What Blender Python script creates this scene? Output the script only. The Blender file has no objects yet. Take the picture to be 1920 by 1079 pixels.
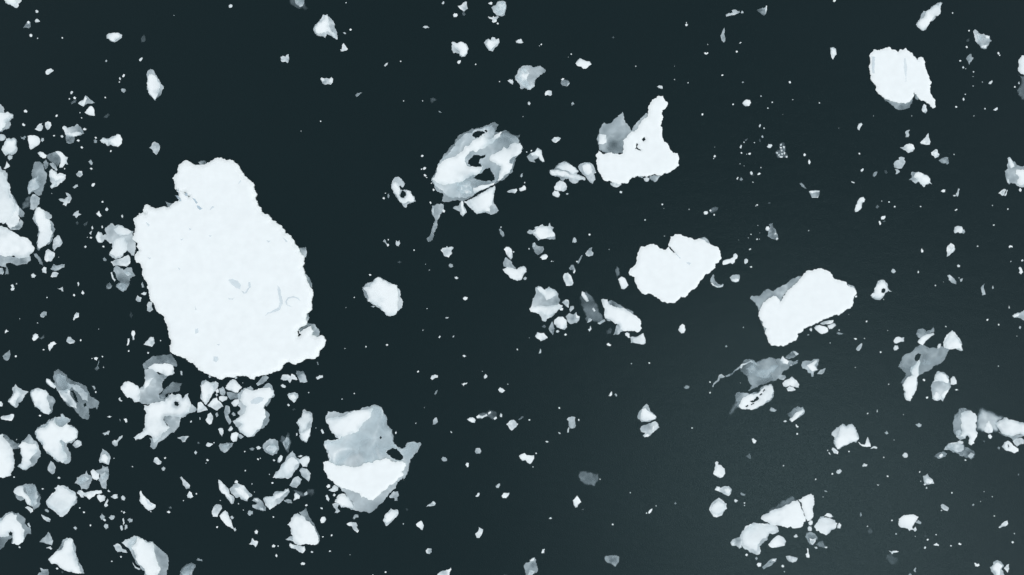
# Aerial view straight down on drifting ice floes in dark sea water.
import bpy, math, random
import numpy as np
from mathutils import Vector
from mathutils.geometry import delaunay_2d_cdt

scene = bpy.context.scene
S = 0.08                      # metres on the water for one unit of the traced plan
FOCAL = 1280.0                # focal length in plan units (24 mm on a 36 mm sensor)
HEIGHT = FOCAL * S            # the drone hovers about 102 m above the water

# ---------------------------------------------------------------- camera
cam_data = bpy.data.cameras.new("camera")
cam_data.sensor_width = 36.0
cam_data.lens = 36.0 * FOCAL / 1920.0
cam_data.clip_start = 0.5
cam_data.clip_end = 20000.0
cam = bpy.data.objects.new("camera", cam_data)
cam.location = (0, 0, HEIGHT)
cam.rotation_euler = (0, 0, 0)
scene.collection.objects.link(cam)
scene.camera = cam

# ---------------------------------------------------------------- light: thin overcast, sun high on the lower right
SUN_ELEV = math.radians(62.0)
sun_xy = Vector((0.80, -0.60)).normalized()
sun_vec = Vector((sun_xy.x * math.cos(SUN_ELEV), sun_xy.y * math.cos(SUN_ELEV), math.sin(SUN_ELEV)))
world = bpy.data.worlds.new("World")
scene.world = world
world.use_nodes = True
wn = world.node_tree
wn.nodes.clear()
sky = wn.nodes.new("ShaderNodeTexSky")
sky.sky_type = 'NISHITA'
sky.sun_disc = False
sky.sun_elevation = SUN_ELEV
sky.sun_rotation = math.atan2(sun_xy.x, sun_xy.y)
sky.air_density = 1.0
sky.dust_density = 0.1
sky.ozone_density = 1.0
bg = wn.nodes.new("ShaderNodeBackground")
bg.inputs["Strength"].default_value = 0.15
wo = wn.nodes.new("ShaderNodeOutputWorld")
haze_white = wn.nodes.new("ShaderNodeHueSaturation")      # thin high cloud takes most of the blue out of the sky
haze_white.inputs["Saturation"].default_value = 0.3
wn.links.new(sky.outputs[0], haze_white.inputs["Color"])
wn.links.new(haze_white.outputs[0], bg.inputs[0])
wn.links.new(bg.outputs[0], wo.inputs[0])

sun_data = bpy.data.lights.new("sun", 'SUN')
sun_data.energy = 0.5
sun_data.angle = math.radians(16.0)
sun_data.color = (1.0, 0.99, 0.97)
sun = bpy.data.objects.new("sun", sun_data)
sun.rotation_euler = (-sun_vec).to_track_quat('-Z', 'Y').to_euler()
sun.location = sun_vec * 300
scene.collection.objects.link(sun)

scene.view_settings.view_transform = 'Standard'
scene.view_settings.look = 'None'
scene.view_settings.exposure = 0.64
scene.view_settings.gamma = 1.0
scene.view_settings.use_curve_mapping = False
scene.cycles.transparent_max_bounces = 32
scene.cycles.max_bounces = 6

# ---------------------------------------------------------------- materials
def new_mat(name):
    m = bpy.data.materials.new(name)
    m.use_nodes = True
    nt = m.node_tree
    nt.nodes.clear()
    return m, nt

def node(nt, kind, **kw):
    n = nt.nodes.new(kind)
    for k, v in kw.items():
        setattr(n, k, v)
    return n

def water_material():
    m, nt = new_mat("sea_water")
    L = nt.links.new
    out = node(nt, "ShaderNodeOutputMaterial")
    p = node(nt, "ShaderNodeBsdfPrincipled")
    geo = node(nt, "ShaderNodeNewGeometry")
    big = node(nt, "ShaderNodeTexNoise")
    big.inputs["Scale"].default_value = 0.02
    big.inputs["Detail"].default_value = 3.0
    ramp = node(nt, "ShaderNodeMixRGB")
    ramp.inputs[1].default_value = (0.0052, 0.0122, 0.0128, 1)
    ramp.inputs[2].default_value = (0.0080, 0.0162, 0.0170, 1)
    L(geo.outputs["Position"], big.inputs["Vector"])
    L(big.outputs["Fac"], ramp.inputs[0])
    L(ramp.outputs[0], p.inputs["Base Color"])
    p.inputs["Roughness"].default_value = 0.26
    p.inputs["IOR"].default_value = 1.333
    p.inputs["Specular IOR Level"].default_value = 0.28
    p.inputs["Specular Tint"].default_value = (0.64, 0.94, 1.0, 1)
    # wind ripples
    r1 = node(nt, "ShaderNodeTexNoise"); r1.inputs["Scale"].default_value = 5.0; r1.inputs["Detail"].default_value = 3.0
    r2 = node(nt, "ShaderNodeTexNoise"); r2.inputs["Scale"].default_value = 0.25; r2.inputs["Detail"].default_value = 2.0
    mp = node(nt, "ShaderNodeMapping"); mp.inputs["Scale"].default_value = (1.0, 2.2, 1.0); mp.inputs["Rotation"].default_value = (0, 0, 0.5)
    L(geo.outputs["Position"], mp.inputs["Vector"])
    L(mp.outputs[0], r1.inputs["Vector"]); L(mp.outputs[0], r2.inputs["Vector"])
    b1 = node(nt, "ShaderNodeBump"); b1.inputs["Strength"].default_value = 0.6; b1.inputs["Distance"].default_value = 0.05
    b2 = node(nt, "ShaderNodeBump"); b2.inputs["Strength"].default_value = 0.12; b2.inputs["Distance"].default_value = 0.25
    L(r2.outputs["Fac"], b2.inputs["Height"])
    L(r1.outputs["Fac"], b1.inputs["Height"])
    L(b2.outputs[0], b1.inputs["Normal"])
    L(b1.outputs[0], p.inputs["Normal"])
    L(p.outputs[0], out.inputs[0])
    return m

def ice_material(name, thin_col, thick_col, rough):
    """Ice whose vertex attribute 'cover' tells how much of the dark water below shows through it."""
    m, nt = new_mat(name)
    L = nt.links.new
    out = node(nt, "ShaderNodeOutputMaterial")
    p = node(nt, "ShaderNodeBsdfPrincipled")
    tr = node(nt, "ShaderNodeBsdfTransparent")
    mix = node(nt, "ShaderNodeMixShader")
    at = node(nt, "ShaderNodeAttribute"); at.attribute_name = "cover"
    geo = node(nt, "ShaderNodeNewGeometry")
    n1 = node(nt, "ShaderNodeTexNoise"); n1.inputs["Scale"].default_value = 0.9; n1.inputs["Detail"].default_value = 6.0
    n2 = node(nt, "ShaderNodeTexNoise"); n2.inputs["Scale"].default_value = 5.0; n2.inputs["Detail"].default_value = 4.0
    L(geo.outputs["Position"], n1.inputs["Vector"]); L(geo.outputs["Position"], n2.inputs["Vector"])
    tint = node(nt, "ShaderNodeMixRGB")
    tint.inputs[1].default_value = thin_col; tint.inputs[2].default_value = thick_col
    L(at.outputs["Fac"], tint.inputs[0])
    mr = node(nt, "ShaderNodeMapRange")
    mr.inputs[1].default_value = 0.30; mr.inputs[2].default_value = 0.72
    mr.inputs[3].default_value = 0.95; mr.inputs[4].default_value = 1.0
    L(n1.outputs["Fac"], mr.inputs[0])
    mul = node(nt, "ShaderNodeMixRGB", blend_type='MULTIPLY'); mul.inputs[0].default_value = 1.0
    L(tint.outputs[0], mul.inputs[1]); L(mr.outputs[0], mul.inputs[2])
    L(mul.outputs[0], p.inputs["Base Color"])
    p.inputs["Roughness"].default_value = rough
    p.inputs["IOR"].default_value = 1.31
    p.inputs["Specular IOR Level"].default_value = 0.25
    bump = node(nt, "ShaderNodeBump"); bump.inputs["Strength"].default_value = 0.18; bump.inputs["Distance"].default_value = 0.06
    L(n2.outputs["Fac"], bump.inputs["Height"]); L(bump.outputs[0], p.inputs["Normal"])
    # cover varies in veins and clouds inside thin ice, never in thick ice
    v = node(nt, "ShaderNodeMapRange")
    v.inputs[1].default_value = 0.28; v.inputs[2].default_value = 0.72
    v.inputs[3].default_value = 0.85; v.inputs[4].default_value = 1.15
    n3 = node(nt, "ShaderNodeTexNoise"); n3.inputs["Scale"].default_value = 0.7; n3.inputs["Detail"].default_value = 3.0; n3.inputs["Distortion"].default_value = 0.8
    L(geo.outputs["Position"], n3.inputs["Vector"]); L(n3.outputs["Fac"], v.inputs[0])
    sat = node(nt, "ShaderNodeMath", operation='POWER'); sat.inputs[1].default_value = 5.0
    L(at.outputs["Fac"], sat.inputs[0])
    vm = node(nt, "ShaderNodeMix"); vm.data_type = 'FLOAT'
    L(sat.outputs[0], vm.inputs[0]); L(v.outputs[0], vm.inputs[2]); vm.inputs[3].default_value = 1.0
    fac = node(nt, "ShaderNodeMath", operation='MULTIPLY'); fac.use_clamp = True
    L(at.outputs["Fac"], fac.inputs[0]); L(vm.outputs[0], fac.inputs[1])
    L(fac.outputs[0], mix.inputs[0]); L(tr.outputs[0], mix.inputs[1]); L(p.outputs[0], mix.inputs[2])
    L(mix.outputs[0], out.inputs[0])
    return m

WATER = water_material()
ICE = ice_material("sea_ice", (0.68, 0.87, 0.91, 1), (0.885, 0.915, 0.865, 1), 0.65)
POOL = ice_material("melt_pool_ice", (0.50, 0.62, 0.68, 1), (0.50, 0.62, 0.68, 1), 0.30)

# ---------------------------------------------------------------- the sea
def mesh_object(name, verts, faces, mat, parent=None, cover=None, smooth=None, origin=(0, 0, 0)):
    me = bpy.data.meshes.new(name)
    v = np.asarray(verts, dtype=np.float64) - np.asarray(origin)
    me.from_pydata(v.tolist(), [], faces)
    if cover is not None:
        a = me.attributes.new("cover", 'FLOAT', 'POINT')
        a.data.foreach_set("value", np.asarray(cover, dtype=np.float32))
    if smooth is not None:
        me.polygons.foreach_set("use_smooth", smooth)
    me.materials.append(mat)
    me.update()
    o = bpy.data.objects.new(name, me)
    scene.collection.objects.link(o)
    if parent is not None:
        o.parent = parent
    else:
        o.location = origin
    return o

R = 6000.0
sea = mesh_object("water", [(-R, -R, 0), (R, -R, 0), (R, R, 0), (-R, R, 0)], [(0, 1, 2, 3)], WATER)
sea["kind"] = "structure"

# ---------------------------------------------------------------- plan of the floes
# P|name|category|label, then layers from the water upwards: W = thick snow-white ice,
# 1..9 = thinner ice (cover of the dark water), f = edge melting away softly, M = melt pool, H = hole through the piece
PIECES = """
P|ice_floe|ice floe|giant white floe with round upper lobe and small grey melt pools, left half
5 371.8,305 376.3,302 384.5,301.5 387.6,307.5 377.5,311.3
5 560.7,465.2 573.9,463.9 575.7,472.7 573.9,482.7 568.9,482.7 565.2,477.7
4 570.2,512.7 580.2,521.5 585.2,532.8 585.2,540.3 578.9,532.8
5 310,377.6 320,381.4 325,382.6 330,378.9 327.5,388.9 315,392.6
5 558.9,619.1 572.7,606.6 590.2,608.3 596.5,616.6 599,627.9 599,632.9 585.2,632.9 560.2,632.9
5 571.4,591.6 577.7,587.8 580.2,595.3 576.4,602.8 573.9,600.3
W 325,335.6 333.8,326.3 335,316.3 341.3,307.5 346.3,303 353.8,302.5 361.3,307 368.8,310.5 377.5,310 390.1,306.3 397.6,302 405.1,297.5 415.1,296.3 422.6,298.8 432.6,300 440.1,304.5 450.1,315 455.1,323.8 460.1,331.3 467.6,337.1 477.1,346.3 477.6,356.3 482.6,366.3 479.6,371.4 483.9,385.1 490.1,389.6 496.4,401.4 506.4,406.4 517.6,415.1 527.7,422.7 534.7,431.4 535.2,437.7 546.4,442.2 551.4,450.2 553.9,458.9 561.4,466.4 566.4,477.7 571.4,492.7 570.2,505.2 571.4,514 577.7,530.3 583.9,540.3 587.7,547.8 585.2,560.3 585.7,580.3 581.4,584.1 575.2,589.1 573.9,597.8 576.4,605.3 566.4,612.8 560.2,617.8 563.9,623.4 578.9,613.3 583.9,611.6 589,620.4 585.2,628.4 597.7,631.6 607.7,630.4 611.5,640.4 607.7,650.4 599,660.4 597.7,667.9 591.5,672.9 575.2,672.9 560.2,680.4 550.2,682.9 540.2,679.2 532.7,684.2 527.7,692.9 517.6,696.7 505.1,700.4 495.1,702.9 482.6,705.4 478.9,707.9 477.6,711.7 470.1,710.4 460.1,705.4 456.4,704.2 445.1,704.9 440.1,707.9 427.6,706.7 420.1,709.9 407.6,707.9 400.1,705.4 390.1,700.9 382.5,696.7 373.8,694.2 372.5,689.2 365,682.9 360,680.4 350,671.7 340,667.9 330,664.9 323.8,661.6 320,652.9 318.7,647.9 322.5,640.4 318.7,630.4 317.5,620.4 316.2,612.8 311.2,602.8 300,587.8 292.5,576.6 285,565.3 281.2,555.3 277.5,540.3 277.5,530.3 271.2,520.3 268.7,509 266.2,497.7 257.5,492.7 254.5,486.5 257.5,475.2 262.5,470.2 257.5,462.7 260,456.4 251.2,450.2 252.4,442.7 255,432.7 253.7,420.2 252.4,410.1 262.5,400.1 270,398.9 275.5,402.1 270,396.4 272.5,386.4 277.5,383.9 285,388.9 300,390.1 310,387.6 320,389.6 328.8,380.1 337.5,375.1 335,370.1 337.5,362.6 330,355.1 328.8,345.1
M7 331.3,356.3 338.8,355.1 340,362.6 335,365.6
M7 327.5,366.1 336.3,367.1 343.8,377.6 338.8,378.9
M7 345,361.3 350,360.6 359.5,368.8 357.5,372.6 351.3,368.8
M7 363.8,372.6 368.8,373.9 374.5,381.4 371.3,383.9
M7 372.5,386.4 377.5,387.6 383.8,392.6 378.8,395.1 373.8,391.4
M 396.3,393.9 401.3,387.6 406.3,389.6 402.6,391.1 398.8,395.1
M 431.3,525.3 438.8,522.8 448.8,526.5 455.1,535.3 453.9,542.8 445.1,540.3 436.3,532.8
M 455.1,545.3 462.6,548.8 470.1,539 469.1,529 472.6,529.8 473.6,539 465.6,550.3 460.1,551.3
M 522.7,535.3 528.2,541.5 531.4,557.8 532.7,570.3 527.7,581.6 517.6,585.3 505.1,589.1 500.1,592.8 505.1,585.8 517.6,580.3 525.2,576.6 527.2,565.3 523.9,547.8
M 537.2,565.3 542.2,557.3 552.7,555.3 561.9,558.5 566.2,567 560.2,560.8 551.4,558.3 543.9,560.3 540.7,565.3 542.2,571.6 550.2,575.8 544.7,574.8 538.2,569.8
M 370,616.6 375,615.3 376.3,622.9 370,626.6
M 403.8,667.9 411.3,667.9 413.8,672.9 408.8,679.2 403.8,676.7
M 340.8,451.2 347.5,447.7 346,451.2
M 502.1,451.2 510.1,452.7 506.4,455.7
M 337,501 342.5,504.7 340.5,507.2
M 532.7,445.9 542.2,453.4 538.9,455.2
M 369.5,573.6 372.5,580.3 370,581.3
M 394.6,442.7 400.6,442.2 398.1,445.2
M 409.6,645.4 415.6,644.4 413.8,647.9
M 278.2,417.1 285.5,422.7 282.5,426.9
M 280.7,483.5 288,484.5 285,487.2
M 357.5,428.2 362.5,430.2 359.5,433.2
M 430.1,559 440.1,559.8 443.1,557.8 439.6,562.3 432.6,561.8
M 450.1,345.1 453.9,338.8 455.1,341.3 451.6,347.1
H 330.5,356.3 333,354.6 334,357.6 331.8,359.6
H 346.5,360.6 349.8,361.3 348.5,363.8
H 352.5,366.3 357.5,368.8 355.5,370.6
H 558.2,621.6 560.7,619.1 562.2,625.4 565.7,627.9 561.4,631.6 558.9,630.4
P|ice_floe|ice floe|large heart-shaped floe of white and grey bands with a dark oval hole
5 610.5,786.5 614.5,772.5 625,771.2 650,772.5 660,771.2 677.5,766.2 688.8,762.5 698.8,760 712.6,762.5 718.8,773.7 726.3,787.5 726.3,797.5 736.3,806.2 735.1,810.3 737.6,821.5 738.8,830.3 745.1,837.8 752.6,841.5 760.1,837.8 763.8,830.3 775.1,829.5 787.6,829 789.6,832 783.9,845.3 775.1,856.5 767.6,869.1 763.8,886.6 760.1,895.3 756.3,901.6 755.6,894.1 745.1,904.1 742.1,914.1 727.6,929.1 715.1,944.1 702.5,956.6 691.3,962.4 677.5,960.4 666.3,957.9 663.8,949.1 647.5,924.1 637.5,914.1 625,901.6 611.2,886.6 607.5,876.6 606.2,866.6 616.2,864.6 617.5,860.3 612.5,844 607.5,836.5 608,827.8 615,824.5 625,826 635,822.8 627.5,815.3 620,807.7
7 608.7,829 615,825.5 625,827 636.2,823.5 640,819 665,801.5 685,784 700,762 712.1,763.5 718.1,774.5 725.1,788 725.1,797.7 734.6,807 733.6,811.5 736.1,822.8 737.6,831.5 745.1,839 752.6,842.8 761.3,839 765.1,831.5 786.4,830 782.6,844 773.9,855.3 765.1,866.6 760.1,871.6 725.1,866.6 702.5,870.3 672.5,875.6 640,873.6 617.5,865.8 618.5,859.8 613.5,844
W 611.2,787.7 625,784 650,776.5 677.5,769 697.5,764 701.3,767.7 695,781.5 680,794 672.5,809 655,814 640,817.8 637.5,824 627.5,814 618.7,805.2
W 606.2,866.6 615,864.6 625,869.1 640,873.6 655,874.1 672.5,875.3 687.5,868.6 700,867.8 710.1,862.8 726.3,860.3 735.1,865.3 747.6,865.3 760.1,867.8 761.3,874.1 757.6,881.6 752.6,884.1 757.1,890.3 745.1,900.3 740.1,905.3 727.6,912.9 717.6,921.6 707.6,930.4 700,937.9 691.3,937.1 685,932.9 677.5,932.9 675,925.4 662.5,920.4 647.5,915.4 640,914.1 625,901.6 611.2,886.6 607.5,876.6
H 723.8,849 727.6,844 736.3,840.3 743.8,841.5 750.1,847.8 756.3,855.3 753.8,861.6 747.6,863.6 740.1,860.3 731.3,854
H 711.3,821.5 713.8,817.8 716.3,820.3 713.8,824
P|ice_floe|ice floe|ragged white and grey ring-shaped floe with dark holes of open water, upper centre
4 827.6,302.5 830.1,295 840.2,282.5 852.7,270 857.7,260 865.2,252.5 877.7,246.2 883.9,242 895.2,240.5 905.2,238.7 914,235 922.7,230.5 935.2,233.5 931.5,238.7 928.2,247.5 940.2,247 950.2,245 961.5,253 966.5,253.5 975.3,252.5 970.2,258.7 976.5,270 981.5,278.8 975.3,288.8 965.2,303.8 960.2,323.8 946.5,336.3 930.2,345.1 915.2,352.6 890.2,363.8 886.4,368.8 875.2,374.6 865.2,377.6 857.7,375.1 847.7,376.4 837.6,378.9 828.9,377.6 831.4,367.6 830.1,362.6 820.1,360.1 815.1,352.6 812.6,345.1 808.9,338.8 812.6,330.1 817.6,320.1 821.4,311.3
5 830.1,297.5 847.7,280 860.2,262.5 872.7,251.2 890.2,243.7 910.2,238.7 922.7,235 927.7,245 922.7,257.5 950.2,248.7 965.2,255 972.7,267.5 977.8,277.5 965.2,300 950.2,327.6 927.7,342.6 890.2,362.1 886.4,367.6 865.2,370.1 840.2,370.1 830.1,357.6 815.1,347.6 820.1,320.1
8 852.7,355.1 857.7,342.6 870.2,337.6 882.7,342.6 886.4,355.1 880.2,365.1 865.2,366.3 855.2,362.6
W 810.1,337.1 818.9,316.3 831.4,302 845.2,296.3 860.2,288.8 872.7,273.8 887.7,263.7 900.2,253.7 906.4,252.5 916.5,262.5 927.7,253.7 941.5,248 937.7,256.2 927.7,263.7 917.7,271.3 902.7,280 892.7,286.3 886.4,282.5 880.2,285 873.9,293.8 871.4,302.5 875.2,311.3 882.7,313 897.7,313 905.2,311.3 903.9,317.5 900.2,323.8 890.2,328.8 880.2,332.1 872.7,336.3 860.2,342.6 847.7,345.1 835.1,347.6 822.6,343.8
W 935.2,285 944,275 950.2,280 960.2,270 975.3,268.7 979,278.8 972.7,290 965.2,293.8 955.7,300 954.7,306.3 961.5,307.5 956.5,320.1 944,332.6 932.7,338.8 936.5,325.1 939,312.5 925.2,305 917.7,297.5 922.7,290
W 887.2,352.6 902.7,347.6 917.7,346.3 927.7,342.6 925.2,347.6 910.2,353.8 890.2,363.1 887.7,360.1
H 877.7,308 880.7,299.5 886.4,293 895.2,291 902.7,293 909.7,290 907.7,296.3 900.2,298.8 897.7,306.3 903.2,311.3 902.7,313.5 892.7,314 882.2,312.5
H 887.2,333.8 891.4,330.1 900.2,326.3 906.4,320.1 912.7,316.3 919,315 921.5,322.6 926.5,330.1 927.2,337.6 921.5,341.3 912.7,340.1 902.7,339.6 893.9,337.6
H 885.2,255 890.2,248 900.2,246.2 908.2,247.5 910.2,250 902.7,255 897.7,258.7 891.4,260
H 908.2,245.5 911.5,243.7 914.7,246.2 912.2,249
P|ice_floe|ice floe|big smooth white parallelogram floe with grey sunken shelf at its upper left
5 1406.3,558.8 1410.1,555 1420.1,555 1430.1,548.8 1442.6,543 1450.1,547.5 1455.1,542.5 1467.6,535 1480.2,527.5 1492.7,520 1502.7,518 1505.2,525 1500.2,532.5 1485.2,542.5 1472.6,550 1465.1,567.5 1455.1,565 1430.1,577.5 1421.4,582.5 1417.6,572.5 1411.3,563.8
5 1589,532.5 1595.2,535 1601.5,537.5 1602.7,542 1594,541.3
4 1422.6,593.8 1430.1,601.3 1438.1,615.1 1433.1,621.3 1430.1,611.3
W 1594,538.7 1602.7,541.3 1604.7,547.5 1603.2,553.8 1600.2,556.3 1599.7,567.5 1597.2,575 1582.7,582.5 1562.7,591.3 1545.2,598.8 1532.7,606.3 1517.7,611.3 1506.4,616.3 1502.7,622.6 1494.7,626.3 1495.2,632.6 1491.4,638.8 1483.9,642.6 1475.1,646.4 1467.6,650.1 1457.6,649.6 1445.1,647.6 1440.1,640.1 1437.6,631.3 1433.9,625.1 1437.1,616.3 1430.1,603.8 1421.4,592.6 1422.6,585 1427.6,575 1435.1,565 1442.6,558.8 1451.4,555.5 1456.4,557.5 1461.4,566.3 1465.1,563.8 1472.6,550 1480.2,542.5 1486.4,536.2 1495.2,528.7 1502.7,520 1506.4,513.7 1513.9,507.5 1526.4,505 1542.7,505 1552.7,508.7 1557.7,513.7 1561.5,520 1572.7,525 1585.2,528.7 1590.2,536.2
P|ice_floe|ice floe|big white floe with a deep notch and crack in its upper edge, right of centre
5 1311.5,447.2 1320.3,444.7 1322.8,446.4 1326.5,448.9 1330.8,456.4 1320.3,456.4 1311.5,451.4
W 1180.2,507.7 1186.4,501.5 1192.7,492.7 1195.2,477.7 1201.4,462.7 1212.7,460.2 1223.9,457.7 1231.5,460.2 1236.5,466.4 1245.2,468.9 1254,462.7 1255.2,452.7 1256.5,443.9 1265.2,439.7 1275.2,439.7 1281.5,443.2 1295.3,446.4 1312.8,448.2 1327.8,456.4 1337.8,461.4 1347.8,468.9 1350.8,477.7 1347.3,492.7 1340.3,495.2 1340.8,502.7 1330.3,512.7 1319,520.3 1310.3,531.5 1304,540.3 1295.3,545.3 1290.2,550.3 1282.7,557.8 1275.7,556.5 1270.2,564 1257.7,568.3 1247.7,566.5 1236.5,561.5 1225.2,554 1220.2,551.5 1210.2,552.8 1200.2,546.5 1195.2,540.3 1192.7,532.8 1190.2,529 1189.7,520.3 1180.2,516.5
M 1262.2,472.2 1265.7,473.2 1276.2,484.7 1274.2,485.7 1266.5,477.7
M 1285.2,492.7 1290.2,491.5 1295.3,494 1291.5,497.7
H 1253.5,462.2 1257,463.4 1263.2,471 1266.2,474.2 1261.5,473.5 1256.5,468.4
P|ice_floe|ice floe|white boot-shaped floe with a tall right arm and grey sunken pinnacle at left
5 1122.6,252.5 1123.9,242.5 1132.6,230.5 1137.6,233 1147.6,230 1157.6,219.9 1167.7,209.9 1170.2,219.9 1177.7,235 1183.9,245.5 1192.7,231.2 1203.9,219.9 1210.2,212.9 1214.7,211.9 1215.2,222.5 1205.2,235 1185.2,255 1172.7,270 1168.9,287.5 1155.1,290 1137.6,288 1125.1,282.5 1121.4,270
W 1167.7,263.7 1175.2,257.5 1183.9,247.5 1200.2,232.5 1210.2,222.5 1215.2,212.4 1217.7,197.4 1222.7,187.4 1230.2,184.9 1234,180.4 1242.7,180.4 1246.5,188.7 1252.2,193.7 1247.7,203.7 1241.5,206.9 1240.2,212.4 1242.2,225 1241.5,245 1242.7,260 1251.5,270 1255.2,280 1261.5,287.5 1270.2,288 1272.7,295 1271.5,302.5 1273.2,310 1265.2,317.5 1252.7,325.1 1242.7,328.1 1235.2,329.6 1222.7,328.1 1210.2,331.3 1195.2,330.1 1180.2,337.6 1177.7,343.8 1165.2,343.8 1150.1,342.1 1137.6,340.1 1127.6,330.1 1120.1,317.5 1117.6,302.5 1117.1,291.3 1122.6,283 1132.6,290 1138.9,287.5 1152.6,289.5 1167.7,288 1168.2,275
W 1122.6,270 1123.9,252 1136.4,253.7 1137.1,267.5 1130.1,271.3
H 1203.2,262 1207.2,257.5 1210.2,263 1206.2,266
H 1193.2,268.7 1195.4,270 1194.7,277 1197.2,279.5 1202.2,282 1195.2,281.5 1190.2,279.5 1192.7,275
P|ice_floe|ice floe|large ragged white round floe with a pointed lower right tail, upper right
4 1656.3,183.9 1665,185.2 1682.6,191.4 1697.6,192.7 1710.1,182.7 1711.8,180.2 1710.6,190.2 1705.1,202.7 1696.3,205.2 1685.1,206.5 1677.6,202.2 1667.6,193.9
4 1712.6,173.9 1725.1,183.9 1720.1,188.2 1715.6,183.9
W 1630,130.1 1629.5,122.6 1631.3,110.1 1630,103.9 1637.5,93.8 1645,95.1 1656.3,92.1 1665.5,88.8 1672.6,93.8 1682.6,98.8 1686.3,93.8 1697.6,90.6 1702.6,96.3 1710.1,100.1 1715.1,107.6 1720.1,113.9 1722.6,108.1 1730.1,108.9 1733.9,117.6 1735.1,130.1 1740.1,141.4 1745.6,153.9 1742.6,160.2 1743.1,172.7 1747.6,182.7 1752.6,195.2 1753.1,201.5 1748.9,204 1743.9,200.2 1737.6,193.9 1730.1,188.9 1720.1,182.7 1712.6,172.7 1710.6,183.9 1705.1,191.4 1696.3,195.2 1685.1,193.9 1672.6,190.2 1660,186.4 1648.8,177.7 1641.3,167.7 1640,158.9 1632.5,150.2 1631.3,138.9
M2 1693.8,110.1 1696.3,110.1 1698.1,153.9 1695.6,155.2 1694.1,135.1
M 1633,106.4 1640,108.1 1638.8,138.9 1634.5,138.9
P|ice_floe|ice floe|large white floe cut by the left edge with ragged right side, middle left
4 15,360.1 23.8,366.3 30,377.6 37.5,390.1 40,392.6 46.3,400.1 45,407.1 37.5,407.6 32.5,395.1 23.8,382.6
5 17.5,430.2 32.5,420.2 38.8,411.4 43.8,417.6 41.3,426.4 35,431.4 27.5,431.4
8 -30.5,311.3 1.3,312.5 3.8,318.8 10,320.1 13.8,332.6 18.8,350.1 19.5,362.6 25,372.6 28.8,378.9 35,387.6 37,395.1 34.5,405.1 37.5,410.1 35,417.6 27.5,425.2 20,429.7 15,425.2 11.3,417.6 5,420.2 -30.5,422.2
9 -30.5,325.1 7.5,323.8 12,335.1 15.5,352.6 16.5,365.1 22.5,375.1 27.5,382.6 30,395.1 25,405.1 15,412.6 5,416.4 -30.5,417.6
P|ice_floe|ice floe|arched white floe with grey flanks cut by the bottom edge, lower left
5 228.2,1018 235.2,1011.7 246.4,1007.2 257.7,1005.4 262.7,1007.9 270.2,1013 279,1016.7 285.2,1015.5 291.5,1021.7 302.7,1031.7 311.5,1039.2 315.7,1046.7 315.7,1061.8 312.7,1109.8 277.7,1109.8 271.5,1071.8 262.7,1061.8 257.7,1059.3 252.7,1049.2 247.7,1039.2 240.2,1026.7
7 230.2,1018 245.2,1009.2 257.7,1007.9 250.2,1029.2 245.2,1031.7 235.2,1021.7
W 247.7,1026.7 255.2,1019.2 257.7,1006.2 265.2,1010.5 277.7,1018 285.2,1016.2 289,1021.7 291.5,1039.2 296.5,1054.2 301.5,1066.8 304,1109.8 280.2,1109.8 272.7,1070.5 262.7,1059.3 255.2,1041.7
P|ice_floe|ice floe|large ragged white tusk-shaped floe with grey right flank below the giant floe
5 445.1,740.2 452.6,731.4 465.1,726.4 470.1,723.9 475.1,731.4 485.1,728.9 492.6,727.7 497.6,721.4 503.9,718.2 510.1,722.7 512.6,731.4 515.1,740.2 507.6,747.7 505.1,755.2 500.1,762.7 496.4,760.2 495.1,765.2 498.9,770.2 505.1,776.5 504.6,786.5 501.4,795.3 495.1,802.8 487.6,805.3 482.6,810.3 472.6,819 465.1,820.3 455.1,814 446.3,802.8 440.1,795.3 436.3,790.3 450.1,780.2 445.1,772.7 451.3,767.7 445.1,760.2 450.1,752.7
W 450.1,750.2 452.6,740.2 465.1,728.9 476.4,732.7 495.1,727.7 505.1,726.4 512.6,732.7 513.9,740.2 503.9,747.7 497.6,757.7 493.9,765.2 497.6,772.7 498.9,782.7 492.6,792.8 485.1,805.3 470.1,819 463.9,819 453.9,811.5 447.6,801.5 455.1,795.3 440.1,790.3 450.1,781.5 460.1,772.7 462.6,762.7 456.4,757.7
M 470.1,752.7 485.1,744 496.4,746.5 492.6,752.7 480.1,757.7 471.4,757.2
P|ice_floe|ice floe|tattered white floe with grey fringe and small hole, cut by left edge, lower left
4 -30.5,974.2 2.5,971.7 10,964.2 22.5,959.2 35,962.2 43.8,969.2 47.5,976.7 46.3,981.7 55,989.2 58.8,1001.7 50,1001.7 46.3,1009.2 45,1014.2 35,1023 22.5,1019.2 23.8,1009.2 15,1011.7 10,1019.2 2.5,1029.2 -30.5,1031.7
W -30.5,984.2 5,975.4 13.8,965.4 22.5,961.7 32.5,966.7 32.5,976.7 41.3,984.2 46.3,994.2 46.3,1009.2 43.8,1015.5 35,1021.7 22.5,1019.2 25,1009.2 23.8,1001.7 16.3,996.7 17.5,1004.2 7.5,1006.7 0,1005.4 -30.5,1005.4
H 16.3,999.2 20,996.2 24.5,999.2 23.8,1002.9 18.8,1004.7
P|ice_floe|ice floe|white furrowed floe with a feathery upper edge, lower left
5 65.5,810.3 72.6,801.2 82.6,798.7 87.6,792.5 95.1,787.5 103.8,781.2 107.6,786.2 112.6,786.2 113.8,777.5 117.6,776.2 122.6,782.5 133.1,786.2 131.3,791.2 126.3,795 140.1,801.2 146.4,809.8 145.1,821.5 137.6,827.8 125.1,831.5 129.6,846.5 132.6,856.5 130.1,867.8 122.6,870.3 110.1,866.6 100.1,860.3 95.1,854 87.6,850.3 82.6,836.5 75.1,829 67.6,821.5
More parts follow.
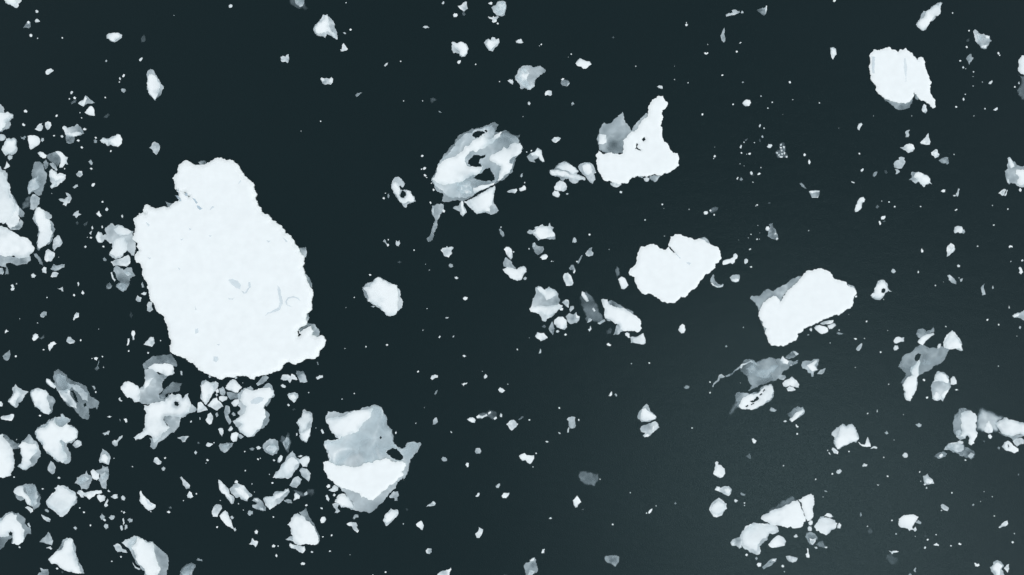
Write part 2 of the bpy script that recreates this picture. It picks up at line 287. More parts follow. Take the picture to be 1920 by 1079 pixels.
7 72.6,804 87.6,794 102.6,782.7 117.6,777.7 131.3,786.5 125.1,796.5 140.1,804 142.6,819 120.1,831.5 122.6,859.1 100.1,856.5 80.1,829
W 66.3,809 75.1,802.7 85.1,801.5 92.6,791.5 102.6,786.5 107.6,796.5 117.6,801.5 125.1,794 140.1,802.7 145.1,810.3 143.9,820.3 135.1,827 122.6,830.3 116.3,824 112.6,826.5 117.6,839 125.1,851.5 125.1,862.8 117.6,868.6 107.6,862.8 98.8,855.3 87.6,846.5 80.1,829 71.3,822.8
P|ice_floe|ice floe|white and grey spread-armed floe with a small dark hole, under the giant floe
4 267.7,683.9 275.2,676.4 282.7,670.1 292.7,668.1 307.7,665.1 320.2,663.1 327.7,675.1 331.5,687.6 322.7,686.4 300.2,686.4 279,691.4 272.7,692.7
5 271.5,692.7 287.7,693.2 300.2,702.7 320.2,700.2 325.2,702.7 315.2,705.2 307.7,712.7 304,725.2 306.5,730.2 297.7,740.2 300.2,747.7 309,749 317.7,737.7 320.2,747.7 310.2,756.5 287.7,759 270.2,757.7 257.7,752.7 261.4,730.2 269,725.2
5 307.2,782.7 322.7,777.7 345.3,776.5 356.5,757.7 369,767.7 365.3,772.7 352.8,776.5 340.3,782.7 336.5,795.3 327.7,810 315.2,817.8 305.2,825.3 295.2,832.8 287.7,842.8 281.5,837.8 279.7,820.3 290.2,822.8 300.2,817.8 304,807.8 315.2,801.5 307.7,790.3
4 296.5,741.5 307.7,730.2 317.7,722.7 320.2,718.9 325.2,716.4 335.3,718.9 341.5,717.7 336.5,732.7 325.2,735.2 321.5,737.7 310.2,740.2 309,747.7 302.7,749
W 226.4,726.4 232.7,717.7 241.4,715.2 250.2,718.9 260.2,726.4 262.7,735.2 261.4,752.7 252.7,754.7 243.9,745.2 238.9,746.5 232.7,737.7
W 277.7,690.2 285.2,685.1 300.2,682.6 320.2,683.1 326.5,692.7 327.7,700.2 321.5,702.7 307.7,702.7 299,698.9 287.7,693.9
W 270.2,728.9 271.5,717.7 275.2,712.7 289,707.7 282.7,715.2 275.2,726.4
W 270.2,760.2 287.7,755.7 310.2,752.7 322.7,737.7 325.2,740.2 335.3,738.9 342.8,747.7 352.8,737.7 354.8,747.7 358.3,760.2 355.3,772.7 345.3,779 325.2,781.5 310.2,780.2 306.5,787.7 312.7,797.8 319,801.5 312.7,807.8 305.7,811.5 302.7,819.8 295.2,825.3 290.2,829.8 285.2,819 280.2,815.8 265.2,823.3 255.2,826 250.7,820.8 257.7,815.3 267.7,809.8 271.5,795.3 272.7,780.2 275.2,775.2
H 325.7,754.7 330.2,752.2 335.3,754 336.5,759 332.7,762.2 327.7,760.2
P|ice_floe|ice floe|white half-moon floe with a grey shoulder, cut by the left edge, lower left
4 2.5,812.8 12.5,816.5 18.8,824 31.3,831.5 38.8,832.8 36.3,841.5 23.8,842.8 18.8,834 10,824
W -30.5,809 5,814 10,824 18.8,832.8 23.8,841.5 26,859.1 25,881.6 21.3,891.6 10,895.3 -30.5,900.3
P|ice_floe|ice floe|white crumbly floe cut by the left edge with grey lower shelf, middle left
5 -30.5,480.2 7.5,479 20,480.2 25,482.7 37.5,482.7 56.3,480.2 58,487.7 50,495.2 30,498.2 18.8,492.7 11.3,495.2 12.5,501.5 7.5,500.2 -30.5,492.7
W -30.5,430.2 5,424.4 12.5,427.2 18.8,432.7 27.5,436.4 37.5,443.9 50,446.4 58.8,453.9 65,465.2 60,475.2 55,481.5 40,484 27.5,480.2 15,480.2 5,480.2 -30.5,479
P|ice_floe|ice floe|large grey manta-shaped sunken floe with a dark slit and white left fin
4 100.1,710.2 101.3,696.4 110.1,692.2 116.3,696.4 125.1,702.7 127.6,710.2 140.1,716.4 152.6,720.2 162.6,726.4 166.4,735.2 172.6,745.2 185.6,754 183.9,760.2 181.4,768.2 178.9,763.2 166.4,766.5 167.1,784 163.9,787.7 155.1,785.2 147.6,776.5 140.1,767.7 130.1,762.7 120.1,752.7 115.1,740.2 105.1,727.7 98.8,722.7 93.8,723.9 86.3,716.4 87.6,709.7 93.8,711.4 102.6,718.9
6 103.8,705.2 112.6,700.2 130.1,720.2 150.1,723.9 163.9,736.4 165.1,752.7 155.1,750.2 150.1,740.2 135.1,725.2 125.1,737.7 110.1,725.2
8 110.1,732.7 125.1,730.2 131.3,732.7 136.4,747.7 143.9,757.7 143.9,766.5 132.6,761.5 122.6,752.7
W 87.1,710.2 93.8,712.7 105.1,723.9 102.6,728.9 95.1,725.2 87.6,716.4
H 132.6,733.9 137.6,732.7 141.4,738.9 145.1,747.7 147.6,755.2 142.6,754 137.6,745.2
H 156.4,759 161.4,755.7 162.6,761.5 157.6,765.2
P|ice_floe|ice floe|dim drowned grey floe like spread wings, linking several white blocks at right
4 1683.8,687.6 1690.1,676.4 1695.1,666.4 1707.6,661.4 1715.1,653.9 1725.1,646.4 1735.1,648.9 1742.6,653.9 1755.1,653.4 1767.6,650.1 1781.4,653.9 1776.4,662.6 1771.4,673.9 1760.1,683.1 1747.6,691.4 1740.1,696.4 1732.6,698.2 1725.1,702.7 1717.6,705.2 1707.6,712.7 1695.1,721.4 1688.8,718.9 1696.3,707.7 1698.8,700.2 1691.3,693.2
5f 1722.6,692.7 1721.3,680.1 1730.1,668.9 1740.1,663.9 1755.1,663.9 1772.6,657.6 1765.1,672.6 1750.1,685.1 1735.1,692.2
H 1714.6,672.6 1716.3,666.4 1722.6,662.6 1727.6,665.1 1725.1,671.4 1720.1,677.6 1716.3,677.1
P|ice_floe|ice floe|smoky grey drowned floe with a curled bright left tail, below the parallelogram floe
4 1387.6,690.2 1392.6,680.1 1407.6,674.6 1418.9,680.1 1430.1,673.9 1445.1,670.1 1465.1,673.9 1480.2,676.4 1496.4,675.1 1495.2,681.4 1480.2,687.6 1470.1,695.2 1465.1,702.7 1455.1,713.9 1440.1,717.7 1430.1,721.4 1420.1,726.4 1405.1,733.9 1402.6,732.7 1410.1,722.7 1402.6,710.2 1393.8,700.2
6f 1393.8,691.4 1402.6,681.4 1415.1,681.4 1422.6,690.2 1435.1,690.2 1442.6,682.6 1457.6,680.1 1462.6,687.6 1455.1,702.7 1445.1,712.7 1430.1,715.2 1415.1,711.4 1402.6,705.2
4 1359.6,705.2 1380.1,692.7 1387.6,686.4 1388.1,690.2 1380.1,695.2 1362.6,707.2
5 1335.5,725.7 1338,718.9 1345.5,712.7 1348.1,703.9 1353.1,701.4 1359.6,706.4 1355.1,708.9 1350.1,709.7 1347.6,715.2 1339.5,720.7 1337.5,726.4
7 1387.1,688.9 1390.1,683.1 1400.1,680.1 1408.1,675.9 1415.1,678.9 1419.6,685.1 1415.1,683.1 1407.6,678.9 1400.1,682.6 1392.6,685.6 1389.6,691.4
P|ice_floe|ice floe|lone white shield-shaped floe with grey right edge between giant floe and centre
6 679.5,543.8 680,538.7 686.3,532.5 698.8,528.7 703.8,522.5 708.8,519.5 717.6,523.7 725.1,527.5 735.1,532.5 744.6,535 745.1,540 750.1,550 754.3,562.5 753.8,577.5 748.8,581.3 742.6,590.1 735.1,592.6 725.1,592.1 721.3,586.3 707.6,576.3 702.5,572.5 696.3,569.5 688.8,565 688,560 682.5,552.5
W 681.3,541.3 700,529.5 708.8,520.5 722.6,527.5 743.8,535.5 744.6,541.3 746.3,555 745.1,567.5 746.3,577.5 741.3,590.1 733.8,592.1 725.1,591.6 720.1,585 703.8,572.5 690,565 691.3,558.8 688.8,552.5 685,545
P|ice_floe|ice floe|lumpy pale grey floe with round white swellings, against the giant floe's left side
6 196.4,430.2 202.7,423.9 208.9,418.9 215.2,425.2 222.7,421.4 231.4,424.7 236.4,431.4 250.2,433.9 249.7,442.7 254.7,455.2 254.7,467.7 252.2,480.2 246.4,479 238.9,470.2 230.2,480.2 217.7,486.5 210.2,484 204.7,477.7 211.4,467.7 209.7,456.4 205.2,456.4 200.2,450.2 190.1,455.2 183.9,454.7 180.1,442.7 183.9,433.9 190.1,436.4 192.6,441.4 200.2,440.2
9 205.2,476.5 212.7,465.2 212.7,452.7 220.2,447.7 232.7,445.2 240.2,455.2 238.9,467.7 230.2,477.7 217.7,484.7
W 180.6,442.7 183.9,435.2 188.9,438.9 190.1,453.9 184.6,453.9
9 212.7,430.2 222.7,423.2 232.7,427.7 247.7,435.2 240.2,440.2 225.2,442.7
P|ice_floe|ice floe|white triangular floe split by a thin crack, with grey shelf above, lower right
3 1433.9,964.2 1445.1,952.9 1457.6,946.1 1470.1,937.9 1480.2,932.9 1486.4,929.6 1495.2,937.1 1480.2,946.6 1465.1,954.1 1455.1,956.6 1445.1,960.4
W 1426.4,972.2 1435.1,964.2 1445.1,957.9 1455.1,954.1 1465.1,952.1 1480.2,945.4 1495.2,937.9 1501.4,951.6 1506.4,964.2 1510.2,976.7 1506.4,979.2 1505.2,985.4 1501.4,989.2 1492.7,990.4 1485.2,990.4 1481.4,987.2 1476.4,990.4 1466.4,987.2 1455.1,985.4 1442.6,981.7 1432.6,977.2
W 1496.9,937.1 1505.2,931.6 1515.2,927.9 1520.2,926.1 1525.2,929.1 1526.4,944.1 1523.9,959.2 1524.7,969.2 1518.9,975.4 1513.2,977.2 1509.7,967.9 1503.7,952.9
P|ice_floe|ice floe|grey and white stacked fragment with a bright white belt, below the picture's centre
6 997.5,572.5 998.8,560 1005,550 1003.8,540 1010,536.2 1016.3,538.7 1021.3,543.8 1030.1,537.5 1041.3,543.8 1046.3,550 1046.3,556.3 1050.1,565 1045.1,572.5 1054.6,572.5 1047.6,581.3 1040.1,588.8 1030.1,596.3 1025,598.8 1022.5,603.8 1016.3,601.3 1015,596.3 1010,588.8 1003.8,586.3 995,585 992.5,580
W 993,580 996.3,576.3 1005,575 1017.5,573.8 1032.6,573.8 1047.6,569.5 1054.6,572.5 1046.3,581.3 1037.6,588.8 1028.8,593.8 1020,590.1 1007.5,585.5 996.3,584.5
9 1006.3,541.3 1013.8,537.5 1021.3,543.8 1032.6,540 1042.6,546.3 1045.1,552.5 1035.1,558.8 1025,563.8 1016.3,552.5
P|ice_floe|ice floe|smooth white C-shaped floe below left of the cracked triangular floe
8 1388.8,1009.2 1391.3,996.7 1397.6,987.2 1407.6,982.9 1422.6,981.7 1440.1,982.2 1450.1,985.9 1458.9,990.4 1460.1,996.7 1452.6,1001.2 1442.6,1000.4 1438.9,1006.7 1439.6,1011.7 1430.1,1019.2 1423.9,1024.2 1425.1,1038 1420.1,1040.7 1411.3,1037.2 1402.6,1031.7 1392.6,1025.5 1389.3,1018
9 1392.6,1009.2 1395.1,996.7 1405.1,985.4 1430.1,984.2 1452.6,987.9 1456.4,995.4 1440.1,997.9 1435.1,1009.2 1422.6,1019.2 1417.6,1034.2 1405.1,1029.2 1393.8,1021.7
P|ice_floe|ice floe|grey and white floe with an upright horn, cut by the right edge
5 1884,321.3 1890.2,316.3 1889,297.5 1891.5,295 1897.7,301.3 1906.5,310 1950.7,316.3 1950.7,346.3 1910.2,349.6 1904,345.1 1895.2,342.6 1892.2,346.3 1887.7,340.1 1885.2,330.1
W 1890.2,300 1892.7,297 1899,305 1901.5,312.5 1895.2,316.3 1891.5,310
W 1905.2,318.8 1950.7,318.8 1950.7,345.1 1911.5,348.1 1906.5,343.8 1910.2,332.6 1904,326.3
W 1887.7,335.1 1891.5,336.3 1892.7,344.6 1889,342.6
P|ice_floe|ice floe|smooth white whale-shaped floe with a grey upper edge, below the picture's centre
4 1138.9,566.3 1146.4,562.5 1155.1,567.5 1163.9,572.5 1170.2,577.5 1177.7,580 1187.7,585 1187.7,591.3 1172.7,586.3 1155.1,580 1143.9,575
5 1135.1,597.6 1141.4,595.6 1145.6,602.6 1138.1,601.6
W 1127.1,562.5 1132.6,561.3 1138.9,561.3 1140.1,567.5 1143.9,572.5 1155.1,577 1168.9,577.5 1180.2,585 1190.2,591.3 1197.7,597.6 1201.4,608.8 1203.4,616.3 1195.2,623.8 1186.4,621.3 1176.4,620.6 1172.7,621.3 1162.7,617.6 1160.2,608.8 1152.6,607.6 1145.1,601.3 1135.1,597.6 1132.6,591.3 1133.9,580 1130.1,572.5
P|ice_floe|ice floe|pale grey and white fragment cut by the left edge above the stacked floes
6 -30.5,195.2 2,196.4 5.5,200.2 7,207.7 9,212.2 15,209.7 20,213.2 25,215.7 25,221.5 20,225.7 17.5,227.7 20,235.2 16.3,241.5 10,242.7 5,246.5 -30.5,246.5
W -30.5,212.7 5,211.5 10,212.7 15,210.2 20,214 24.5,216.5 24.5,220.7 17.5,225.7 11.3,229 8.8,237.7 3.8,245.2 -30.5,245.7
P|ice_floe|ice floe|white sail-shaped floe with dark grey upper right wing, lower left of centre
4 560.2,961.2 570.2,956.6 573.9,952.1 577.7,964.2 583.9,976.7 592.7,991.7 599,1004.2 599.7,1014.2 596.5,1020.5 587.7,994.2 575.2,979.2
6 535.2,1012.2 545.2,1005.4 551.4,1006.7 551.4,1014.7 541.4,1013.5
W 538.9,984.2 543.9,979.2 546.4,971.7 552.7,964.2 557.7,962.2 566.4,966.7 572.7,974.2 582.7,981.7 591.5,994.2 596.5,1006.7 597.7,1016.7 591.5,1021.7 580.2,1020.5 565.2,1022.2 555.2,1020.5 548.9,1014.2 548.9,1004.2 545.2,995.4 543.9,987.9
P|ice_floe|ice floe|white cushion-shaped floe with a knob on top, lower left
7 86.3,940.4 92.6,931.6 101.3,924.1 105.1,919.1 102.1,915.4 108.8,909.6 118.8,910.4 127.6,912.9 132.6,919.1 141.4,924.1 145.1,931.6 144.6,939.1 138.9,947.9 130.1,957.9 122.6,965.4 113.8,969.2 107.6,964.2 102.6,959.2 95.1,954.1 87.6,946.6
9 88.8,941.1 100.1,927.9 107.6,919.1 106.3,914.1 117.6,912.9 125.1,916.6 135.1,924.1 142.6,931.6 141.4,939.1 130.1,954.1 115.1,965.4 105.1,956.6 95.1,951.6
P|ice_floe|ice floe|crumpled white floe with dark pits and a smoky tail, below the smoky drowned floe
4f 1365.1,777.7 1368.8,767.7 1375.1,757.7 1380.1,747.7 1390.1,747.7 1387.6,760.2 1377.6,771.5 1371.3,779
5 1379.6,752.7 1380.1,737.7 1386.3,735.2 1397.6,737.2 1410.1,737.7 1420.1,732.7 1427.6,726.4 1435.1,722.7 1445.1,720.2 1448.1,723.9 1451.4,733.9 1448.9,746.5 1442.6,752.7 1436.4,755.7 1427.6,761.5 1418.9,766.5 1405.1,768.2 1392.6,768.2 1382.6,762.7 1386.3,752.7
W 1385.1,760.2 1390.1,750.2 1400.1,742.7 1412.6,740.2 1425.1,733.9 1432.6,725.2 1442.6,722.7 1447.1,725.2 1450.1,733.9 1447.6,745.2 1435.1,754 1425.1,761.5 1417.6,765.2 1405.1,767.2 1392.6,767.2 1386.3,764
H 1405.1,752.7 1412.6,751.5 1417.6,744 1421.4,744 1422.6,749 1416.4,752.7 1410.1,755.2
H 1416.4,733.9 1420.1,731.4 1425.1,730.2 1420.1,736.4
H 1397.1,761.7 1402.1,759.2 1403.1,761.7 1399.6,763.7
H 1407.1,758.2 1413.1,755.7 1414.1,757.7 1409.1,760.2
H 1423.1,741.2 1427.6,737.2 1429.1,739.7 1425.1,742.7
H 1429.6,733.7 1433.1,729.7 1434.6,732.2 1431.1,735.7
P|ice_floe|ice floe|smooth white triangle with a blunt top near the bottom left corner
5 105.1,1035.5 111.3,1026.7 117.6,1013 125.1,1008.4 135.1,1010.5 138.9,1019.2 142.6,1026.7 142.6,1039.2 147.6,1054.2 153.9,1064.3 158.1,1076.3 150.1,1073 130.1,1059.3
W 90.8,1049.2 100.1,1040.5 110.1,1033 120.1,1021.7 122.6,1014.2 130.1,1009.2 136.4,1011.7 137.6,1026.7 142.6,1039.2 146.4,1054.2 153.1,1073 152.1,1075.8 140.1,1074.3 125.1,1070.5 112.6,1064.3 96.3,1056.7
P|ice_floe|ice floe|tall white floe with grey frayed right flank below the grey capsule floe
5 61.3,410.1 65,397.6 68.8,388.9 75.1,388.9 85.1,396.4 96.3,402.6 97.6,407.6 92.6,411.4 100.1,420.2 103.8,430.2 100.1,437.7 98.8,450.2 95.1,455.2 88.8,458.9 75.1,467.7 71.3,470.2 69.6,465.2 71.3,445.2 71.3,425.2 65,417.6
W 71.3,422.7 67.1,410.1 67.6,395.1 72.6,388.9 78.8,393.9 85.1,406.4 92.6,412.6 95.1,425.2 98.8,435.2 95.1,450.2 86.3,460.2 73.8,466.4 70.6,460.2 72.6,445.2
P|ice_floe|ice floe|white three-pointed fragment tucked against the lower edge of the ring-shaped floe
7 870.2,378.1 880.2,375.1 890.2,370.1 902.7,362.6 915.2,355.1 927.7,348.6 929,351.3 926.5,362.6 925.2,375.1 926.5,382.6 931.5,388.9 935.2,395.1 930.2,400.1 919,402.6 909,398.9 900.2,400.1 893.9,402.1 887.7,395.1 883.9,392.1 877.7,386.4
W 880.2,376.4 892.7,370.1 905.2,361.8 917.7,355.1 927.7,350.1 925.2,361.3 924,375.1 922.7,382.6 917.7,390.1 919,397.6 907.7,397.1 893.9,401.1 886.4,392.6 886.4,387.6
P|ice_floe|ice floe|white furry-edged floe with a grey underside, cut by right edge in the cluster
5 1871.5,810.3 1877.7,811.5 1895.2,815.3 1950.7,807.8 1950.7,812.8 1919,817.8 1907.7,821.5 1900.2,827.8 1895.2,821.5 1877.7,815.3
W 1864.7,792.8 1877.7,787.7 1882.7,782.7 1890.2,786.5 1900.2,787.7 1910.2,791.5 1950.7,797.8 1950.7,811.5 1912.7,814 1900.2,817.8 1887.7,816.5 1877.7,812.8 1871.5,802.8
P|ice_floe|ice floe|white vest-shaped floe with grey shoulders between half-moon and furrowed floes
5 32.5,836.5 40,830.3 46.3,824 53.8,814.5 60,820.3 67.6,827.8 71.3,834 76.3,849 76.3,856.5 70.1,861.6 66.3,870.3 57.5,875.3 48.8,882.1 41.3,880.3 32.5,874.1 40,867.8 41.3,856.5 38.8,841.5
W 35,836.5 45,829 55,832.8 66.3,831.5 71.3,840.3 68.8,849 60,856.5 55,862.8 60,870.3 50,879.1 42.5,880.3 33.8,874.6 41.3,869.1 42.5,856.5 40,841.5
P|ice_floe|ice floe|smoky grey sunken ice with a white spike, middle of the right-edge cluster
6f 1828.9,807.8 1830.7,779 1835.2,772.7 1834.7,765.2 1842.7,762.7 1850.2,769 1865.2,774 1872.7,779 1881.5,777.7 1884,784 1872.7,791.5 1875.2,805.3 1871.5,811.5 1860.2,807.8 1840.2,810.3
W 1843.9,802.8 1847.7,795.3 1853.9,789 1857.7,796.5 1861.4,805.3 1860.2,811.5 1852.7,812.8 1846.4,810.3
P|ice_floe|ice floe|white floe with a dark sunken foot, cut by the right edge near the top
3 1907.7,136.4 1912.7,142.6 1950.7,145.1 1950.7,190.2 1915.7,187.7 1910.2,180.2 1906.5,170.2 1912.7,160.2 1915.2,150.2
W 1908.2,128.9 1909.2,115.1 1915.2,105.1 1950.7,102.6 1950.7,147.6 1914,138.9 1909,133.9
P|ice_floe|ice floe|mottled grey club-shaped floe with no white cap, upper centre
6 965.5,143.9 970,138.9 972.5,130.1 977,125.6 987.5,123.1 998.8,126.4 1013.8,123.9 1020,128.9 1023.8,132.6 1021.3,136.4 1013.8,140.6 1006.3,146.4 1003,152.7 1002,162.7 995,168.2 988.8,168.9 983.8,165.2 976.3,167.2 975,160.2 970,153.2 966.3,150.2
8 967,145.1 975,140.1 977.5,130.1 985,127.6 992.5,137.6 987.5,150.2 991.3,160.2 998.8,162.7 992.5,167.7 985,163.9 977.5,158.9 972.5,150.2
P|ice_floe|ice floe|white thumb-shaped floe with grey left edge, right side of the lower half
5 1559,815.3 1560.2,810.3 1567.7,802.7 1579,795 1585.2,798.7 1597.7,795.2 1604,801.5 1605.2,809 1609,815.3 1610.7,822.8 1605.2,830.3 1599,826.5 1587.7,835.3 1577.7,838.5 1569,843.3 1565.2,834 1562.7,826.5 1564.7,820.3
W 1564,826.5 1570.2,819 1572.7,809 1579,796.5 1586.5,800.2 1597.7,797 1602.7,804 1606.5,814 1609.7,821.5 1602.7,827.8 1587.7,834 1577.7,837.8 1569.7,842 1566.5,835.3
P|ice_floe|ice floe|long dark grey sunken slab with white flecks, left of the white whale-shaped floe
3 1086.3,557.5 1091.3,552.5 1100.1,546.3 1103.9,551.3 1110.1,556.3 1116.4,567.5 1122.6,580 1130.1,592.6 1135.1,601.3 1130.1,607.6 1123.9,608.8 1117.6,603.8 1110.1,601.3 1100.1,606.3 1096.4,597.6 1098.9,592.6 1092.6,577.5 1088.8,567.5
6 1120.1,606.3 1126.4,602.6 1132.6,598.8 1135.1,602.6 1125.1,608.8
6 1100.1,605.6 1103.9,596.3 1110.1,600.1 1107.6,602.6
W 1090.1,553.8 1091.3,546.3 1096.4,548.8 1100.1,556.3 1103.9,565 1100.1,566.3 1095.1,561.3
W 1110.1,580 1113.1,577 1116.4,582.5 1113.9,585
P|ice_floe|ice floe|smooth grey capsule-shaped sunken floe left of the white claw-shaped fragment
4 62.5,310 66.3,303.8 75.1,303.8 81.3,308.8 82.6,317.5 86.3,323.8 88.1,330.1 86.3,342.6 81.3,355.1 76.3,366.3 72.6,367.6 67.6,363.8 62.5,360.1 53.8,365.1 51.3,352.6 53.8,342.6 60,336.3 60,323.8
6 52.5,352.6 55,342.6 62.5,336.3 75.1,327.6 80.1,326.3 80.1,337.6 75.1,350.1 66.3,356.3 53.8,363.8
P|ice_floe|ice floe|white egg-shaped floe with grey right rim, right of the white hourglass fragment
5 57,735.2 66.3,728.9 75.1,728.9 85.1,731.4 91.3,740.2 98.8,744 103.8,754 98.8,765.2 97.6,772.7 91.3,778.2 77.6,772.7 65,762.7 60,751.5 57.5,742.7
W 58.8,736.4 66.3,729.7 76.3,729.7 90.1,738.9 87.6,745.2 92.6,760.2 96.3,770.2 91.3,777.2 77.6,771.5 66.3,761.5 64.5,752.7 61.3,745.2
P|ice_floe|ice floe|white drooping floe with a grey halo at its left, left end of right-edge cluster
4 1786.4,792.8 1790.1,777.7 1797.6,767.7 1807.7,765.2 1820.2,769 1822.7,777.7 1807.7,790.3 1803.9,810.3 1800.2,817.8 1791.4,815.3 1787.6,805.3
6 1791.4,810.3 1800.2,805.3 1810.2,815.3 1807.7,822.8 1800.2,825.3 1792.6,819
W 1801.4,775.2 1807.7,769.7 1820.2,770.2 1828.9,776.5 1831.4,790.3 1829.7,802.8 1832.7,812.8 1828.9,821.5 1825.2,827.8 1826.4,831.5 1821.4,835.3 1815.7,831.5 1817.7,822.8 1813.9,816.5 1808.9,822.8 1800.2,817.8 1802.7,805.3 1802.2,790.3
P|ice_floe|ice floe|faceted white slab with grey underside, left of the boot-shaped floe
6 1030.8,318.8 1038.8,318 1042.6,311.3 1047.6,306.3 1055.1,303.8 1062.6,304 1070.1,308.8 1078.8,314.5 1085.1,321.3 1081.3,326.3 1090.1,330.1 1097.6,334.6 1096.4,338.8 1085.1,338.8 1078.8,344.6 1071.3,342.6 1066.3,335.6 1060.1,335.6 1056.3,339.6 1048.8,332.6 1035.1,329.6 1031.3,326.3
9 1042.6,315 1051.3,306.3 1062.6,305 1077.6,315 1083.8,322.1 1072.6,327.6 1065.1,321.3 1050.1,317.5
W 1031.3,319.5 1043.8,318.8 1060.1,322.1 1070.1,328.8 1085.1,329.6 1097.1,335.6 1096.4,338.6 1083.8,338.1 1075.1,334.6 1066.3,332.6 1052.6,331.3 1035.1,329.1 1031.8,326.3
P|ice_floe|ice floe|white floe with a grey belt across its middle, right of the white dagger block
6 1745.6,732.7 1747.6,720.2 1752.6,706.4 1760.1,695.7 1770.1,698.9 1778.9,706.4 1780.1,715.2 1782.1,720.2 1780.1,730.2 1772.6,741.5 1767.6,753.2 1763.9,749 1755.1,751.5 1747.6,747.7 1747.6,740.2
W 1750.1,716.4 1755.1,703.9 1762.6,698.9 1772.6,702.7 1778.9,712.7 1777.6,718.9 1765.1,715.2
W 1750.1,745.2 1753.9,735.2 1761.4,737.7 1760.1,747.7 1753.9,750.2
W 1762.6,741.5 1772.6,732.7 1779.6,728.9 1775.1,737.7 1767.6,751.5
P|ice_floe|ice floe|dark grey sunken slab cut off by the top edge, left of centre
3 537.7,-30.5 542.7,5 548.9,11.3 553.9,14.5 560.2,17.5 566.4,15 572.7,20.5 578.2,16.3 572.7,9.5 570.2,3.8 572.7,-30.5
5 550.2,-30.5 557.7,10 562.7,13.8 567.7,11.3 570.2,0 571.4,-30.5
P|ice_floe|ice floe|white arrow-shaped floe left of the heart-shaped floe
7 511.4,895.3 517.6,884.1 527.7,871.6 537.7,855.3 545.2,849 548.9,845.3 553.9,852.8 560.2,860.3 563.9,867.8 560.2,875.3 550.2,886.6 546.4,895.3 537.7,897.8 525.2,895.3
9 515.1,894.1 527.7,876.6 540.2,861.6 547.7,856.5 557.7,862.8 560.2,869.1 545.2,889.1 535.2,895.3
P|ice_floe|ice floe|jagged pale ice piece cut off by the top edge at the upper left corner
6 9,-30.5 10,3.8 15,8.8 21.3,10.5 26.3,13.8 31.3,15.5 34.5,12.5 34,7.5 40,3 46.3,-30.5
W 9,-30.5 10.5,3 15.5,8 22,10 27.5,10.5 29.5,5 25,-30.5
P|ice_floe|ice floe|faceted white tent-shaped floe with grey flanks near the top, left of centre
6 587.7,53.8 591.5,46.3 597.7,41.3 602.7,35 606.5,27.5 611.5,28.8 614,27 619,33.8 624,38.8 628.2,46.3 627.2,51.3 631.5,60.1 632.7,67.6 633.2,73.8 629.7,74.1 617.7,66.3 612.7,64.6 610.2,71.3 606.5,68.8 597.7,68.1 590.2,63.1
W 592.2,61.3 591.5,50.1 596.5,43.8 605.2,39.5 610.2,29.5 615.2,32.5 617.7,43.8 619,53.8 626.5,62.6 632.2,72.6 620.2,65.6 614,58.8 610.2,61.3 600.2,62.6
P|ice_floe|ice floe|white dagger-shaped block at the lower left of the drowned grey butterfly floe
7 1692.1,721.4 1695.8,714.7 1709.6,703.4 1706.6,696.4 1709.6,688.4 1717.1,680.9 1724.6,674.6 1725.6,680.1 1723.1,695.2 1721.8,705.2 1719.3,715.2 1718.1,730.7 1713.1,740.7 1707.1,752.7 1698.3,749.5 1695.8,744 1696.6,735.2 1693.3,730.7
W 1693.8,722.2 1697.1,716.2 1711.6,704.4 1708.6,696.9 1711.3,690.2 1718.1,682.6 1723.6,677.6 1723.6,681.4 1721.1,695.2 1720.1,705.2 1717.6,715.2 1716.1,729.2 1711.1,739.2 1706.1,749.7 1700.1,747.2 1697.8,743.5 1698.6,735.2 1695.3,730.2
P|ice_floe|ice floe|block with a white diagonal stripe and grey right half, lower left
4 26.3,924.1 30,930.4 45,909.1 66.3,909.1 70.1,920.4 75.1,939.1 71.3,951.6 63.8,956.1 57.5,947.9 52.5,945.4 47.5,935.4 37.5,939.1 30,931.6
6 45,911.6 65.5,910.4 72.6,931.6 70.1,944.1 60,949.1 53.8,934.1
W 25.8,922.9 27.5,916.6 37.5,911.1 43.8,912.1 44.5,921.6 52.5,929.1 58.8,939.1 57.5,949.1 51.3,945.4 47.5,936.6 41.3,930.4 31.3,927.9
P|ice_floe|ice floe|hooked white fragment with a round hole, left of the ring-shaped floe
6 733.6,348.1 735.1,341.3 738.8,334.6 745.1,332.1 752.6,335.6 757.1,341.3 758.1,348.1 755.1,352.1 750.1,347.6 748.1,350.1 751.3,356.3 760.1,356.3 770.1,358.8 771.3,363.8 777.6,370.1 779.6,377.6 772.6,380.1 763.8,383.9 761.3,390.1 755.1,385.6 746.3,375.1 741.3,367.6 736.3,356.3
W 735.1,348.8 737.6,342.6 742.6,341.3 747.6,350.1 750.1,356.3 748.1,366.3 751.3,371.4 758.8,372.6 762.6,366.3 762.1,358.1 768.8,360.6 772.6,366.3 777.1,372.1 776.4,376.4 765.1,378.1 757.6,382.1 747.6,373.9 741.3,363.8
H 750.1,366.3 752.1,360.1 756.3,357.6 760.1,360.6 761.1,367.1 757.6,371.6 752.1,370.6
P|ice_floe|ice floe|pale jug-shaped floe just left of the grey-and-white heart-shaped floe
6 555.7,792.8 558.9,787.7 566.4,779 567.7,769 571.4,767.7 575.2,771.5 585.2,775.2 586.4,786.5 583.9,800.3 581.4,812.8 577.7,822.8 575.2,830.3 566.4,826.5 562.7,815.3 560.2,807.8
9 557.7,791.5 566.4,784 568.9,772.7 582.7,777.7 584.7,787.7 577.7,795.3 572.7,805.3 565.2,815.3 561.4,802.8
W 561.4,812.8 572.7,807.8 582.7,802.8 580.2,814 575.2,827.8 567.7,825.3
P|ice_floe|ice floe|slanting white log-shaped floe near the top edge, upper right
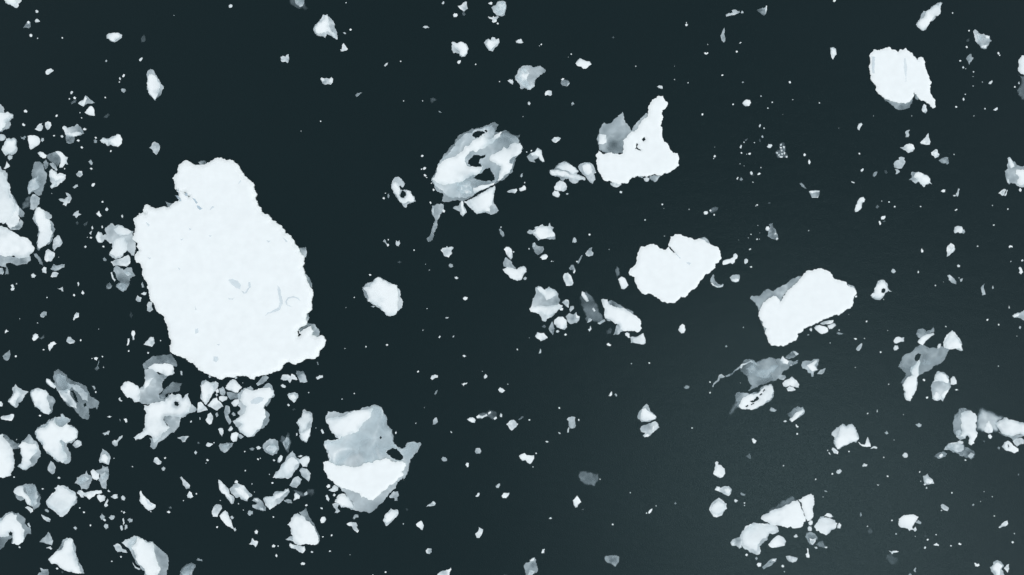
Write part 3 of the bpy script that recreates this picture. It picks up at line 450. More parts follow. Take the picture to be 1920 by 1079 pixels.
5 1717.6,46.3 1721.3,40 1726.3,32.5 1731.3,21.3 1736.4,22 1745.1,15 1752.6,9.5 1762.6,4.5 1766.9,6.3 1763.9,15 1763.9,22.5 1760.1,28.8 1753.9,30.5 1747.6,40 1738.9,48.8 1735.1,56.3 1728.8,57.6 1722.6,53.1
W 1720.1,47.5 1725.1,37.5 1735.1,25 1750.1,12 1763.9,5.5 1765.1,8.8 1762.1,15 1763.9,21.3 1760.1,28 1751.4,31.3 1742.6,42.5 1736.4,52.6 1730.1,57.1 1723.8,52.6
P|ice_floe|ice floe|slender upright white spindle floe with pointed foot and grey right edge
5 275.2,141.4 278.2,132.6 283.2,129.6 288.2,132.1 291.5,140.1 295.2,145.1 299.2,151.4 301.5,157.7 305.7,161.4 307.2,165.7 303.2,172.7 301.5,178.9 296.5,182.7 291.5,188.9 287.7,184.7 282.7,180.2 278.2,172.7 276.7,160.2 276.7,150.2
W 277.2,147.6 280.2,140.1 285.2,140.1 290.2,142.6 294,148.9 297.7,155.2 300.2,162.7 299,172.7 295.2,180.2 291.5,186.4 285.2,181.4 279,171.4 277.2,160.2
P|ice_fragment|ice fragment|grey twisted sunken fragment, lowest of the column at the giant floe's left side
4 215.2,500.2 222.7,500.2 232.7,506.5 238.9,501.5 247.7,502.7 248.9,510.2 253.9,516.5 243.9,522.8 241.4,535.3 236.4,544 230.2,547.8 225.2,544 217.7,537.8 225.2,530.3 217.7,520.3
7 232.7,505.2 237.7,509 251.4,516.5 240.2,517.7 232.7,511.5
6 217.7,537.8 225.2,531.5 240.2,532.8 233.9,544 228.9,546.5 223.9,543.3
P|ice_fragment|ice fragment|smooth grey oval fragment cut by the bottom edge, lower left
4 337.5,1071.8 342.5,1064.3 350,1058 360,1055.5 367,1059.3 366.3,1064.3 361.3,1071.8 355,1109.8 340,1109.8
6 340,1074.3 347.5,1063 360,1058 365,1061.8 357.5,1071.8 350,1109.8 341.3,1109.8
P|ice_fragment|ice fragment|white boat-shaped wedge with a knobbly upper edge near the picture's centre
6 988,435.2 991.3,432.2 997.5,432.7 1003,430.2 1002.5,426.4 1010,425.2 1016.3,420.7 1020,423.9 1027.1,424.7 1031.3,417.6 1032.6,423.9 1038.1,426.4 1036.3,430.2 1041.3,440.2 1041.8,448.9 1027.6,448.7 1013.8,448.9 1008.8,451.4 1003.8,443.9 998.8,438.2 991.3,438.2
W 1000,437.2 1006.3,428.9 1017.5,425.7 1028.8,426.4 1035.1,431.4 1040.6,442.7 1027.6,445.2 1011.3,447.2 1006.3,442.7
P|ice_fragment|ice fragment|grey upright fragment cut by the bottom edge, centre of the picture
5 983,1059.3 986.3,1055.5 992.5,1054.2 996.3,1048 1002.5,1045.5 1005.5,1050.5 1006.3,1060.5 1008.8,1066.8 1007.5,1072.3 1000,1076.8 995,1109.8 985,1109.8 984.5,1071.8
7 985,1109.3 992.5,1069.3 1002.5,1071.8 997.5,1079.3
W 992.5,1050.5 997.5,1048 1002,1046.7 1000,1051.7 995,1053
P|ice_fragment|ice fragment|arched grey fragment with a pale back, below the drooping white floe
4 1770.1,844 1772.6,837.8 1778.9,831 1792.6,829 1805.2,832.8 1808.9,839 1817.7,841.5 1826.4,846.5 1827.7,854 1821.4,862.1 1812.7,859.1 1800.2,855.3 1792.6,849 1782.6,845.3
7 1772.6,839 1782.6,831 1797.6,830.3 1806.4,835.3 1806.4,844 1793.9,849 1785.1,843.5
7 1813.9,855.3 1820.2,849 1826.4,851.5 1821.4,861.6
P|ice_fragment|ice fragment|smooth white turtle-shaped floe right of the cracked triangular floe
5 1533.9,976.2 1537.7,969.2 1545.2,967.9 1546.2,974.2 1535.2,979.2
9 1526.4,987.9 1530.2,981.7 1535.2,974.2 1545.2,971.7 1555.2,970.4 1565.2,975.4 1570.2,981.7 1567.7,989.2 1557.7,995.4 1549,1003.7 1540.2,1000.4 1530.2,995.4
P|ice_fragment|ice fragment|white mitten-shaped block below the giant floe's lower left edge
7 375,723.9 378.8,715.2 386.3,712.2 395.1,717.7 405.1,714.7 409.6,720.2 405.1,730.2 397.6,740.2 392.6,750.2 385.5,759.7 380,752.7 377,737.7
W 377.5,725.2 386.3,715.2 395.1,718.9 403.8,718.2 400.1,730.2 390.1,745.2 385.5,756.5 381.3,750.2 378.8,736.4
P|ice_fragment|ice fragment|white arrowhead block at the right tip of the drowned grey butterfly floe
8 1768.1,641.4 1772.6,632.6 1778.9,625.1 1785.1,619.6 1792.6,627.6 1800.2,636.3 1803.2,647.6 1805.2,657.6 1798.9,657.6 1791.4,653.9 1786.4,655.1 1780.1,655.6 1770.1,652.6
W 1770.1,641.4 1778.9,627.6 1785.1,622.6 1797.6,636.3 1802.2,650.1 1802.7,656.4 1792.6,652.6 1785.1,653.1 1772.6,651.4
P|ice_fragment|ice fragment|white angular block cut by the bottom edge near the lower right corner
6 1855.7,1063.8 1862.7,1059.3 1863.2,1053 1870.2,1050.5 1876.5,1053 1881.5,1059.3 1881.5,1063 1877.7,1068 1875.2,1109.8 1865.2,1109.8 1861.4,1074.3 1857.7,1068
W 1860.2,1064.3 1870.2,1054.2 1879,1060.5 1875.2,1066.8 1873.2,1108.5 1867.7,1079.3 1862.7,1069.3
P|ice_fragment|ice fragment|white bird-beak fragment with grey stripe along its lower right, left of heart-shaped floe
6 493.9,934.1 502.6,931.6 512.6,930.4 515.1,922.9 522.7,921.6 531.4,921.6 535.2,917.1 541.4,916.6 543.2,922.9 532.7,934.1 520.2,945.4 506.4,956.1 503.9,952.9 496.4,942.9
W 496.4,934.1 512.6,931.6 520.2,925.4 532.7,922.9 537.7,919.1 541.4,920.4 530.2,929.1 517.6,936.6 505.1,954.1
P|ice_fragment|ice fragment|long grey tongue of ice hanging below the left end of the ring-shaped floe
5 808.9,395.1 810.6,385.6 820.1,382.6 831.4,383.1 832.1,390.1 827.6,400.1 823.9,407.6 820.1,420.2 816.4,431.4 813.1,438.9 812.6,445.2 808.1,452.7 802.6,453.9 800.1,448.2 805.6,442.7 808.9,432.7 812.6,422.7 813.9,407.6 810.6,402.6
7 809.1,395.1 811.1,387.6 814.6,386.4 813.6,397.6 812.6,403.9
P|ice_fragment|ice fragment|broad pale fragment with a white back right beside the white dagger-shaped fragment
6 430.1,916.6 437.6,909.1 445.1,905.3 453.9,910.4 461.4,916.6 472.6,930.4 466.4,934.1 463.9,940.4 456.4,937.9 448.8,931.6 443.8,934.1 433.8,925.4
W 440.1,915.4 450.1,912.9 460.1,921.6 467.6,931.6 462.6,937.9 452.6,929.1
P|ice_fragment|ice fragment|round-headed white and grey lump between the faceted white slab and the boot-shaped floe
6 1083.8,312.5 1090.1,307.5 1097.6,304.5 1107.6,306.3 1113.9,312.5 1116.4,320.1 1115.1,330.1 1116.4,337.6 1111.4,345.1 1106.4,342.6 1101.4,336.3 1096.4,330.1 1090.1,323.8
W 1091.3,311.3 1098.9,306.3 1107.6,310 1111.4,318.8 1108.9,325.1 1102.6,328.8 1096.4,326.3 1092.6,318.8
P|ice_fragment|ice fragment|dim grey rectangular sunken flake alone in open water, lower centre
3 1085.1,895.3 1086.3,885.3 1100.1,883.6 1110.1,886.6 1116.4,889.1 1123.9,887.8 1122.6,895.3 1123.9,900.3 1117.6,905.3 1116.4,911.1 1107.6,909.6 1095.1,907.8 1088.1,902.8
P|ice_fragment|ice fragment|white hourglass-shaped fragment with a pointed right arm, near the left edge
6 15,752.7 21.3,744 25,735.2 23,728.9 28.8,720.7 33.8,726.4 41.3,731.4 54.5,735.7 46.3,741.5 42.5,751.5 35,755.2 32.5,764 28.8,764.7 22.5,760.2
W 17.5,753.2 26.3,740.2 30,727.7 37.5,733.9 40,740.2 32.5,747.7 30,762.7 23.8,759
P|ice_fragment|ice fragment|pale hexagonal floe, bottom of a column of three left of the triangular floe
8 1329.5,955.4 1333.8,945.4 1341.3,937.9 1347.1,933.6 1355.1,939.1 1362.6,945.4 1363.1,954.1 1355.1,964.2 1342.5,970.4 1333.8,962.9
9 1333,955.4 1337,946.6 1347.1,939.1 1357.6,945.4 1358.8,954.1 1351.3,962.2 1341.3,965.4
P|ice_fragment|ice fragment|white fragment with a grey neck at its upper left and a white oval above
5 943.2,492.7 948.2,482.7 955.7,487.7 959.7,491.5 959.7,495.2 967.7,504 960.2,504 950.2,502.7 944,499
W 942.2,505.2 950.2,500.7 960.2,502.7 969,505.7 974,501.5 981.5,499 986.5,504 987.3,510.2 981.5,516.5 976.5,525.3 970.2,527.3 962.7,524.8 956.5,521.5 946.5,511.5
P|ice_fragment|ice fragment|white snail-shaped fragment with a dark eye-like hole, right of the parallelogram floe
6 1631.3,553.8 1637.5,550 1641.3,542.5 1643.8,532.5 1651.3,525 1658.8,526.2 1664.5,538.7 1666.3,543 1672.6,546.3 1670.6,547.5 1665.5,545 1661.3,548.8 1656.3,556.3 1650,563 1642.5,562.5 1636.3,559.5
W 1632.5,553.8 1640,548.8 1643.8,535 1651.3,526.2 1658,528.7 1663,540 1663.8,545 1658.8,550 1652.5,557.5 1642.5,560 1637,558
H 1652.5,545 1655.5,540.5 1660,541.3 1660,545.5 1656.3,550 1653,549.5
P|ice_fragment|ice fragment|white scrap with an upright spike cut by the bottom edge, left of centre
8 820.6,1076.3 825.1,1073 833.9,1070.5 841.4,1068 845.2,1064.3 846.2,1068 842.7,1074.3 840.2,1109.8 825.1,1109.8
P|ice_fragment|ice fragment|white helmet-shaped floe with a bitten right side, lower right
W 1684.1,981.7 1685.1,972.9 1692.6,967.9 1702.6,966.2 1715.1,965.7 1722.1,969.7 1718.8,975.4 1713.8,981.7 1710.1,989.2 1712.6,992.9 1705.1,996.2 1697.6,990.4 1686.3,987.2
P|ice_fragment|ice fragment|lumpy white pillow-shaped floe near the left edge, above the stacked floes
7 3,280.3 7.5,272.8 9,266.5 11.3,261.5 17.5,259 21.3,261 25,258.8 30.5,261.5 32,266.5 31,272.8 32.8,279 30,286.5 21.3,291.5 15,289.8 10,292.3 5.5,285.3
W 5.5,279.8 10,271.5 12,263.3 17.5,260.8 21.3,263.3 25.5,260.8 29.5,264 29,271.5 30.5,277.8 27.5,284 17.5,287.8 10,287.8 7,282.8
P|ice_fragment|ice fragment|white cone-shaped block with grey peak, upper of two stacked fragments, lower centre
5 1195.7,779 1201.4,769 1206.4,762.7 1212.2,757.2 1216.4,761.5 1218.9,770.2 1225.2,776.5 1230.7,781.5 1229,786.5 1220.2,789.7 1202.7,791.5 1197.7,786.5
W 1201.4,780.2 1203.2,767.7 1210.2,765.2 1212.7,769 1221.4,775.2 1230.2,781.5 1227.7,785.7 1217.7,787.7 1207.7,790.3 1201.4,786.5
P|ice_fragment|ice fragment|grey bulb-shaped fragment with pale centre above the white arrow-shaped floe
5 492.6,836.5 498.9,827.8 506.4,822.8 515.1,823.5 521.4,830.3 523.2,841.5 518.9,851.5 511.4,854.5 501.4,850.3 495.1,845.3
7 497.6,841.5 505.1,835.3 515.1,832.8 520.2,841.5 512.6,850.3 502.6,847.8
P|ice_fragment|ice fragment|torn white mitten-shaped floe with ragged left end, right side of the upper half
6 1703.8,337.6 1710.1,332.6 1708.1,326.3 1710.1,322.6 1716.3,323.8 1722.6,322.1 1728.8,325.6 1737.6,328.8 1743.9,335.1 1747.6,346.3 1742.6,343.8 1735.1,347.1 1732.1,351.3 1727.6,346.3 1721.3,341.3 1716.3,344.6 1711.3,341.3
W 1712.6,332.6 1716.3,325.1 1722.6,323.1 1735.1,330.1 1742.6,336.3 1742.6,342.6 1733.9,346.3 1727.6,343.8 1720.1,338.8
P|ice_fragment|ice fragment|grey folded fragment with white lips at its right side, upper right
6 1824.7,58.8 1827.7,55.6 1832.7,58.8 1837.7,63.8 1850.2,66.3 1855.2,67.6 1855.7,72.6 1859.7,76.3 1855.2,79.6 1852.7,86.3 1846.4,92.6 1838.9,90.6 1832.7,82.6 1828.2,72.6
8 1831.4,63.8 1840.2,67.6 1847.7,72.6 1840.2,77.6 1832.7,75.1
W 1846.4,67.6 1854.7,68.1 1853.9,72.6 1848.9,72.1
W 1838.9,86.3 1846.4,85.1 1852.7,83.8 1847.7,90.6 1840.2,89.6
P|ice_fragment|ice fragment|pale grey bird-shaped rubble at the left of a small rubble ring, lower left
5 140.1,906.6 143.9,896.6 151.4,891.6 160.1,889.1 162.6,882.8 165.1,890.3 172.6,895.3 172.6,901.6 170.1,906.6 167.6,911.6 162.6,917.9 152.6,918.6 150.1,911.6
7 143.9,905.3 150.1,895.3 160.1,892.8 167.6,897.8 160.1,904.1 150.1,909.1
P|ice_fragment|ice fragment|smooth white blunt fragment with grey lower left flank, left of the ragged crown-edged fragment
6 846.4,80.6 848.9,78.8 857.7,81.3 863.9,78.1 868.9,79.6 873.9,82.6 878.2,90.1 876.4,100.1 871.4,106.4 865.2,107.1 860.7,101.4 855.2,98.8 850.2,100.1 846.7,93.8
W 847.2,81.3 857.7,82.6 865.2,78.8 872.7,84.6 877.2,91.3 875.2,100.6 868.2,106.4 862.7,102.6 861.4,96.3 852.7,90.1
P|ice_fragment|ice fragment|grey chunk cut by the bottom edge left of the smooth white triangle
5 70.1,1078 77.6,1073 75.1,1065.5 82.6,1068 90.6,1068 91.3,1073 86.3,1108.5 75.1,1109.8
P|ice_fragment|ice fragment|white claw-shaped fragment below the grey arch with white ends
7 92.1,321.3 97.6,317 103.1,320.8 107.6,327.1 116.8,325.8 123.6,328.6 123.1,335.6 115.6,343.1 105.1,350.6 97.6,354.3 94.6,351.3 98.3,345.1 93.3,332.6
W 93.8,322.1 97.6,318.8 102.1,322.6 106.3,329.6 116.3,327.6 121.3,330.1 120.1,333.8 110.1,337.6 100.1,343.8 95.6,350.1 98.8,351.3 106.3,346.3 102.6,337.6 96.3,332.6
P|ice_fragment|ice fragment|frilled white and grey fragment right of the smoky drowned floe
5 1502.2,685.1 1503.9,678.9 1511.4,676.4 1520.2,677.6 1525.2,673.9 1535.7,673.9 1533.9,682.6 1531.4,688.9 1534.7,693.9 1526.4,697.2 1525.2,706.4 1522.2,707.7 1520.2,700.2 1515.2,698.9 1512.7,693.9 1505.2,691.4
W 1512.7,685.1 1522.7,680.1 1530.2,675.1 1532.7,676.4 1527.7,685.1 1532.7,693.9 1522.7,696.4 1516.4,690.2
P|ice_fragment|ice fragment|white shell-shaped fragment at the lower left of the heart-shaped floe
7 628,942.1 632.5,931.1 640,926.1 646.3,926.1 655,936.1 663,946.1 665,956.1 655,953.4 647.5,950.9 640,952.1 635,945.9
W 630.5,941.6 633.7,932.9 640,928.4 646.3,927.9 653.8,937.1 661.5,947.1 662.5,952.9 655,951.1 647.5,948.6 640,949.1 635.5,944.1
P|ice_fragment|ice fragment|grey basket-shaped fragment with a bright white lower lip, upper left
4 123.8,252.8 125.1,267.8 130.1,269.8 137.6,267.8 140.1,257.8
6 117.1,239 121.3,236.5 126.3,240.2 132.6,239 138.9,237.7 144.6,232.7 150.1,237.7 155.1,244 157.6,251.5 151.4,254 143.9,255.8 135.1,256.5 125.1,255.3 121.3,247.7
W 125.1,251.5 131.3,248.2 140.1,249 147.6,247.7 153.1,250.3 147.6,254 138.9,255.8 130.1,254.8
P|ice_fragment|ice fragment|grey flat block with white streaks, lower of two stacked fragments, lower centre
6 1200.2,805.3 1206.4,797.8 1215.2,795.3 1221.4,793.3 1229,790.3 1234,795.3 1236.5,801.5 1230.2,806.5 1223.9,811.5 1218.9,817.8 1208.9,820.3 1205.2,817.8 1210.2,811.5 1202.7,810.3
W 1206.4,816.5 1212.7,814 1218.9,815.3 1215.2,819.8 1208.9,819.8
W 1221.4,810.3 1223.9,800.3 1226.4,797.8 1225.2,809
P|ice_fragment|ice fragment|grey craggy fragment at the right side of the small rubble ring, lower left
5 180.1,882.1 190.1,879.1 192.6,872.8 196.4,876.1 202.7,875.3 203.9,891.6 200.2,900.3 200.2,909.1 198.9,917.1 192.6,915.4 188.9,907.8 185.1,901.6 187.1,889.1
7 188.9,890.3 197.6,885.3 203.2,891.6 198.9,900.3 190.1,897.8
P|ice_fragment|ice fragment|knobbly white fragment of three round lobes joined by grey ice, upper left
6 187.6,264 192.6,258.8 203.9,260.3 217.2,254.8 219.7,251.8 225.2,252.8 228.7,260.3 228.7,269 221.4,276.3 211.4,274 206.4,271.5 201.4,274.5 197.6,269 190.6,267.8
W 188.9,263.3 192.6,259.3 197.6,260.8 203.9,262 211.4,259.5 217.2,255.8 218.9,252.3 223.9,252.8 227.2,257.8 228.2,267.8 226.4,271.5 220.2,275.3 212.7,272.8 209.7,268.3 208.2,265.3 203.9,266.3 201.4,273.5 198.4,270.3 197.6,267.3 191.4,266.3
P|ice_fragment|ice fragment|pale flat fragment cut by the right edge at mid height
6 1897.7,592.6 1901.5,589.5 1911.5,587 1950.7,583.8 1950.7,598.1 1914,597.6 1907.7,595.6 1901.5,596.3
W 1898.2,592.6 1902.7,590.1 1911.5,587.5 1907.7,593.8 1901.5,595.6
P|ice_fragment|ice fragment|grey drum-shaped ice lump near the top edge, centre of the picture
6 921.5,15 925.2,11.3 930.2,9.5 932.7,3.8 940.2,2 947.2,3.5 949.7,12.5 947.7,20 946.5,28.8 940.2,31.3 931.5,29.5 925.7,23.8
7 929,15 936.5,6.3 946.5,5 948.7,13.8 945.7,25 937.7,28.8 931.5,23.8
P|ice_fragment|ice fragment|slanting white bar with grey sunken back, below the crumpled white floe
4 1474.6,776.5 1482.7,772.7 1488.9,765.2 1495.2,762.2 1501.4,765.2 1505.2,763.2 1508.9,770.2 1508.2,775.2 1500.2,781.5 1485.2,792.3 1479.6,789 1481.4,781.5
W 1479.6,787.2 1487.7,779 1497.7,771.5 1505.2,766.5 1508.9,771.5 1502.7,777.7 1490.2,787.7 1484.7,791.8
P|ice_fragment|ice fragment|white brick-shaped fragment below right of the heart-shaped floe
7 718.1,976.7 722.6,964.2 728.8,959.2 732.6,953.6 736.3,956.1 746.3,956.6 747.1,962.9 740.1,971.7 732.6,980.4 723.8,986.7 721.3,980.4
W 720.1,975.4 723.8,964.2 733.8,956.6 745.1,957.1 746.1,962.2 737.6,969.2 731.3,977.9 725.1,981.7
P|ice_fragment|ice fragment|white scallop-edged lump in the mouth of the C-shaped white floe
W 1440.1,1021.7 1445.1,1015.5 1452.6,1007.9 1460.1,1003.7 1468.9,1007.9 1473.9,1015.5 1471.4,1023 1463.9,1024.7 1455.1,1026.7 1446.4,1027.2
P|ice_fragment|ice fragment|upward-pointing white dagger fragment, left of a broad pale fragment, lower left
7 409.6,899.6 415.1,902.8 421.3,909.1 428.8,917.9 430.1,926.6 438.8,931.6 438.1,944.1 433.8,945.4 427.6,936.6 422.6,927.9 416.3,925.4 411.3,917.9
W 411.3,902.8 418.8,909.1 427.6,919.1 427.6,926.6 436.3,934.1 435.1,943.6 426.3,931.6 416.3,922.9 412.1,915.4
P|ice_fragment|ice fragment|white bracket-shaped fragment with small grey bits, between ring-shaped and boot-shaped floes
6 987.5,293.8 991.3,290.5 995,287 1002.5,285 1007.5,277.5 1015.5,282 1016.3,288.8 1018.8,297.5 1021.3,303.8 1017.5,304.5 1012.5,300.5 1010,295 1006.3,298 1001.3,299.5 1003.8,305 998.8,303.8 992.5,302 989.5,297
W 995,288 1003,285.5 1007.5,278.5 1014.5,283 1015.5,290 1019.5,299.5 1020,303.5 1016.3,302.5 1011.3,295 1005,291.3 997.5,293
P|ice_fragment|ice fragment|pale white block directly below the lumpy pale grey floe
8 207.7,491.5 217.7,487 227.7,484.5 240.2,478.2 243.9,482.7 243.9,494 237.7,500.2 227.7,499 220.2,497.7 212.7,499
P|ice_fragment|ice fragment|ragged white fragment with a crown-like upper edge below the grey drum-shaped lump
7 907.2,80.6 911.5,75.1 916.5,73.1 919.7,75.6 922.7,70.1 927.7,70.6 929.7,74.6 935.2,72.6 936.7,79.6 933.2,86.3 927.7,90.1 924,97.1 916.5,95.1 911.5,87.6
W 911.5,83.8 916.5,75.1 921.5,77.6 930.2,76.3 934.7,77.6 930.2,83.8 925.2,88.8 920.2,95.1 914.7,90.1
P|ice_fragment|ice fragment|grey flat sliver just below the lower left-edge floe
5 -30.5,500.2 5,502.7 7.5,510.2 5,515.2 -30.5,514
P|ice_fragment|ice fragment|white bowl-shaped sliver with a raised left tip, lower left
W 262.2,922.9 264.2,920.4 266.4,925.4 274,934.1 281.5,941.6 291.5,946.6 291.5,951.6 285.2,956.1 278.2,957.6 272.7,952.9 266.4,945.4 261.4,937.9 263.2,930.4
M 273.2,936.1 277.2,937.9 287.2,946.1 285.2,948.6 277.7,945.4
P|ice_fragment|ice fragment|bright white diamond-shaped block just below the giant floe's bottom edge
W 422.6,727.7 427.6,718.9 436.3,711.4 443.8,715.2 448.8,721.4 453.9,726.4 446.3,736.4 435.1,733.9 427.6,731.4
P|ice_fragment|ice fragment|dark grey feathery shard right of the grey bulb-shaped fragment
3 523.2,827.8 527.7,816.5 535.2,820.3 538.9,810.3 543.2,812.8 543.9,824 546.4,829 542.7,841.5 541.4,850.3 536.4,846.5 532.7,836.5 528.9,831.5
5 530.2,829 537.7,819 542.7,824 540.2,839 536.4,844
P|ice_fragment|ice fragment|dark drowned chain of ice with white knobs, centre of the lower half
3 892.7,780.2 898.9,775.2 911.5,774 917.7,769 927.7,770.2 932.7,776.5 931.5,785.2 926.5,788.2 917.7,782.7 910.2,782.7 900.2,786.5 893.9,784.7
W 892.7,781.5 897.7,777.7 905.2,780.2 913.2,776.5 914,780.2 905.2,784.7 900.2,784 895.2,784.7
W 915.2,774 919.7,771.5 920.7,774.7 916.5,777.7
W 925.2,784.7 930.2,781.5 931.7,785.2 927.7,788.2
P|ice_fragment|ice fragment|speckled grey patch of crumbled ice in open water, right of centre
3 1452.6,286.3 1456.4,282 1461.4,280 1460.6,270 1465.1,267 1470.6,268 1473.1,275 1472.6,285 1477.6,292.5 1476.4,296.5 1467.6,295.5 1458.9,297 1456.4,292.5
8 1462.1,271.3 1465.6,269.5 1465.6,273 1463.1,274
8 1468.1,274.5 1471.6,275.5 1470.6,279 1468.6,278
8 1463.4,280.5 1467.6,282 1466.1,285 1464.1,284
8 1454.6,285 1458.6,285.5 1458.1,289.5 1455.6,288.5
8 1469.6,284.5 1472.4,286.5 1471.1,290 1469.1,288.5
8 1461.1,293.5 1467.6,293 1467.1,295.8 1462.6,296
8 1472.6,293 1476.9,292.8 1475.9,296.3 1473.6,296
8 1458.6,289.5 1462.6,290 1461.1,293.3 1459.1,292.5
8 1464.6,287 1468.4,288 1467.1,291.3 1465.1,290.5
8 1462.1,276 1466.1,276.5 1465.1,279 1462.6,278.5
P|ice_fragment|ice fragment|grey flat sliver just above the lumpy pillow floe
6 -30.5,255.3 2.5,251.5 7.5,252.8 11.5,257.8 8.8,262.3 2.5,264.8 -30.5,264
P|ice_fragment|ice fragment|dark grey arch-shaped fragment with white lumps at both ends, upper left
4 86.3,292.5 92.6,288.8 102.6,285.5 112.6,290 114.6,302.5 107.6,312.5 100.1,305 90.1,298.8
W 70.6,287.5 75.1,284.5 81.3,286.3 87.6,291.3 86.3,296.3 80.1,297 75.1,293.8
W 103.8,285 110.1,283.8 117.6,287.5 122.6,293.8 127.1,295 125.1,302.5 127.6,308.8 122.6,307.5 117.6,314.5 111.3,315 113.8,305 113.8,296.3 108.8,290
P|ice_fragment|ice fragment|white block with a tapering lower point, right of the lumpy pillow floe
W 52,255.3 58.8,254 70.1,255.8 74.6,260.3 75.6,265.3 74.1,270.3 67.6,274.8 58,280.8 55.5,277.8 55,271.5 52.5,262.8
P|ice_fragment|ice fragment|white pear-shaped floe, top of a column of three left of the triangular floe
W 1337,888.6 1340,881.6 1341.5,872.8 1340.5,867.8 1343.8,865.3 1347.1,867.1 1346.3,871.6 1352.6,872.8 1358.8,879.1 1359.1,889.1 1355.1,894.6 1350.1,896.6 1343.8,893.6
P|ice_fragment|ice fragment|white ball-shaped lump with a grey lower edge, below the grey-and-white stack
6 1053.1,613.8 1062.1,606.3 1063.1,613.8 1058.8,618.8 1053.8,618.1
W 1038.8,607.6 1039.6,600.1 1046.3,594.6 1055.1,594.1 1062.1,600.1 1063.1,608.8 1058.8,615.1 1051.3,617.1 1043.8,613.8
P|ice_fragment|ice fragment|white carrot-shaped fragment pointing down right below the white dagger-shaped fragment
W 412.1,966.7 417.6,960.4 422.6,957.1 427.6,961.7 430.1,969.2 435.1,981.7 438.8,992.9 430.1,987.9 420.1,980.4 415.1,974.2
P|ice_fragment|ice fragment|pale crooked bar along the bottom of the small rubble ring, lower left
8 143.9,924.1 147.6,919.6 152.6,919.6 157.6,924.1 170.1,920.9 190.1,919.6 191.6,924.1 185.1,926.1 180.1,925.9 175.1,931.6 167.6,937.1 162.6,931.6 155.1,927.9 157.6,932.9 152.6,932.9 148.9,927.9
P|ice_fragment|ice fragment|white tooth-shaped floe with grey tip, right of the white furrowed floe
6 185.9,864.1 188.9,851.5 192.6,842 197.6,845.3 205.2,852.8 207.2,860.3 203.9,871.6 198.9,870.3 193.9,867.8 187.6,867.8
W 188.9,862.8 192.1,852.8 197.6,851.5 203.2,857.8 201.4,869.1 193.9,865.3
P|ice_fragment|ice fragment|white lump with a tiny dark pit, lowest of the right-edge cluster
W 1878.2,837.8 1882.7,830.3 1889,826.5 1895.2,830.3 1899,835.3 1909,841.5 1909,847 1901.5,850.3 1892.7,846.5 1885.2,844.5
H 1889,834 1891.5,833.5 1892.2,837.8 1889.7,839.5
P|ice_fragment|ice fragment|pale grey block directly below the grey capsule floe
6 57,372.6 61.3,364.6 66.3,365.1 75.1,371.9 73.8,382.6 67.6,390.1 63.8,393.9 56.3,392.6 57.5,383.9
P|ice_fragment|ice fragment|white slab with a grey horned top, upper left of the drowned grey butterfly floe
4 1717.6,626.3 1721.3,617.6 1730.1,616.3 1736.4,621.3 1745.1,619.6 1750.1,613.1 1751.4,622.6 1740.1,627.6 1730.1,637.6 1721.3,632.6
W 1720.1,641.4 1727.6,632.6 1737.6,627.1 1750.1,623.8 1751.6,627.6 1742.6,633.8 1735.1,640.1 1729.6,648.1
P|ice_fragment|ice fragment|grey heart-shaped sunken flake alone near the bottom edge, right of centre
4 1133.9,1043 1140.1,1043 1152.6,1041.2 1160.7,1044.2 1160.2,1054.2 1153.9,1063 1148.9,1059.3 1138.9,1055.5 1134.6,1050.5
P|ice_fragment|ice fragment|white mushroom-cap fragment right of the crumpled white floe
W 1467.1,718.9 1471.4,713.9 1480.2,710.7 1484.7,706.4 1492.7,712.7 1498.4,721.4 1497.2,727.2 1488.9,725.7 1481.4,723.2 1473.9,726.4 1468.9,724.7
P|ice_fragment|ice fragment|pale diamond-shaped rubble block right of the white mitten block's tip
8 388.8,760.2 398.8,749 406.3,745.7 411.3,752.7 418.8,762.7 407.6,770.2 397.6,765.2
P|ice_fragment|ice fragment|grey gnarled fragment left of the white bird-beak fragment
5 472.6,939.1 476.4,934.1 483.9,934.1 492.6,941.6 498.9,951.6 498.1,957.9 492.6,958.6 482.6,955.4 473.9,951.6 473.1,947.1 480.1,946.6 482.6,942.9
8 476.4,935.4 482.6,935.4 487.6,940.4 482.6,941.6
8 485.1,949.1 492.6,951.6 495.1,956.6 487.6,955.4
P|ice_fragment|ice fragment|grey ragged block with a white right corner beside the white ball-shaped lump
6 1060.6,593.8 1067.6,587.5 1075.1,590.1 1080.6,585.5 1082.1,591.3 1087.1,593.8 1086.3,598.8 1081.3,606.3 1070.1,608.1 1063.8,602.6
W 1079.6,588.8 1082.1,592.1 1086.3,593.8 1084.6,597.6 1080.1,596.3
P|ice_fragment|ice fragment|grey fish-shaped sunken fragment with white spots, above the parallelogram floe
4 1439.1,442.7 1440.6,436.4 1443.9,425.2 1441.4,421.4 1448.9,418.9 1450.1,426.4 1455.1,432.7 1458.1,440.2 1459.6,448.2 1455.1,451.4 1447.6,448.2 1442.6,445.2
W 1435.1,430.2 1437.1,425.2 1441.4,424.7 1443.1,428.9 1440.1,433.9 1436.4,432.7
W 1451.1,439.2 1453.9,436.4 1455.6,438.9 1453.1,440.7
8 1454.1,448.2 1457.1,445.2 1459.1,448.2 1456.6,450.7
P|ice_fragment|ice fragment|small white oval floe with grey rim, alone in open water near top left
7 199.6,67.6 202.7,63.8 211.4,62.1 222.7,62.1 229.2,66.1 228.2,70.6 222.7,75.1 214.7,79.6 208.9,78.1 203.2,73.1 200.2,72.6
W 203.9,65.6 211.4,62.6 220.2,63.1 225.2,67.6 220.2,72.6 213.9,78.1 208.9,76.3 203.2,71.3
P|ice_fragment|ice fragment|white dumbbell-shaped fragment, middle of a column of three left of the triangular floe
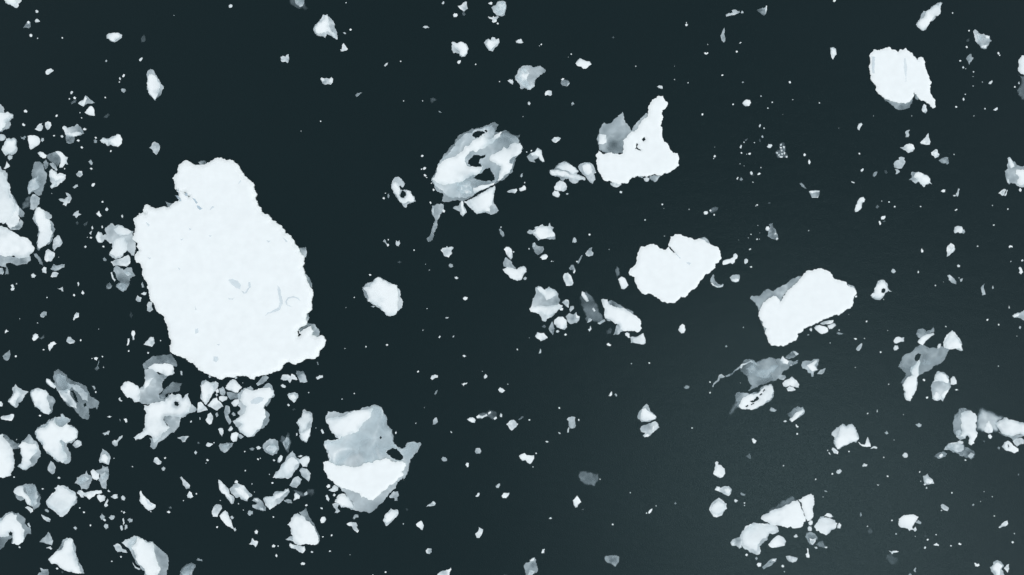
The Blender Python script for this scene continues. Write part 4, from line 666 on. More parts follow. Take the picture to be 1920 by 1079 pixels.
7 1340,918.6 1343.8,912.1 1348.8,912.9 1351.3,915.4 1357.6,912.1 1366.3,911.6 1372.1,917.9 1370.1,926.6 1366.3,930.4 1360.1,927.9 1353.8,924.1 1346.3,921.1
W 1340.5,918.1 1344.5,912.9 1348.8,914.1 1348.1,919.1 1343.8,920.4
W 1357.6,916.6 1365.1,914.1 1370.1,918.6 1366.3,929.1 1360.1,925.4
P|ice_fragment|ice fragment|pale rounded block just below the faceted white slab
8 1038.8,351.3 1042.6,343.8 1050.1,338.8 1060.1,343.8 1063.3,350.1 1062.1,356.3 1056.3,359.6 1046.3,358.1 1040.1,356.3
P|ice_fragment|ice fragment|grey and white mottled fragment below the cracked triangular floe's right corner
4 1509.7,1006.7 1512.7,999.2 1521.4,997.9 1531.4,1005.4 1533.2,1010.5 1526.4,1016.7 1524.7,1023 1517.7,1020.5 1513.9,1013
8 1517.7,1009.2 1523.9,1011.7 1530.2,1009.2 1528.9,1015.5 1522.7,1021.7 1518.9,1018
P|ice_fragment|ice fragment|dark grey shattered rubble with a white curl, right of the white bird-beak fragment
3 546.4,919.1 552.7,919.1 562.7,921.6 570.2,925.4 577.7,916.6 589,917.9 589.7,925.4 583.9,931.6 577.7,927.9 567.7,931.6 558.9,929.1 555.2,925.4
7 570.2,925.4 575.2,921.6 576.7,926.6 571.4,929.6
W 551.4,926.6 555.2,924.1 562.7,930.4 561.4,935.4 555.2,936.6 550.2,939.1 552.7,932.9
P|ice_fragment|ice fragment|smooth grey gem-shaped chip below the ragged white tusk floe
5 410.1,836.5 412.6,832 425.1,830.5 437.6,831 435.1,837.8 427.6,845.3 420.1,849.5 413.8,845.3
6 413.8,835.3 430.1,832.8 425.1,844 417.6,846.5
P|ice_fragment|ice fragment|white wedge with a grey left end, below right end of the white whale-shaped floe
6 1181.4,632.6 1187.7,631.6 1189.7,643.1 1182.7,643.1
9 1186.4,635.1 1188.2,632.1 1195.2,631.3 1206.4,625.1 1208.9,632.6 1210.2,643.9 1206.4,646.4 1195.2,644.6 1187.7,642.6
P|ice_fragment|ice fragment|white cross-shaped chip right of the mottled grey club-shaped floe
W 1078.8,119.6 1082.6,114.6 1087.6,109.6 1092.6,112.1 1098.9,115.1 1106.4,116.4 1108.9,121.4 1103.9,124.6 1098.9,128.9 1093.9,129.6 1090.1,125.1 1082.6,123.9
P|ice_fragment|ice fragment|pale tooth-shaped block above the dark grey sunken slab, centre
8 1055.6,520.3 1058.8,512.7 1065.1,511.5 1070.1,516.5 1075.1,530.3 1073.1,535.3 1061.3,536.3 1058.8,529
P|ice_fragment|ice fragment|small grey tent-shaped fragment above left of the white triangle at the bottom
5 74.1,1016.7 80.1,1009.2 87.6,1002.9 90.6,997.9 96.3,1006.7 99.6,1014.2 97.6,1023 93.8,1021.7 87.6,1020.5
P|ice_fragment|ice fragment|pale leaf-shaped fragment at the lower right of the tall frayed white floe
7 100.1,450.2 107.6,441.4 111.3,442.2 115.1,450.2 117.6,456.4 112.6,462.7 107.6,463.9 101.3,471.5 98.8,465.2
P|ice_fragment|ice fragment|white puzzle-piece chip alone in open water, lower centre
W 973,855.3 977.5,852 983.8,849.8 988,854 995,854.5 1001.3,854 1001.5,860.3 997.5,866.6 993.8,870.1 988.8,867.8 985,862.8 979.5,864.1 975.5,860.3
P|ice_fragment|ice fragment|pale rounded lump below the tall frayed white floe
8 83.8,481.5 86.3,470.2 90.1,467.2 96.3,471.5 103.1,475.2 101.3,482.7 96.3,490.2 87.6,491.5 83.8,487.7
P|ice_fragment|ice fragment|grey crumpled fragment below left of the comma-shaped white fragment
6 1675.1,307.5 1678.8,302.5 1686.3,300 1685.1,296.3 1691.3,294.5 1696.3,296.3 1695.1,300 1697.6,303.8 1693.8,311.3 1690.1,316.3 1682.6,316.3 1676.3,313.8
P|ice_fragment|ice fragment|small anchor-shaped white and grey fragment left of the three-pointed fragment
6 849.2,390.6 852.7,387.1 861.4,385.1 864.7,377.1 868.2,377.6 868.9,386.4 873.9,395.1 875.2,398.9 867.7,406.4 863.9,402.6 862.7,397.6 855.2,393.9
W 865.2,377.6 868.2,378.1 868.7,387.6 871.4,395.1 872.7,400.1 867.7,405.1 865.2,400.1 864.7,390.1
P|ice_fragment|ice fragment|grey rounded tooth below the white rounded nose, left of the heart-shaped floe
6 561.4,882.8 566.4,877.1 575.2,879.6 582.7,887.8 581.4,895.3 578.9,904.1 572.7,897.8 565.2,891.6
P|ice_fragment|ice fragment|small grey slab beside the white spiky scrap under the giant floe
5 555.2,700.2 556.4,695.2 567.7,696.4 572.7,703.9 576.4,716.4 570.2,718.2 562.7,717.2 558.9,708.9
P|ice_fragment|ice fragment|pale grey barrel-shaped chip below the white arrow-shaped floe
6 542.7,910.4 547.7,901.6 552.7,895.3 558.9,893.1 566.4,899.1 562.7,907.8 556.4,915.4 548.9,914.1
P|ice_fragment|ice fragment|dim dark hexagonal sunken flake near the bottom edge, lower right
2 1660,1048 1663.8,1040.5 1668.8,1038 1676.3,1044.2 1683.1,1045.5 1683.8,1053 1675.1,1060.5 1670.1,1058
P|ice_fragment|ice fragment|pale slanting oblong chip just left of the white carrot-shaped fragment
8 397.1,959.2 400.1,951.6 406.3,945.4 415.1,947.9 416.3,954.1 411.3,961.7 407.6,969.2 399.6,969.2 397.6,964.2
P|ice_fragment|ice fragment|dark grey cup-shaped sunken chip below the boat-shaped white wedge
4 998,462.7 998.8,456.4 1002.5,454.7 1006.3,460.2 1010,462.2 1018.8,462.2 1020.5,467.7 1016.3,474 1008.8,479 1003.8,475.2 1001.3,468.9
7 998,462.7 998.8,456.4 1002.5,454.7 1004.5,458.2 1001.5,463.9
P|ice_fragment|ice fragment|dark sunken flake under the lower end of the grey capsule floe
3 41.3,382.6 47.5,372.6 53.8,367.6 58.8,370.1 57.5,380.1 56.3,388.9 46.3,391.4 41.3,393.9
P|ice_fragment|ice fragment|small white star-shaped chip below the long grey tongue
8 826.4,469.7 830.1,465.2 836.4,464.7 837.6,461.7 840.2,464.7 846.4,462.7 850.7,464.7 846.4,470.2 847.7,475.2 843.9,479 841.4,483.2 837.6,481.5 832.6,480.2 830.6,474
P|ice_fragment|ice fragment|grey ridged fragment stuck to the left end of the C-shaped white floe
6 1369.6,1017.2 1373.1,1012.2 1380.1,1009.2 1387.6,1006.7 1390.1,1014.2 1390.6,1026.7 1386.3,1029.2 1380.1,1023 1372.6,1023.7
9 1370.1,1018 1373.8,1014.2 1378.8,1016.7 1376.3,1021.7 1372.1,1023
P|ice_fragment|ice fragment|white rounded chip, left of three under the parallelogram floe's lower right edge
W 1526.4,615.1 1530.2,610.6 1536.4,609.6 1545.2,612.1 1551.5,615.1 1552.2,622.6 1546.4,625.6 1541.4,626.8 1533.9,622.6
P|ice_fragment|ice fragment|grey kite-shaped ice lump right of the three-lobed knobbly fragment
6 279,277.8 284,274 286.5,267.8 290.2,265.8 296.5,269 300.2,274 299,281.5 293.2,291 287.7,286.5 285.2,280.8
P|ice_fragment|ice fragment|white bean-shaped chip in open water above the parallelogram floe's right end
W 1602.5,393.9 1604.5,385.1 1608.8,376.4 1612.5,371.4 1618.8,369.6 1622,373.9 1620.5,378.9 1616.3,381.4 1615.5,390.1 1612.5,393.9 1606.3,397.6 1603,398.1
P|ice_fragment|ice fragment|white rounded nose joined to the right corner of the white arrow-shaped floe
9 560.2,862.1 566.4,858.3 573.9,855 579.7,856.5 580.2,865.3 575.2,876.1 567.7,875.3 564.7,870.3
P|ice_fragment|ice fragment|white upright oblong chip just left of the notched white floe
W 1158.9,524 1165.2,519 1171.4,521.5 1174.7,527.8 1178.4,535.3 1173.9,540.3 1170.2,542.8 1164.7,541.5 1162.2,532.8
P|ice_fragment|ice fragment|white spiky scrap under the giant floe's lower right edge
8 526.4,711.4 530.2,702.7 540.2,702.7 545.2,706.4 546.4,701.4 552.7,703.9 557.7,712.7 553.9,712.7 547.7,711.4 543.9,718.9 538.9,712.7 531.4,713.9
P|ice_fragment|ice fragment|pale sausage-shaped fragment under the white sail-shaped floe
8 542.2,1022.2 543.9,1018.2 550.2,1021.5 560.2,1023.2 571.4,1024.7 572.7,1031.7 567.7,1037.7 561.4,1035.5 553.9,1029.2 546.4,1028
W 542.7,1021.7 546.4,1019.7 552.7,1026 547.7,1028
P|ice_fragment|ice fragment|white comma-shaped fragment with a tail pointing left, right side of the upper half
8 1687.6,277 1693.8,276.3 1698.8,271.3 1705.1,269.5 1712.6,272.5 1715.1,278.8 1711.3,284.5 1702.6,287.5 1697.6,282.5 1691.3,279.5
W 1698.8,280 1700.1,272.5 1706.3,271.3 1711.3,275 1712.6,280 1703.8,285.5
P|ice_fragment|ice fragment|winged white fragment with grey shoulder directly above a white wedge, upper left
6 146.4,193.9 150.1,190.7 156.4,188.2 160.1,179.7 165.1,182.7 172.6,188.9 178.1,193.2 172.6,194.7 165.1,194.2 160.1,196.4 157.1,200.2 151.4,197.7
W 147.1,193.9 156.4,189.7 160.1,180.7 163.1,186.4 160.1,192.2 156.4,198.2 151.4,196.7
P|ice_fragment|ice fragment|grey knobbly chip above right of the puzzle-piece chip
6 1062.6,786.5 1066.3,782.7 1071.3,781.5 1078.8,782.7 1078.1,790.3 1080.1,797.8 1077.6,802.8 1070.1,804 1066.3,799 1066.3,790.3
P|ice_fragment|ice fragment|white bone-shaped sliver off the right side of the notched white floe
W 1354.6,494 1356.3,489 1363.8,486.7 1371.3,484.2 1374.6,482.7 1375.1,477.7 1378.8,475.2 1383.1,480.2 1382.1,484.7 1378.1,487.2 1377.1,492.7 1373.1,495.7 1368.8,493.5 1360.1,496.5 1355.6,497.2
P|ice_fragment|ice fragment|pale teardrop chip pointing down below the kidney-shaped white chip
8 1774.6,470.2 1776.4,461.4 1782.6,455.7 1788.9,460.2 1791.1,467.7 1786.4,474 1780.1,479 1775.1,482.2
W 1781.4,470.2 1786.4,462.7 1789.6,467.2 1783.9,474
P|ice_fragment|ice fragment|pale flat sliver just left of the white hourglass fragment
7 -30.5,754 2.5,753.2 5.5,757.7 4.5,762.2 -30.5,760.2
P|ice_fragment|ice fragment|dark grey flat oblong chip just above left of the ragged white tusk floe
4 425.1,735.2 435.1,735.9 447.6,737.7 452.6,742.7 445.1,747.7 432.6,749.7 427.6,744
P|ice_fragment|ice fragment|grey upright sliver just left of the ragged white tusk floe
5 420.1,772.7 423.8,760.2 430.1,762.7 431.6,772.7 427.6,777.7 433.8,790.3 430.1,796.5 423.8,786.5
P|ice_chip|ice chip|dark grey upright sliver left of the bottom-edge grey fragment
3 943.2,1078.8 947.7,1077.3 952.7,1078 952.2,1108.5 945.2,1109.3
P|ice_chip|ice chip|grey cone-shaped fragment under the white whale-shaped floe
5 1150.1,628.8 1153.9,617.6 1157.6,607.6 1163.2,607.6 1166.4,615.1 1172.7,613.8 1173.2,619.6 1163.9,622.6 1158.9,627.6
P|ice_chip|ice chip|pale knobbly chip right of the dark drowned chain
8 949,795.8 954,791.5 959,787.7 964,787.7 967.7,791.5 969.7,797.8 967.7,801.5 962.7,805.3 959,807.8 954,801.5
P|ice_chip|ice chip|white square-topped chip with pointed foot, below the small grey slab
7 538.9,740.2 541.4,737.7 552.7,735.7 557.7,737.7 559.4,745.2 551.4,755.7 545.2,750.2
W 540.2,740.7 551.4,738.9 556.4,745.2 550.7,754
P|ice_chip|ice chip|pale forked branch-like fragment between the claw-shaped fragment and the lumpy grey floe
7 110.1,373.9 115.1,372.6 120.1,373.9 127.6,368.8 122.6,361.3 131.3,365.1 134.6,372.6 131.3,380.1 126.3,381.4 123.8,387.1 117.6,383.9 120.1,380.1 113.8,377.6
P|ice_chip|ice chip|white bell-shaped chip with two crumbs under it, right of the thumb-shaped floe
6 1730.1,892.8 1735.1,892.1 1738.9,888.6 1742.6,895.3 1748.9,900.3 1751.4,907.1 1742.6,908.6 1733.9,906.6 1731.3,900.3
W 1733.9,901.6 1736.4,895.3 1742.6,896.6 1747.6,902.8 1745.1,907.1 1737.1,906.1
P|ice_chip|ice chip|small ragged white flower-shaped chip below left of the white ball-shaped lump
W 1003,631.3 1007.5,623.1 1013.8,625.1 1020,624.6 1023.8,629.6 1027.1,633.8 1021.3,637.6 1013.8,640.1 1010,636.3
P|ice_chip|ice chip|white triangular chip right under the white mitten block
8 370,774 371.3,755.2 377.5,754 385,762.7 389.6,769 380,771.5
P|ice_chip|ice chip|grey upright oblong chip just below the white furrowed floe
6 89.6,881.6 92.6,870.3 95.1,864.6 100.1,867.8 104.6,876.6 102.6,886.6 98.8,889.6 92.6,885.3
P|ice_chip|ice chip|small knobbly bone-shaped chip alone in open water below the faceted tent floe
7 600.7,148.9 602.7,145.6 607.7,147.6 612.7,146.4 617.7,148.1 621.5,145.1 624.2,147.6 623.7,155.2 620.2,159.2 615.2,157.7 610.2,159.2 604.7,156.4
W 600.7,148.9 603.2,145.9 607.7,148.1 609,151.4 605.2,153.9
P|ice_chip|ice chip|small white oval resting on the top of the grey-necked white fragment
W 944.7,467.7 949,463.2 954.7,463.7 959.7,468.9 961.2,482.7 957.7,487.2 952.7,482.2 949,476.5
P|ice_chip|ice chip|thin crescent-shaped sliver hugging the lower right of the notched white floe
5 1331.3,527.8 1333,521.5 1337,514.7 1339,516.5 1338.5,521.5 1341.3,527.8 1346.3,532.8 1352.6,534.8 1355.1,532.3 1356.6,534 1355.1,537.8 1350.1,539.8 1343.8,539.8 1336.3,535.3
W 1332,530.3 1336.3,531.5 1341.3,535.8 1347.6,537.3 1352.6,535.8 1356.1,534 1354.6,538.3 1345.5,539.8 1336.3,535.8
P|ice_chip|ice chip|pale grey block below the right-edge cluster's white floe, touching the picture's edge
7 1899,827.8 1904,822.8 1914,821 1919.7,825.3 1919,832.8 1911.5,834 1906.5,837.8 1901.5,832.8
P|ice_chip|ice chip|grey sausage-shaped chip between the giant floe and the ragged white tusk floe
5 480.1,720.2 485.1,715.2 492.6,705.2 498.9,703.9 503.9,707.7 498.9,715.2 492.6,720.2 483.9,723.9
P|ice_chip|ice chip|white wedge directly below the winged white fragment, upper left
W 158.9,211.5 162.6,206.5 167.1,200.7 171.4,199.2 175.1,202.7 177.1,209 178.1,217.2 172.6,217.2 165.1,215.2
P|ice_chip|ice chip|pale ragged splinters at the upper left of the arched bottom-edge floe
7 212.7,1023 220.2,1019.2 226.4,1023 228.9,1029.2 236.4,1031.7 238.9,1036.7 235.2,1036.7 227.7,1034.2 220.2,1035.5 216.4,1030.5
P|ice_chip|ice chip|pale folded leaf-shaped chip between the keyhole chip and the giant floe
8 269.7,646.4 276.5,638.8 282.7,632.1 288.2,632.6 289,640.1 290.2,643.9 284.7,650.6 276.5,648.1
P|ice_chip|ice chip|grey feather-shaped fragment with a white tip, below the C-shaped white floe
5 1428.9,1064.3 1435.1,1058.7 1440.1,1053 1447.6,1048 1456.4,1047.2 1455.1,1053 1450.1,1055.5 1446.4,1060.5 1440.1,1063 1432.1,1068
W 1446.4,1051.7 1450.1,1048 1456.1,1047.7 1452.6,1053
P|ice_chip|ice chip|pale flat sole-shaped chip below the white hourglass fragment at left edge
8 1.3,782.7 6.3,779.7 15,779 21.3,776.5 26.3,777.2 25,784 21.3,789.7 10,788.2 2.5,786.5
P|ice_chip|ice chip|white upright sliver above left of the ragged round floe
W 1560.2,-30.5 1561.5,2.5 1564,5 1566.7,2.5 1567.7,-30.5
P|ice_chip|ice chip|small grey bucket-shaped chip with white top and bottom edges, right of centre
5 1516.4,359.6 1522.7,357.6 1530.2,357.1 1536.9,358.1 1536.4,363.8 1533.9,370.6 1523.9,371.1 1519.7,365.1
W 1517.2,358.8 1523.9,358.1 1530.2,358.8 1536.7,358.1 1535.7,360.6 1527.7,361.3 1522.7,363.1 1518.9,361.3
9 1521.4,369.1 1534.7,368.6 1533.7,371.1 1522.7,371.4
P|ice_chip|ice chip|white rounded block at the top of the small rubble ring, lower left
W 170.1,884.1 173.9,880.3 180.1,884.1 186.4,889.1 185.6,897.8 181.4,901.1 172.6,895.3
P|ice_chip|ice chip|pale knobbly chip right of the comma-shaped white fragment
8 1725.1,267.8 1730.1,262.8 1736.4,256.5 1740.6,249.7 1741.4,257.8 1744.6,266.5 1743.1,271.5 1735.1,271.5 1728.1,270.3
P|ice_chip|ice chip|grey flat sliver below the tall frayed white floe
5 94.6,504 100.1,495.2 107.6,499 121.3,495.7 120.6,501.5 112.6,505.2 103.8,508.5 96.3,506.5
P|ice_chip|ice chip|white leaf-shaped chip with a grey sunken tail at the smoky drowned floe's right end
4 1472.6,671.4 1480.2,663.1 1487.7,658.1 1492.7,658.9 1497.7,663.9 1492.7,667.6 1487.7,671.4 1478.9,673.9
8 1487.2,660.1 1490.2,658.4 1497.2,663.9 1492.7,667.1
W 1462.6,676.4 1465.1,671.4 1468.1,667.6 1471.4,672.6 1478.9,678.1 1476.4,683.9 1468.9,682.1
P|ice_chip|ice chip|pale bent chip below the heart-shaped floe's lower left side
8 650,982.9 657.5,979.2 667.5,979.7 670.5,985.4 668.8,987.9 673,995.4 670,999.2 663.8,994.2 660,987.2 653.8,986.2
P|ice_chip|ice chip|small grey and white block right of the notched white floe's lower right corner
6 1368.1,520.3 1372.6,516.5 1380.1,515.2 1386.3,515.7 1387.1,521.5 1385.1,527.8 1378.8,529.8 1372.6,527.8
W 1372.6,524 1378.8,522.3 1385.1,523.3 1384.6,527.3 1378.8,529.3 1373.8,527.3
P|ice_chip|ice chip|pale upright oblong chip below the white mitten block
8 385.5,787.7 390.1,776.5 395.1,774 399.6,781.5 396.3,795.3 392.6,796.5 387.6,791.5
P|ice_chip|ice chip|grey hammer-shaped chip under the heart-shaped floe's right side
6 729.6,931.6 733.8,926.6 737.6,921.6 746.3,921.6 748.1,929.1 745.1,932.9 745.6,939.1 740.1,939.1 738.8,933.6 731.3,934.1
P|ice_chip|ice chip|small grey streak with a white spot at the left end of the arched grey fragment
4 1751.4,856.5 1757.6,850.3 1770.1,847 1775.6,851.5 1772.6,856.5 1763.9,860.3 1758.9,860.3
W 1760.1,855.3 1765.1,850.3 1768.1,852.8 1763.9,858.5
P|ice_chip|ice chip|white bulb with a grey tail beside the lower tip of the tusk floe
5 445.1,814 451.3,814 457.6,819 451.3,823.5 447.6,820.3
W 432.6,820.3 434.6,812.8 442.6,810.3 447.6,812.8 445.1,820.3 443.8,827.8 437.6,829.5 433.8,825.3
P|ice_chip|ice chip|small white diamond-shaped chip below the dim grey rectangular flake
W 1073.8,939.1 1077.6,935.4 1082.1,929.6 1085.1,934.1 1089.6,942.1 1083.8,946.6 1082.6,951.1 1078.8,952.1 1075.6,946.6
P|ice_chip|ice chip|grey upright oblong chip left of the grey drum-shaped lump
3 866.4,23 869.7,21.5 873.7,27.5 870.2,30.5 867.2,28
8 858.2,11.3 865.2,10 868.9,5.5 874.7,3.5 875.7,11.3 877.2,16.3 872.7,20 869.7,22.5 865.2,18.8 860.7,15
P|ice_chip|ice chip|white upright tablet-shaped chip left of the ragged round floe, upper right
7 1556.5,90.1 1561.5,88.8 1567.7,92.6 1568.5,102.6 1562.2,112.1 1558.7,106.4
W 1557.2,90.6 1565.2,92.1 1566.7,101.4 1562.2,106.4 1559,100.1
P|ice_chip|ice chip|grey flat oblong chip right of the C-shaped white floe
6 1473.1,1043.7 1480.2,1042.2 1487.7,1044.2 1495.7,1046.7 1492.7,1053 1486.4,1055.5 1478.9,1053
P|ice_chip|ice chip|dark grey sunken flake right of the mottled fragment, lower right
3 1527.7,1021.7 1533.9,1016.7 1542.7,1013 1545.7,1021.7 1552.7,1026.2 1545.2,1028.7 1535.2,1025.5
P|ice_chip|ice chip|small dark grey fan-shaped chip with a bright right edge near the top
4 1418.9,18.8 1428.9,15.5 1434.6,15 1435.6,11.3 1437.6,11.3 1438.1,18.8 1435.6,26.3 1433.1,29.5 1428.9,28 1421.4,22
8 1434.6,15.5 1436.4,11 1438.1,11.5 1437.6,18.8 1435.1,27.5
P|ice_chip|ice chip|white kidney-shaped chip with a small grey companion, right side of the middle
5 1803.7,432.7 1807.2,430.2 1809.7,435.2 1807.2,438.9 1803.7,437.2
9 1788.1,432.7 1790.1,426.4 1796.4,423.9 1803.2,425.2 1805.2,431.4 1803.2,437.2 1799.6,437.7 1796.4,435.2 1791.4,438.2 1788.9,436.4
P|ice_chip|ice chip|grey slanting sliver left of the upward-pointing white dagger fragment
6 338,895.3 340.5,894.1 347.5,901.6 356.3,910.4 355,916.1 348.8,917.1 343,909.1
P|ice_chip|ice chip|white flat oblong chip above the drowned grey butterfly floe
9 1675.1,640.1 1678.8,633.8 1685.1,631.6 1690.1,633.8 1695.1,632.6 1695.1,640.1 1691.3,641.4 1687.6,641.4 1681.3,644.6 1677.6,643.9
P|ice_chip|ice chip|small pale horned chip alone in open water left of the faceted tent floe
7 525.9,107.6 530.2,105.1 535.2,107.1 537.7,103.1 541.4,102.1 542.2,110.1 539.7,118.6 535.2,115.6 528.9,116.6 526.7,113.9
P|ice_chip|ice chip|pale upright oblong chip above right of the bottom-edge white scrap
8 891.4,1000.4 896.4,996.7 897.7,988.7 901.4,991.2 905.7,992.9 905.2,997.9 903.2,1002.9 898.9,1009.2 893.9,1008.7
P|ice_chip|ice chip|grey stubby chip just right of the white furrowed floe
6 136.4,835.3 140.1,827.8 145.1,825.3 152.1,827.8 153.1,835.3 147.6,838.5 142.6,840.3
P|ice_chip|ice chip|small grey shark-fin chip near the left edge, lower left
4 5,668.1 11.3,662.6 18,656.6 20,665.1 17.5,672.6 13.8,676.6 7.5,673.9
P|ice_chip|ice chip|small white round lump hanging under the small rubble ring, lower left
9 182.1,929.6 185.1,927.4 193.9,928.4 198.4,931.6 196.4,939.1 188.9,942.1 183.9,936.6
P|ice_chip|ice chip|white stubby chip below the notched white floe
W 1271.5,618.8 1274,612.6 1279,607.6 1284,610.1 1285.2,617.6 1282.7,624.6 1277.7,625.6
P|ice_chip|ice chip|grey flat oblong chip just below right of the boot-shaped floe
5 1217.7,331.3 1225.2,328.8 1239.7,328.8 1235.2,333.8 1227.7,342.1 1220.2,337.1
P|ice_chip|ice chip|grey knobbly chip right of the boat-shaped white wedge
6 1097.1,475.2 1101.4,470.2 1105.1,465.7 1110.1,463.9 1108.9,470.2 1112.6,474 1111.4,479.7 1103.9,481.5 1098.9,479.7
P|ice_chip|ice chip|small dark grey wedge lying beside a knobbly white chip, upper right
4 1760.1,301.3 1766.4,297 1773.9,294.5 1778.1,295.5 1778.1,307.5 1775.1,309.5 1773.9,306.3 1766.4,306.3
P|ice_chip|ice chip|pale upright oblong chip just below left of the giant floe
7 275.7,572.5 279,566.3 285.7,567.5 284.7,575 287.2,581.3 281.5,585.5 275.7,582.5
P|ice_chip|ice chip|grey and white knobbly chip right of the comma-shaped white fragment
7 1745.6,286.3 1750.1,283 1754.6,280 1757.6,281.3 1758.1,287 1761.4,289.5 1758.9,295 1753.1,297 1750.1,292.5 1747.1,291.3
W 1748.9,286.3 1755.1,282.5 1757.1,288.8 1753.9,294.5 1750.6,291.3
P|ice_chip|ice chip|small pale twisted fragment near the top edge, right of centre
6 1360.6,28 1366.3,25 1373.8,23.8 1372.1,20 1378.8,18.5 1383.8,22 1386.3,20.5 1387.1,23.5 1381.3,26.3 1376.3,28.8 1367.6,30 1362.1,32
P|ice_chip|ice chip|grey upright sliver just left of the white ball-shaped lump
5 1028.8,616.3 1032.6,607.6 1035.1,602.6 1038.1,608.8 1039.6,617.6 1036.3,628.8 1032.6,623.8
P|ice_chip|ice chip|pale flat sliver just below the boot-shaped floe
7 1144.6,343.1 1152.6,341.3 1165.2,342.6 1164.7,347.1 1156.4,351.6 1148.9,349.6 1145.1,347.1
P|ice_chip|ice chip|white curved tusk touching the lower right of the thumb-shaped white floe
W 1608.8,829 1615,833.5 1621.3,834 1623.8,826.5 1626.5,819.5 1630,827.8 1632.5,838 1625,838.3 1615,836
P|ice_chip|ice chip|white stubby chip right of the white brick-shaped fragment
W 780.1,982.9 783.9,979.7 790.1,976.7 794.6,985.4 792.1,994.2 788.9,992.9 781.4,986.7
P|ice_chip|ice chip|dark round sunken lump with a bright rim, right of the mottled grey club-shaped floe
4 1051.3,156.4 1053.1,150.2 1058.8,149.6 1065.1,151.4 1068.1,155.7 1061.3,162.2 1055.1,161.4
W 1051.6,150.2 1054.6,147.1 1058.1,147.6 1055.1,151.2
9 1065.1,157.7 1068.1,155.7 1065.1,161.4 1061.3,162.7
P|ice_chip|ice chip|pale slanting sliver left of the spread-armed floe
7 210.2,829 213.9,825.3 218.9,826.5 223.9,819 230.2,816.5 228.9,821.5 221.4,829 220.2,835.3 216.4,837 211.4,833.5
P|ice_chip|ice chip|grey upright oblong chip below left of the heart-shaped floe
6 623.2,945.4 629,942.9 635.2,945.4 632.7,952.9 637.7,959.2 632.7,962.9 627.2,961.7 630.2,956.6 625.7,951.6
P|ice_chip|ice chip|white stubby chip just left of the ragged white tusk floe
9 433.8,755.7 438.8,750.5 447.6,748.7 450.1,755.7 442.6,762.7 437.6,762.2
P|ice_chip|ice chip|small slanting grey lozenge chip below the teardrop chip
5 1776.4,516.5 1780.1,515.7 1787.6,521.5 1793.1,527.8 1793.1,533.3 1786.4,531.5 1778.9,525.3
P|ice_chip|ice chip|dark sunken blob with a white dot beside a tiny chip, above the notched white floe
3 1328.8,395.1 1333.8,390.1 1341.3,387.1 1347.1,388.9 1345.5,395.1 1338.8,398.9 1332.5,400.1
W 1330,395.1 1332,393.1 1334,395.6 1332,397.1
P|ice_chip|ice chip|lone white rounded pebble of ice in open water, upper right of centre
W 1392.1,194.7 1395.1,189.4 1399.6,187.2 1406.3,188.2 1408.1,193.2 1405.1,198.7 1397.6,199.7
P|ice_chip|ice chip|small white trapezoid chip touching the right side of the grey-belted white floe
9 1782.1,721.4 1782.1,710.2 1786.4,705.7 1790.1,707.2 1793.6,719.7 1787.6,722.2
P|ice_chip|ice chip|thin pale upright splinter in open water below the small twisted fragment
5 1350.8,67.6 1354.6,58.8 1358.1,52.1 1358.8,56.3 1357.6,63.8 1360.1,75.1 1357.1,80.1 1353.1,76.3
P|ice_chip|ice chip|grey upright oblong chip below the folded grey fragment
5 1811.4,110.1 1817.7,102.1 1821.4,101.6 1822.2,107.6 1825.2,108.9 1820.2,116.4 1817.2,122.1 1815.2,116.4
P|ice_chip|ice chip|pale stubby chip above the grey manta-shaped floe
7 124.6,640.6 127.6,632.1 132.6,632.1 135.1,636.3 141.1,640.1 138.9,643.9 131.3,645.1
P|ice_chip|ice chip|pale stubby chip left of the grey basket-shaped fragment
8 85.1,230.2 90.1,227.7 95.1,229.7 96.6,235.2 93.8,240.7 88.8,244 85.6,239
P|ice_chip|ice chip|pale knobbly chip just below the spread-armed floe
8 287.7,865.3 290.2,858.5 295.2,857.8 299,862.8 303.2,866.1 301.5,870.3 296.5,871.6 292.2,869.1
P|ice_chip|ice chip|pale knobbly chip left of the grey basket-shaped fragment
8 65.5,242.7 68.8,239 73.8,232.7 78.8,231.5 78.1,235.2 81.1,236.5 79.6,242.7 77.1,245.7 71.3,245.2
P|ice_chip|ice chip|grey upright oblong chip just left of the white diamond block
6 411.3,728.9 417.6,725.2 423.1,735.2 420.1,742.2 412.6,738.9
P|ice_chip|ice chip|white flat oblong chip just below the white diamond block
9 410.6,744.5 416.3,742.5 426.3,744.5 425.1,750.2 416.3,754 411.3,750.7
P|ice_chip|ice chip|dark grey slanting sliver just right of the lower left-edge floe
4 63,476.5 67.6,475.7 75.1,482.7 80.1,492.7 81.3,499 75.1,495.2 71.3,486.5
P|ice_chip|ice chip|small white pebble-like block, lower of two below the faceted white slab
9 1035.6,362.6 1039.6,357.6 1046.3,358.8 1050.1,365.1 1047.6,370.1 1041.3,369.1 1036.3,366.3
P|ice_chip|ice chip|grey flat oblong chip just below right of the spread-armed floe
6 332.5,821.5 342.5,818 355,819 350,822.8 347,829 342.5,829.5 340,824.5
P|ice_chip|ice chip|pale knobbly chip below right of the white carrot-shaped fragment
8 467.1,1020.5 471.4,1015.5 473.1,1009.2 476.4,1014.2 483.9,1015.5 482.1,1021.7 478.9,1026.7 475.1,1021.7
P|ice_chip|ice chip|pale slanting oblong chip above the grey manta-shaped floe
8 90.6,647.6 95.1,642.6 101.3,640.6 106.3,644.6 100.1,647.6 96.3,653.9 93.1,658.6 91.1,653.9
P|ice_chip|ice chip|pale stubby chip just below left of the heart-shaped floe
8 615.7,919.6 622.7,915.9 626.5,909.6 634,914.6 632.7,920.4 627.7,922.9
P|ice_chip|ice chip|thin pale sliver pressed against the parallelogram floe's lower right edge
8 1537.7,607.1 1545.2,603.1 1555.2,601.3 1562.7,600.6 1562.2,604.6 1554,608.1 1545.2,609.1
P|ice_chip|ice chip|dark grey upright sliver just left of the notched white floe
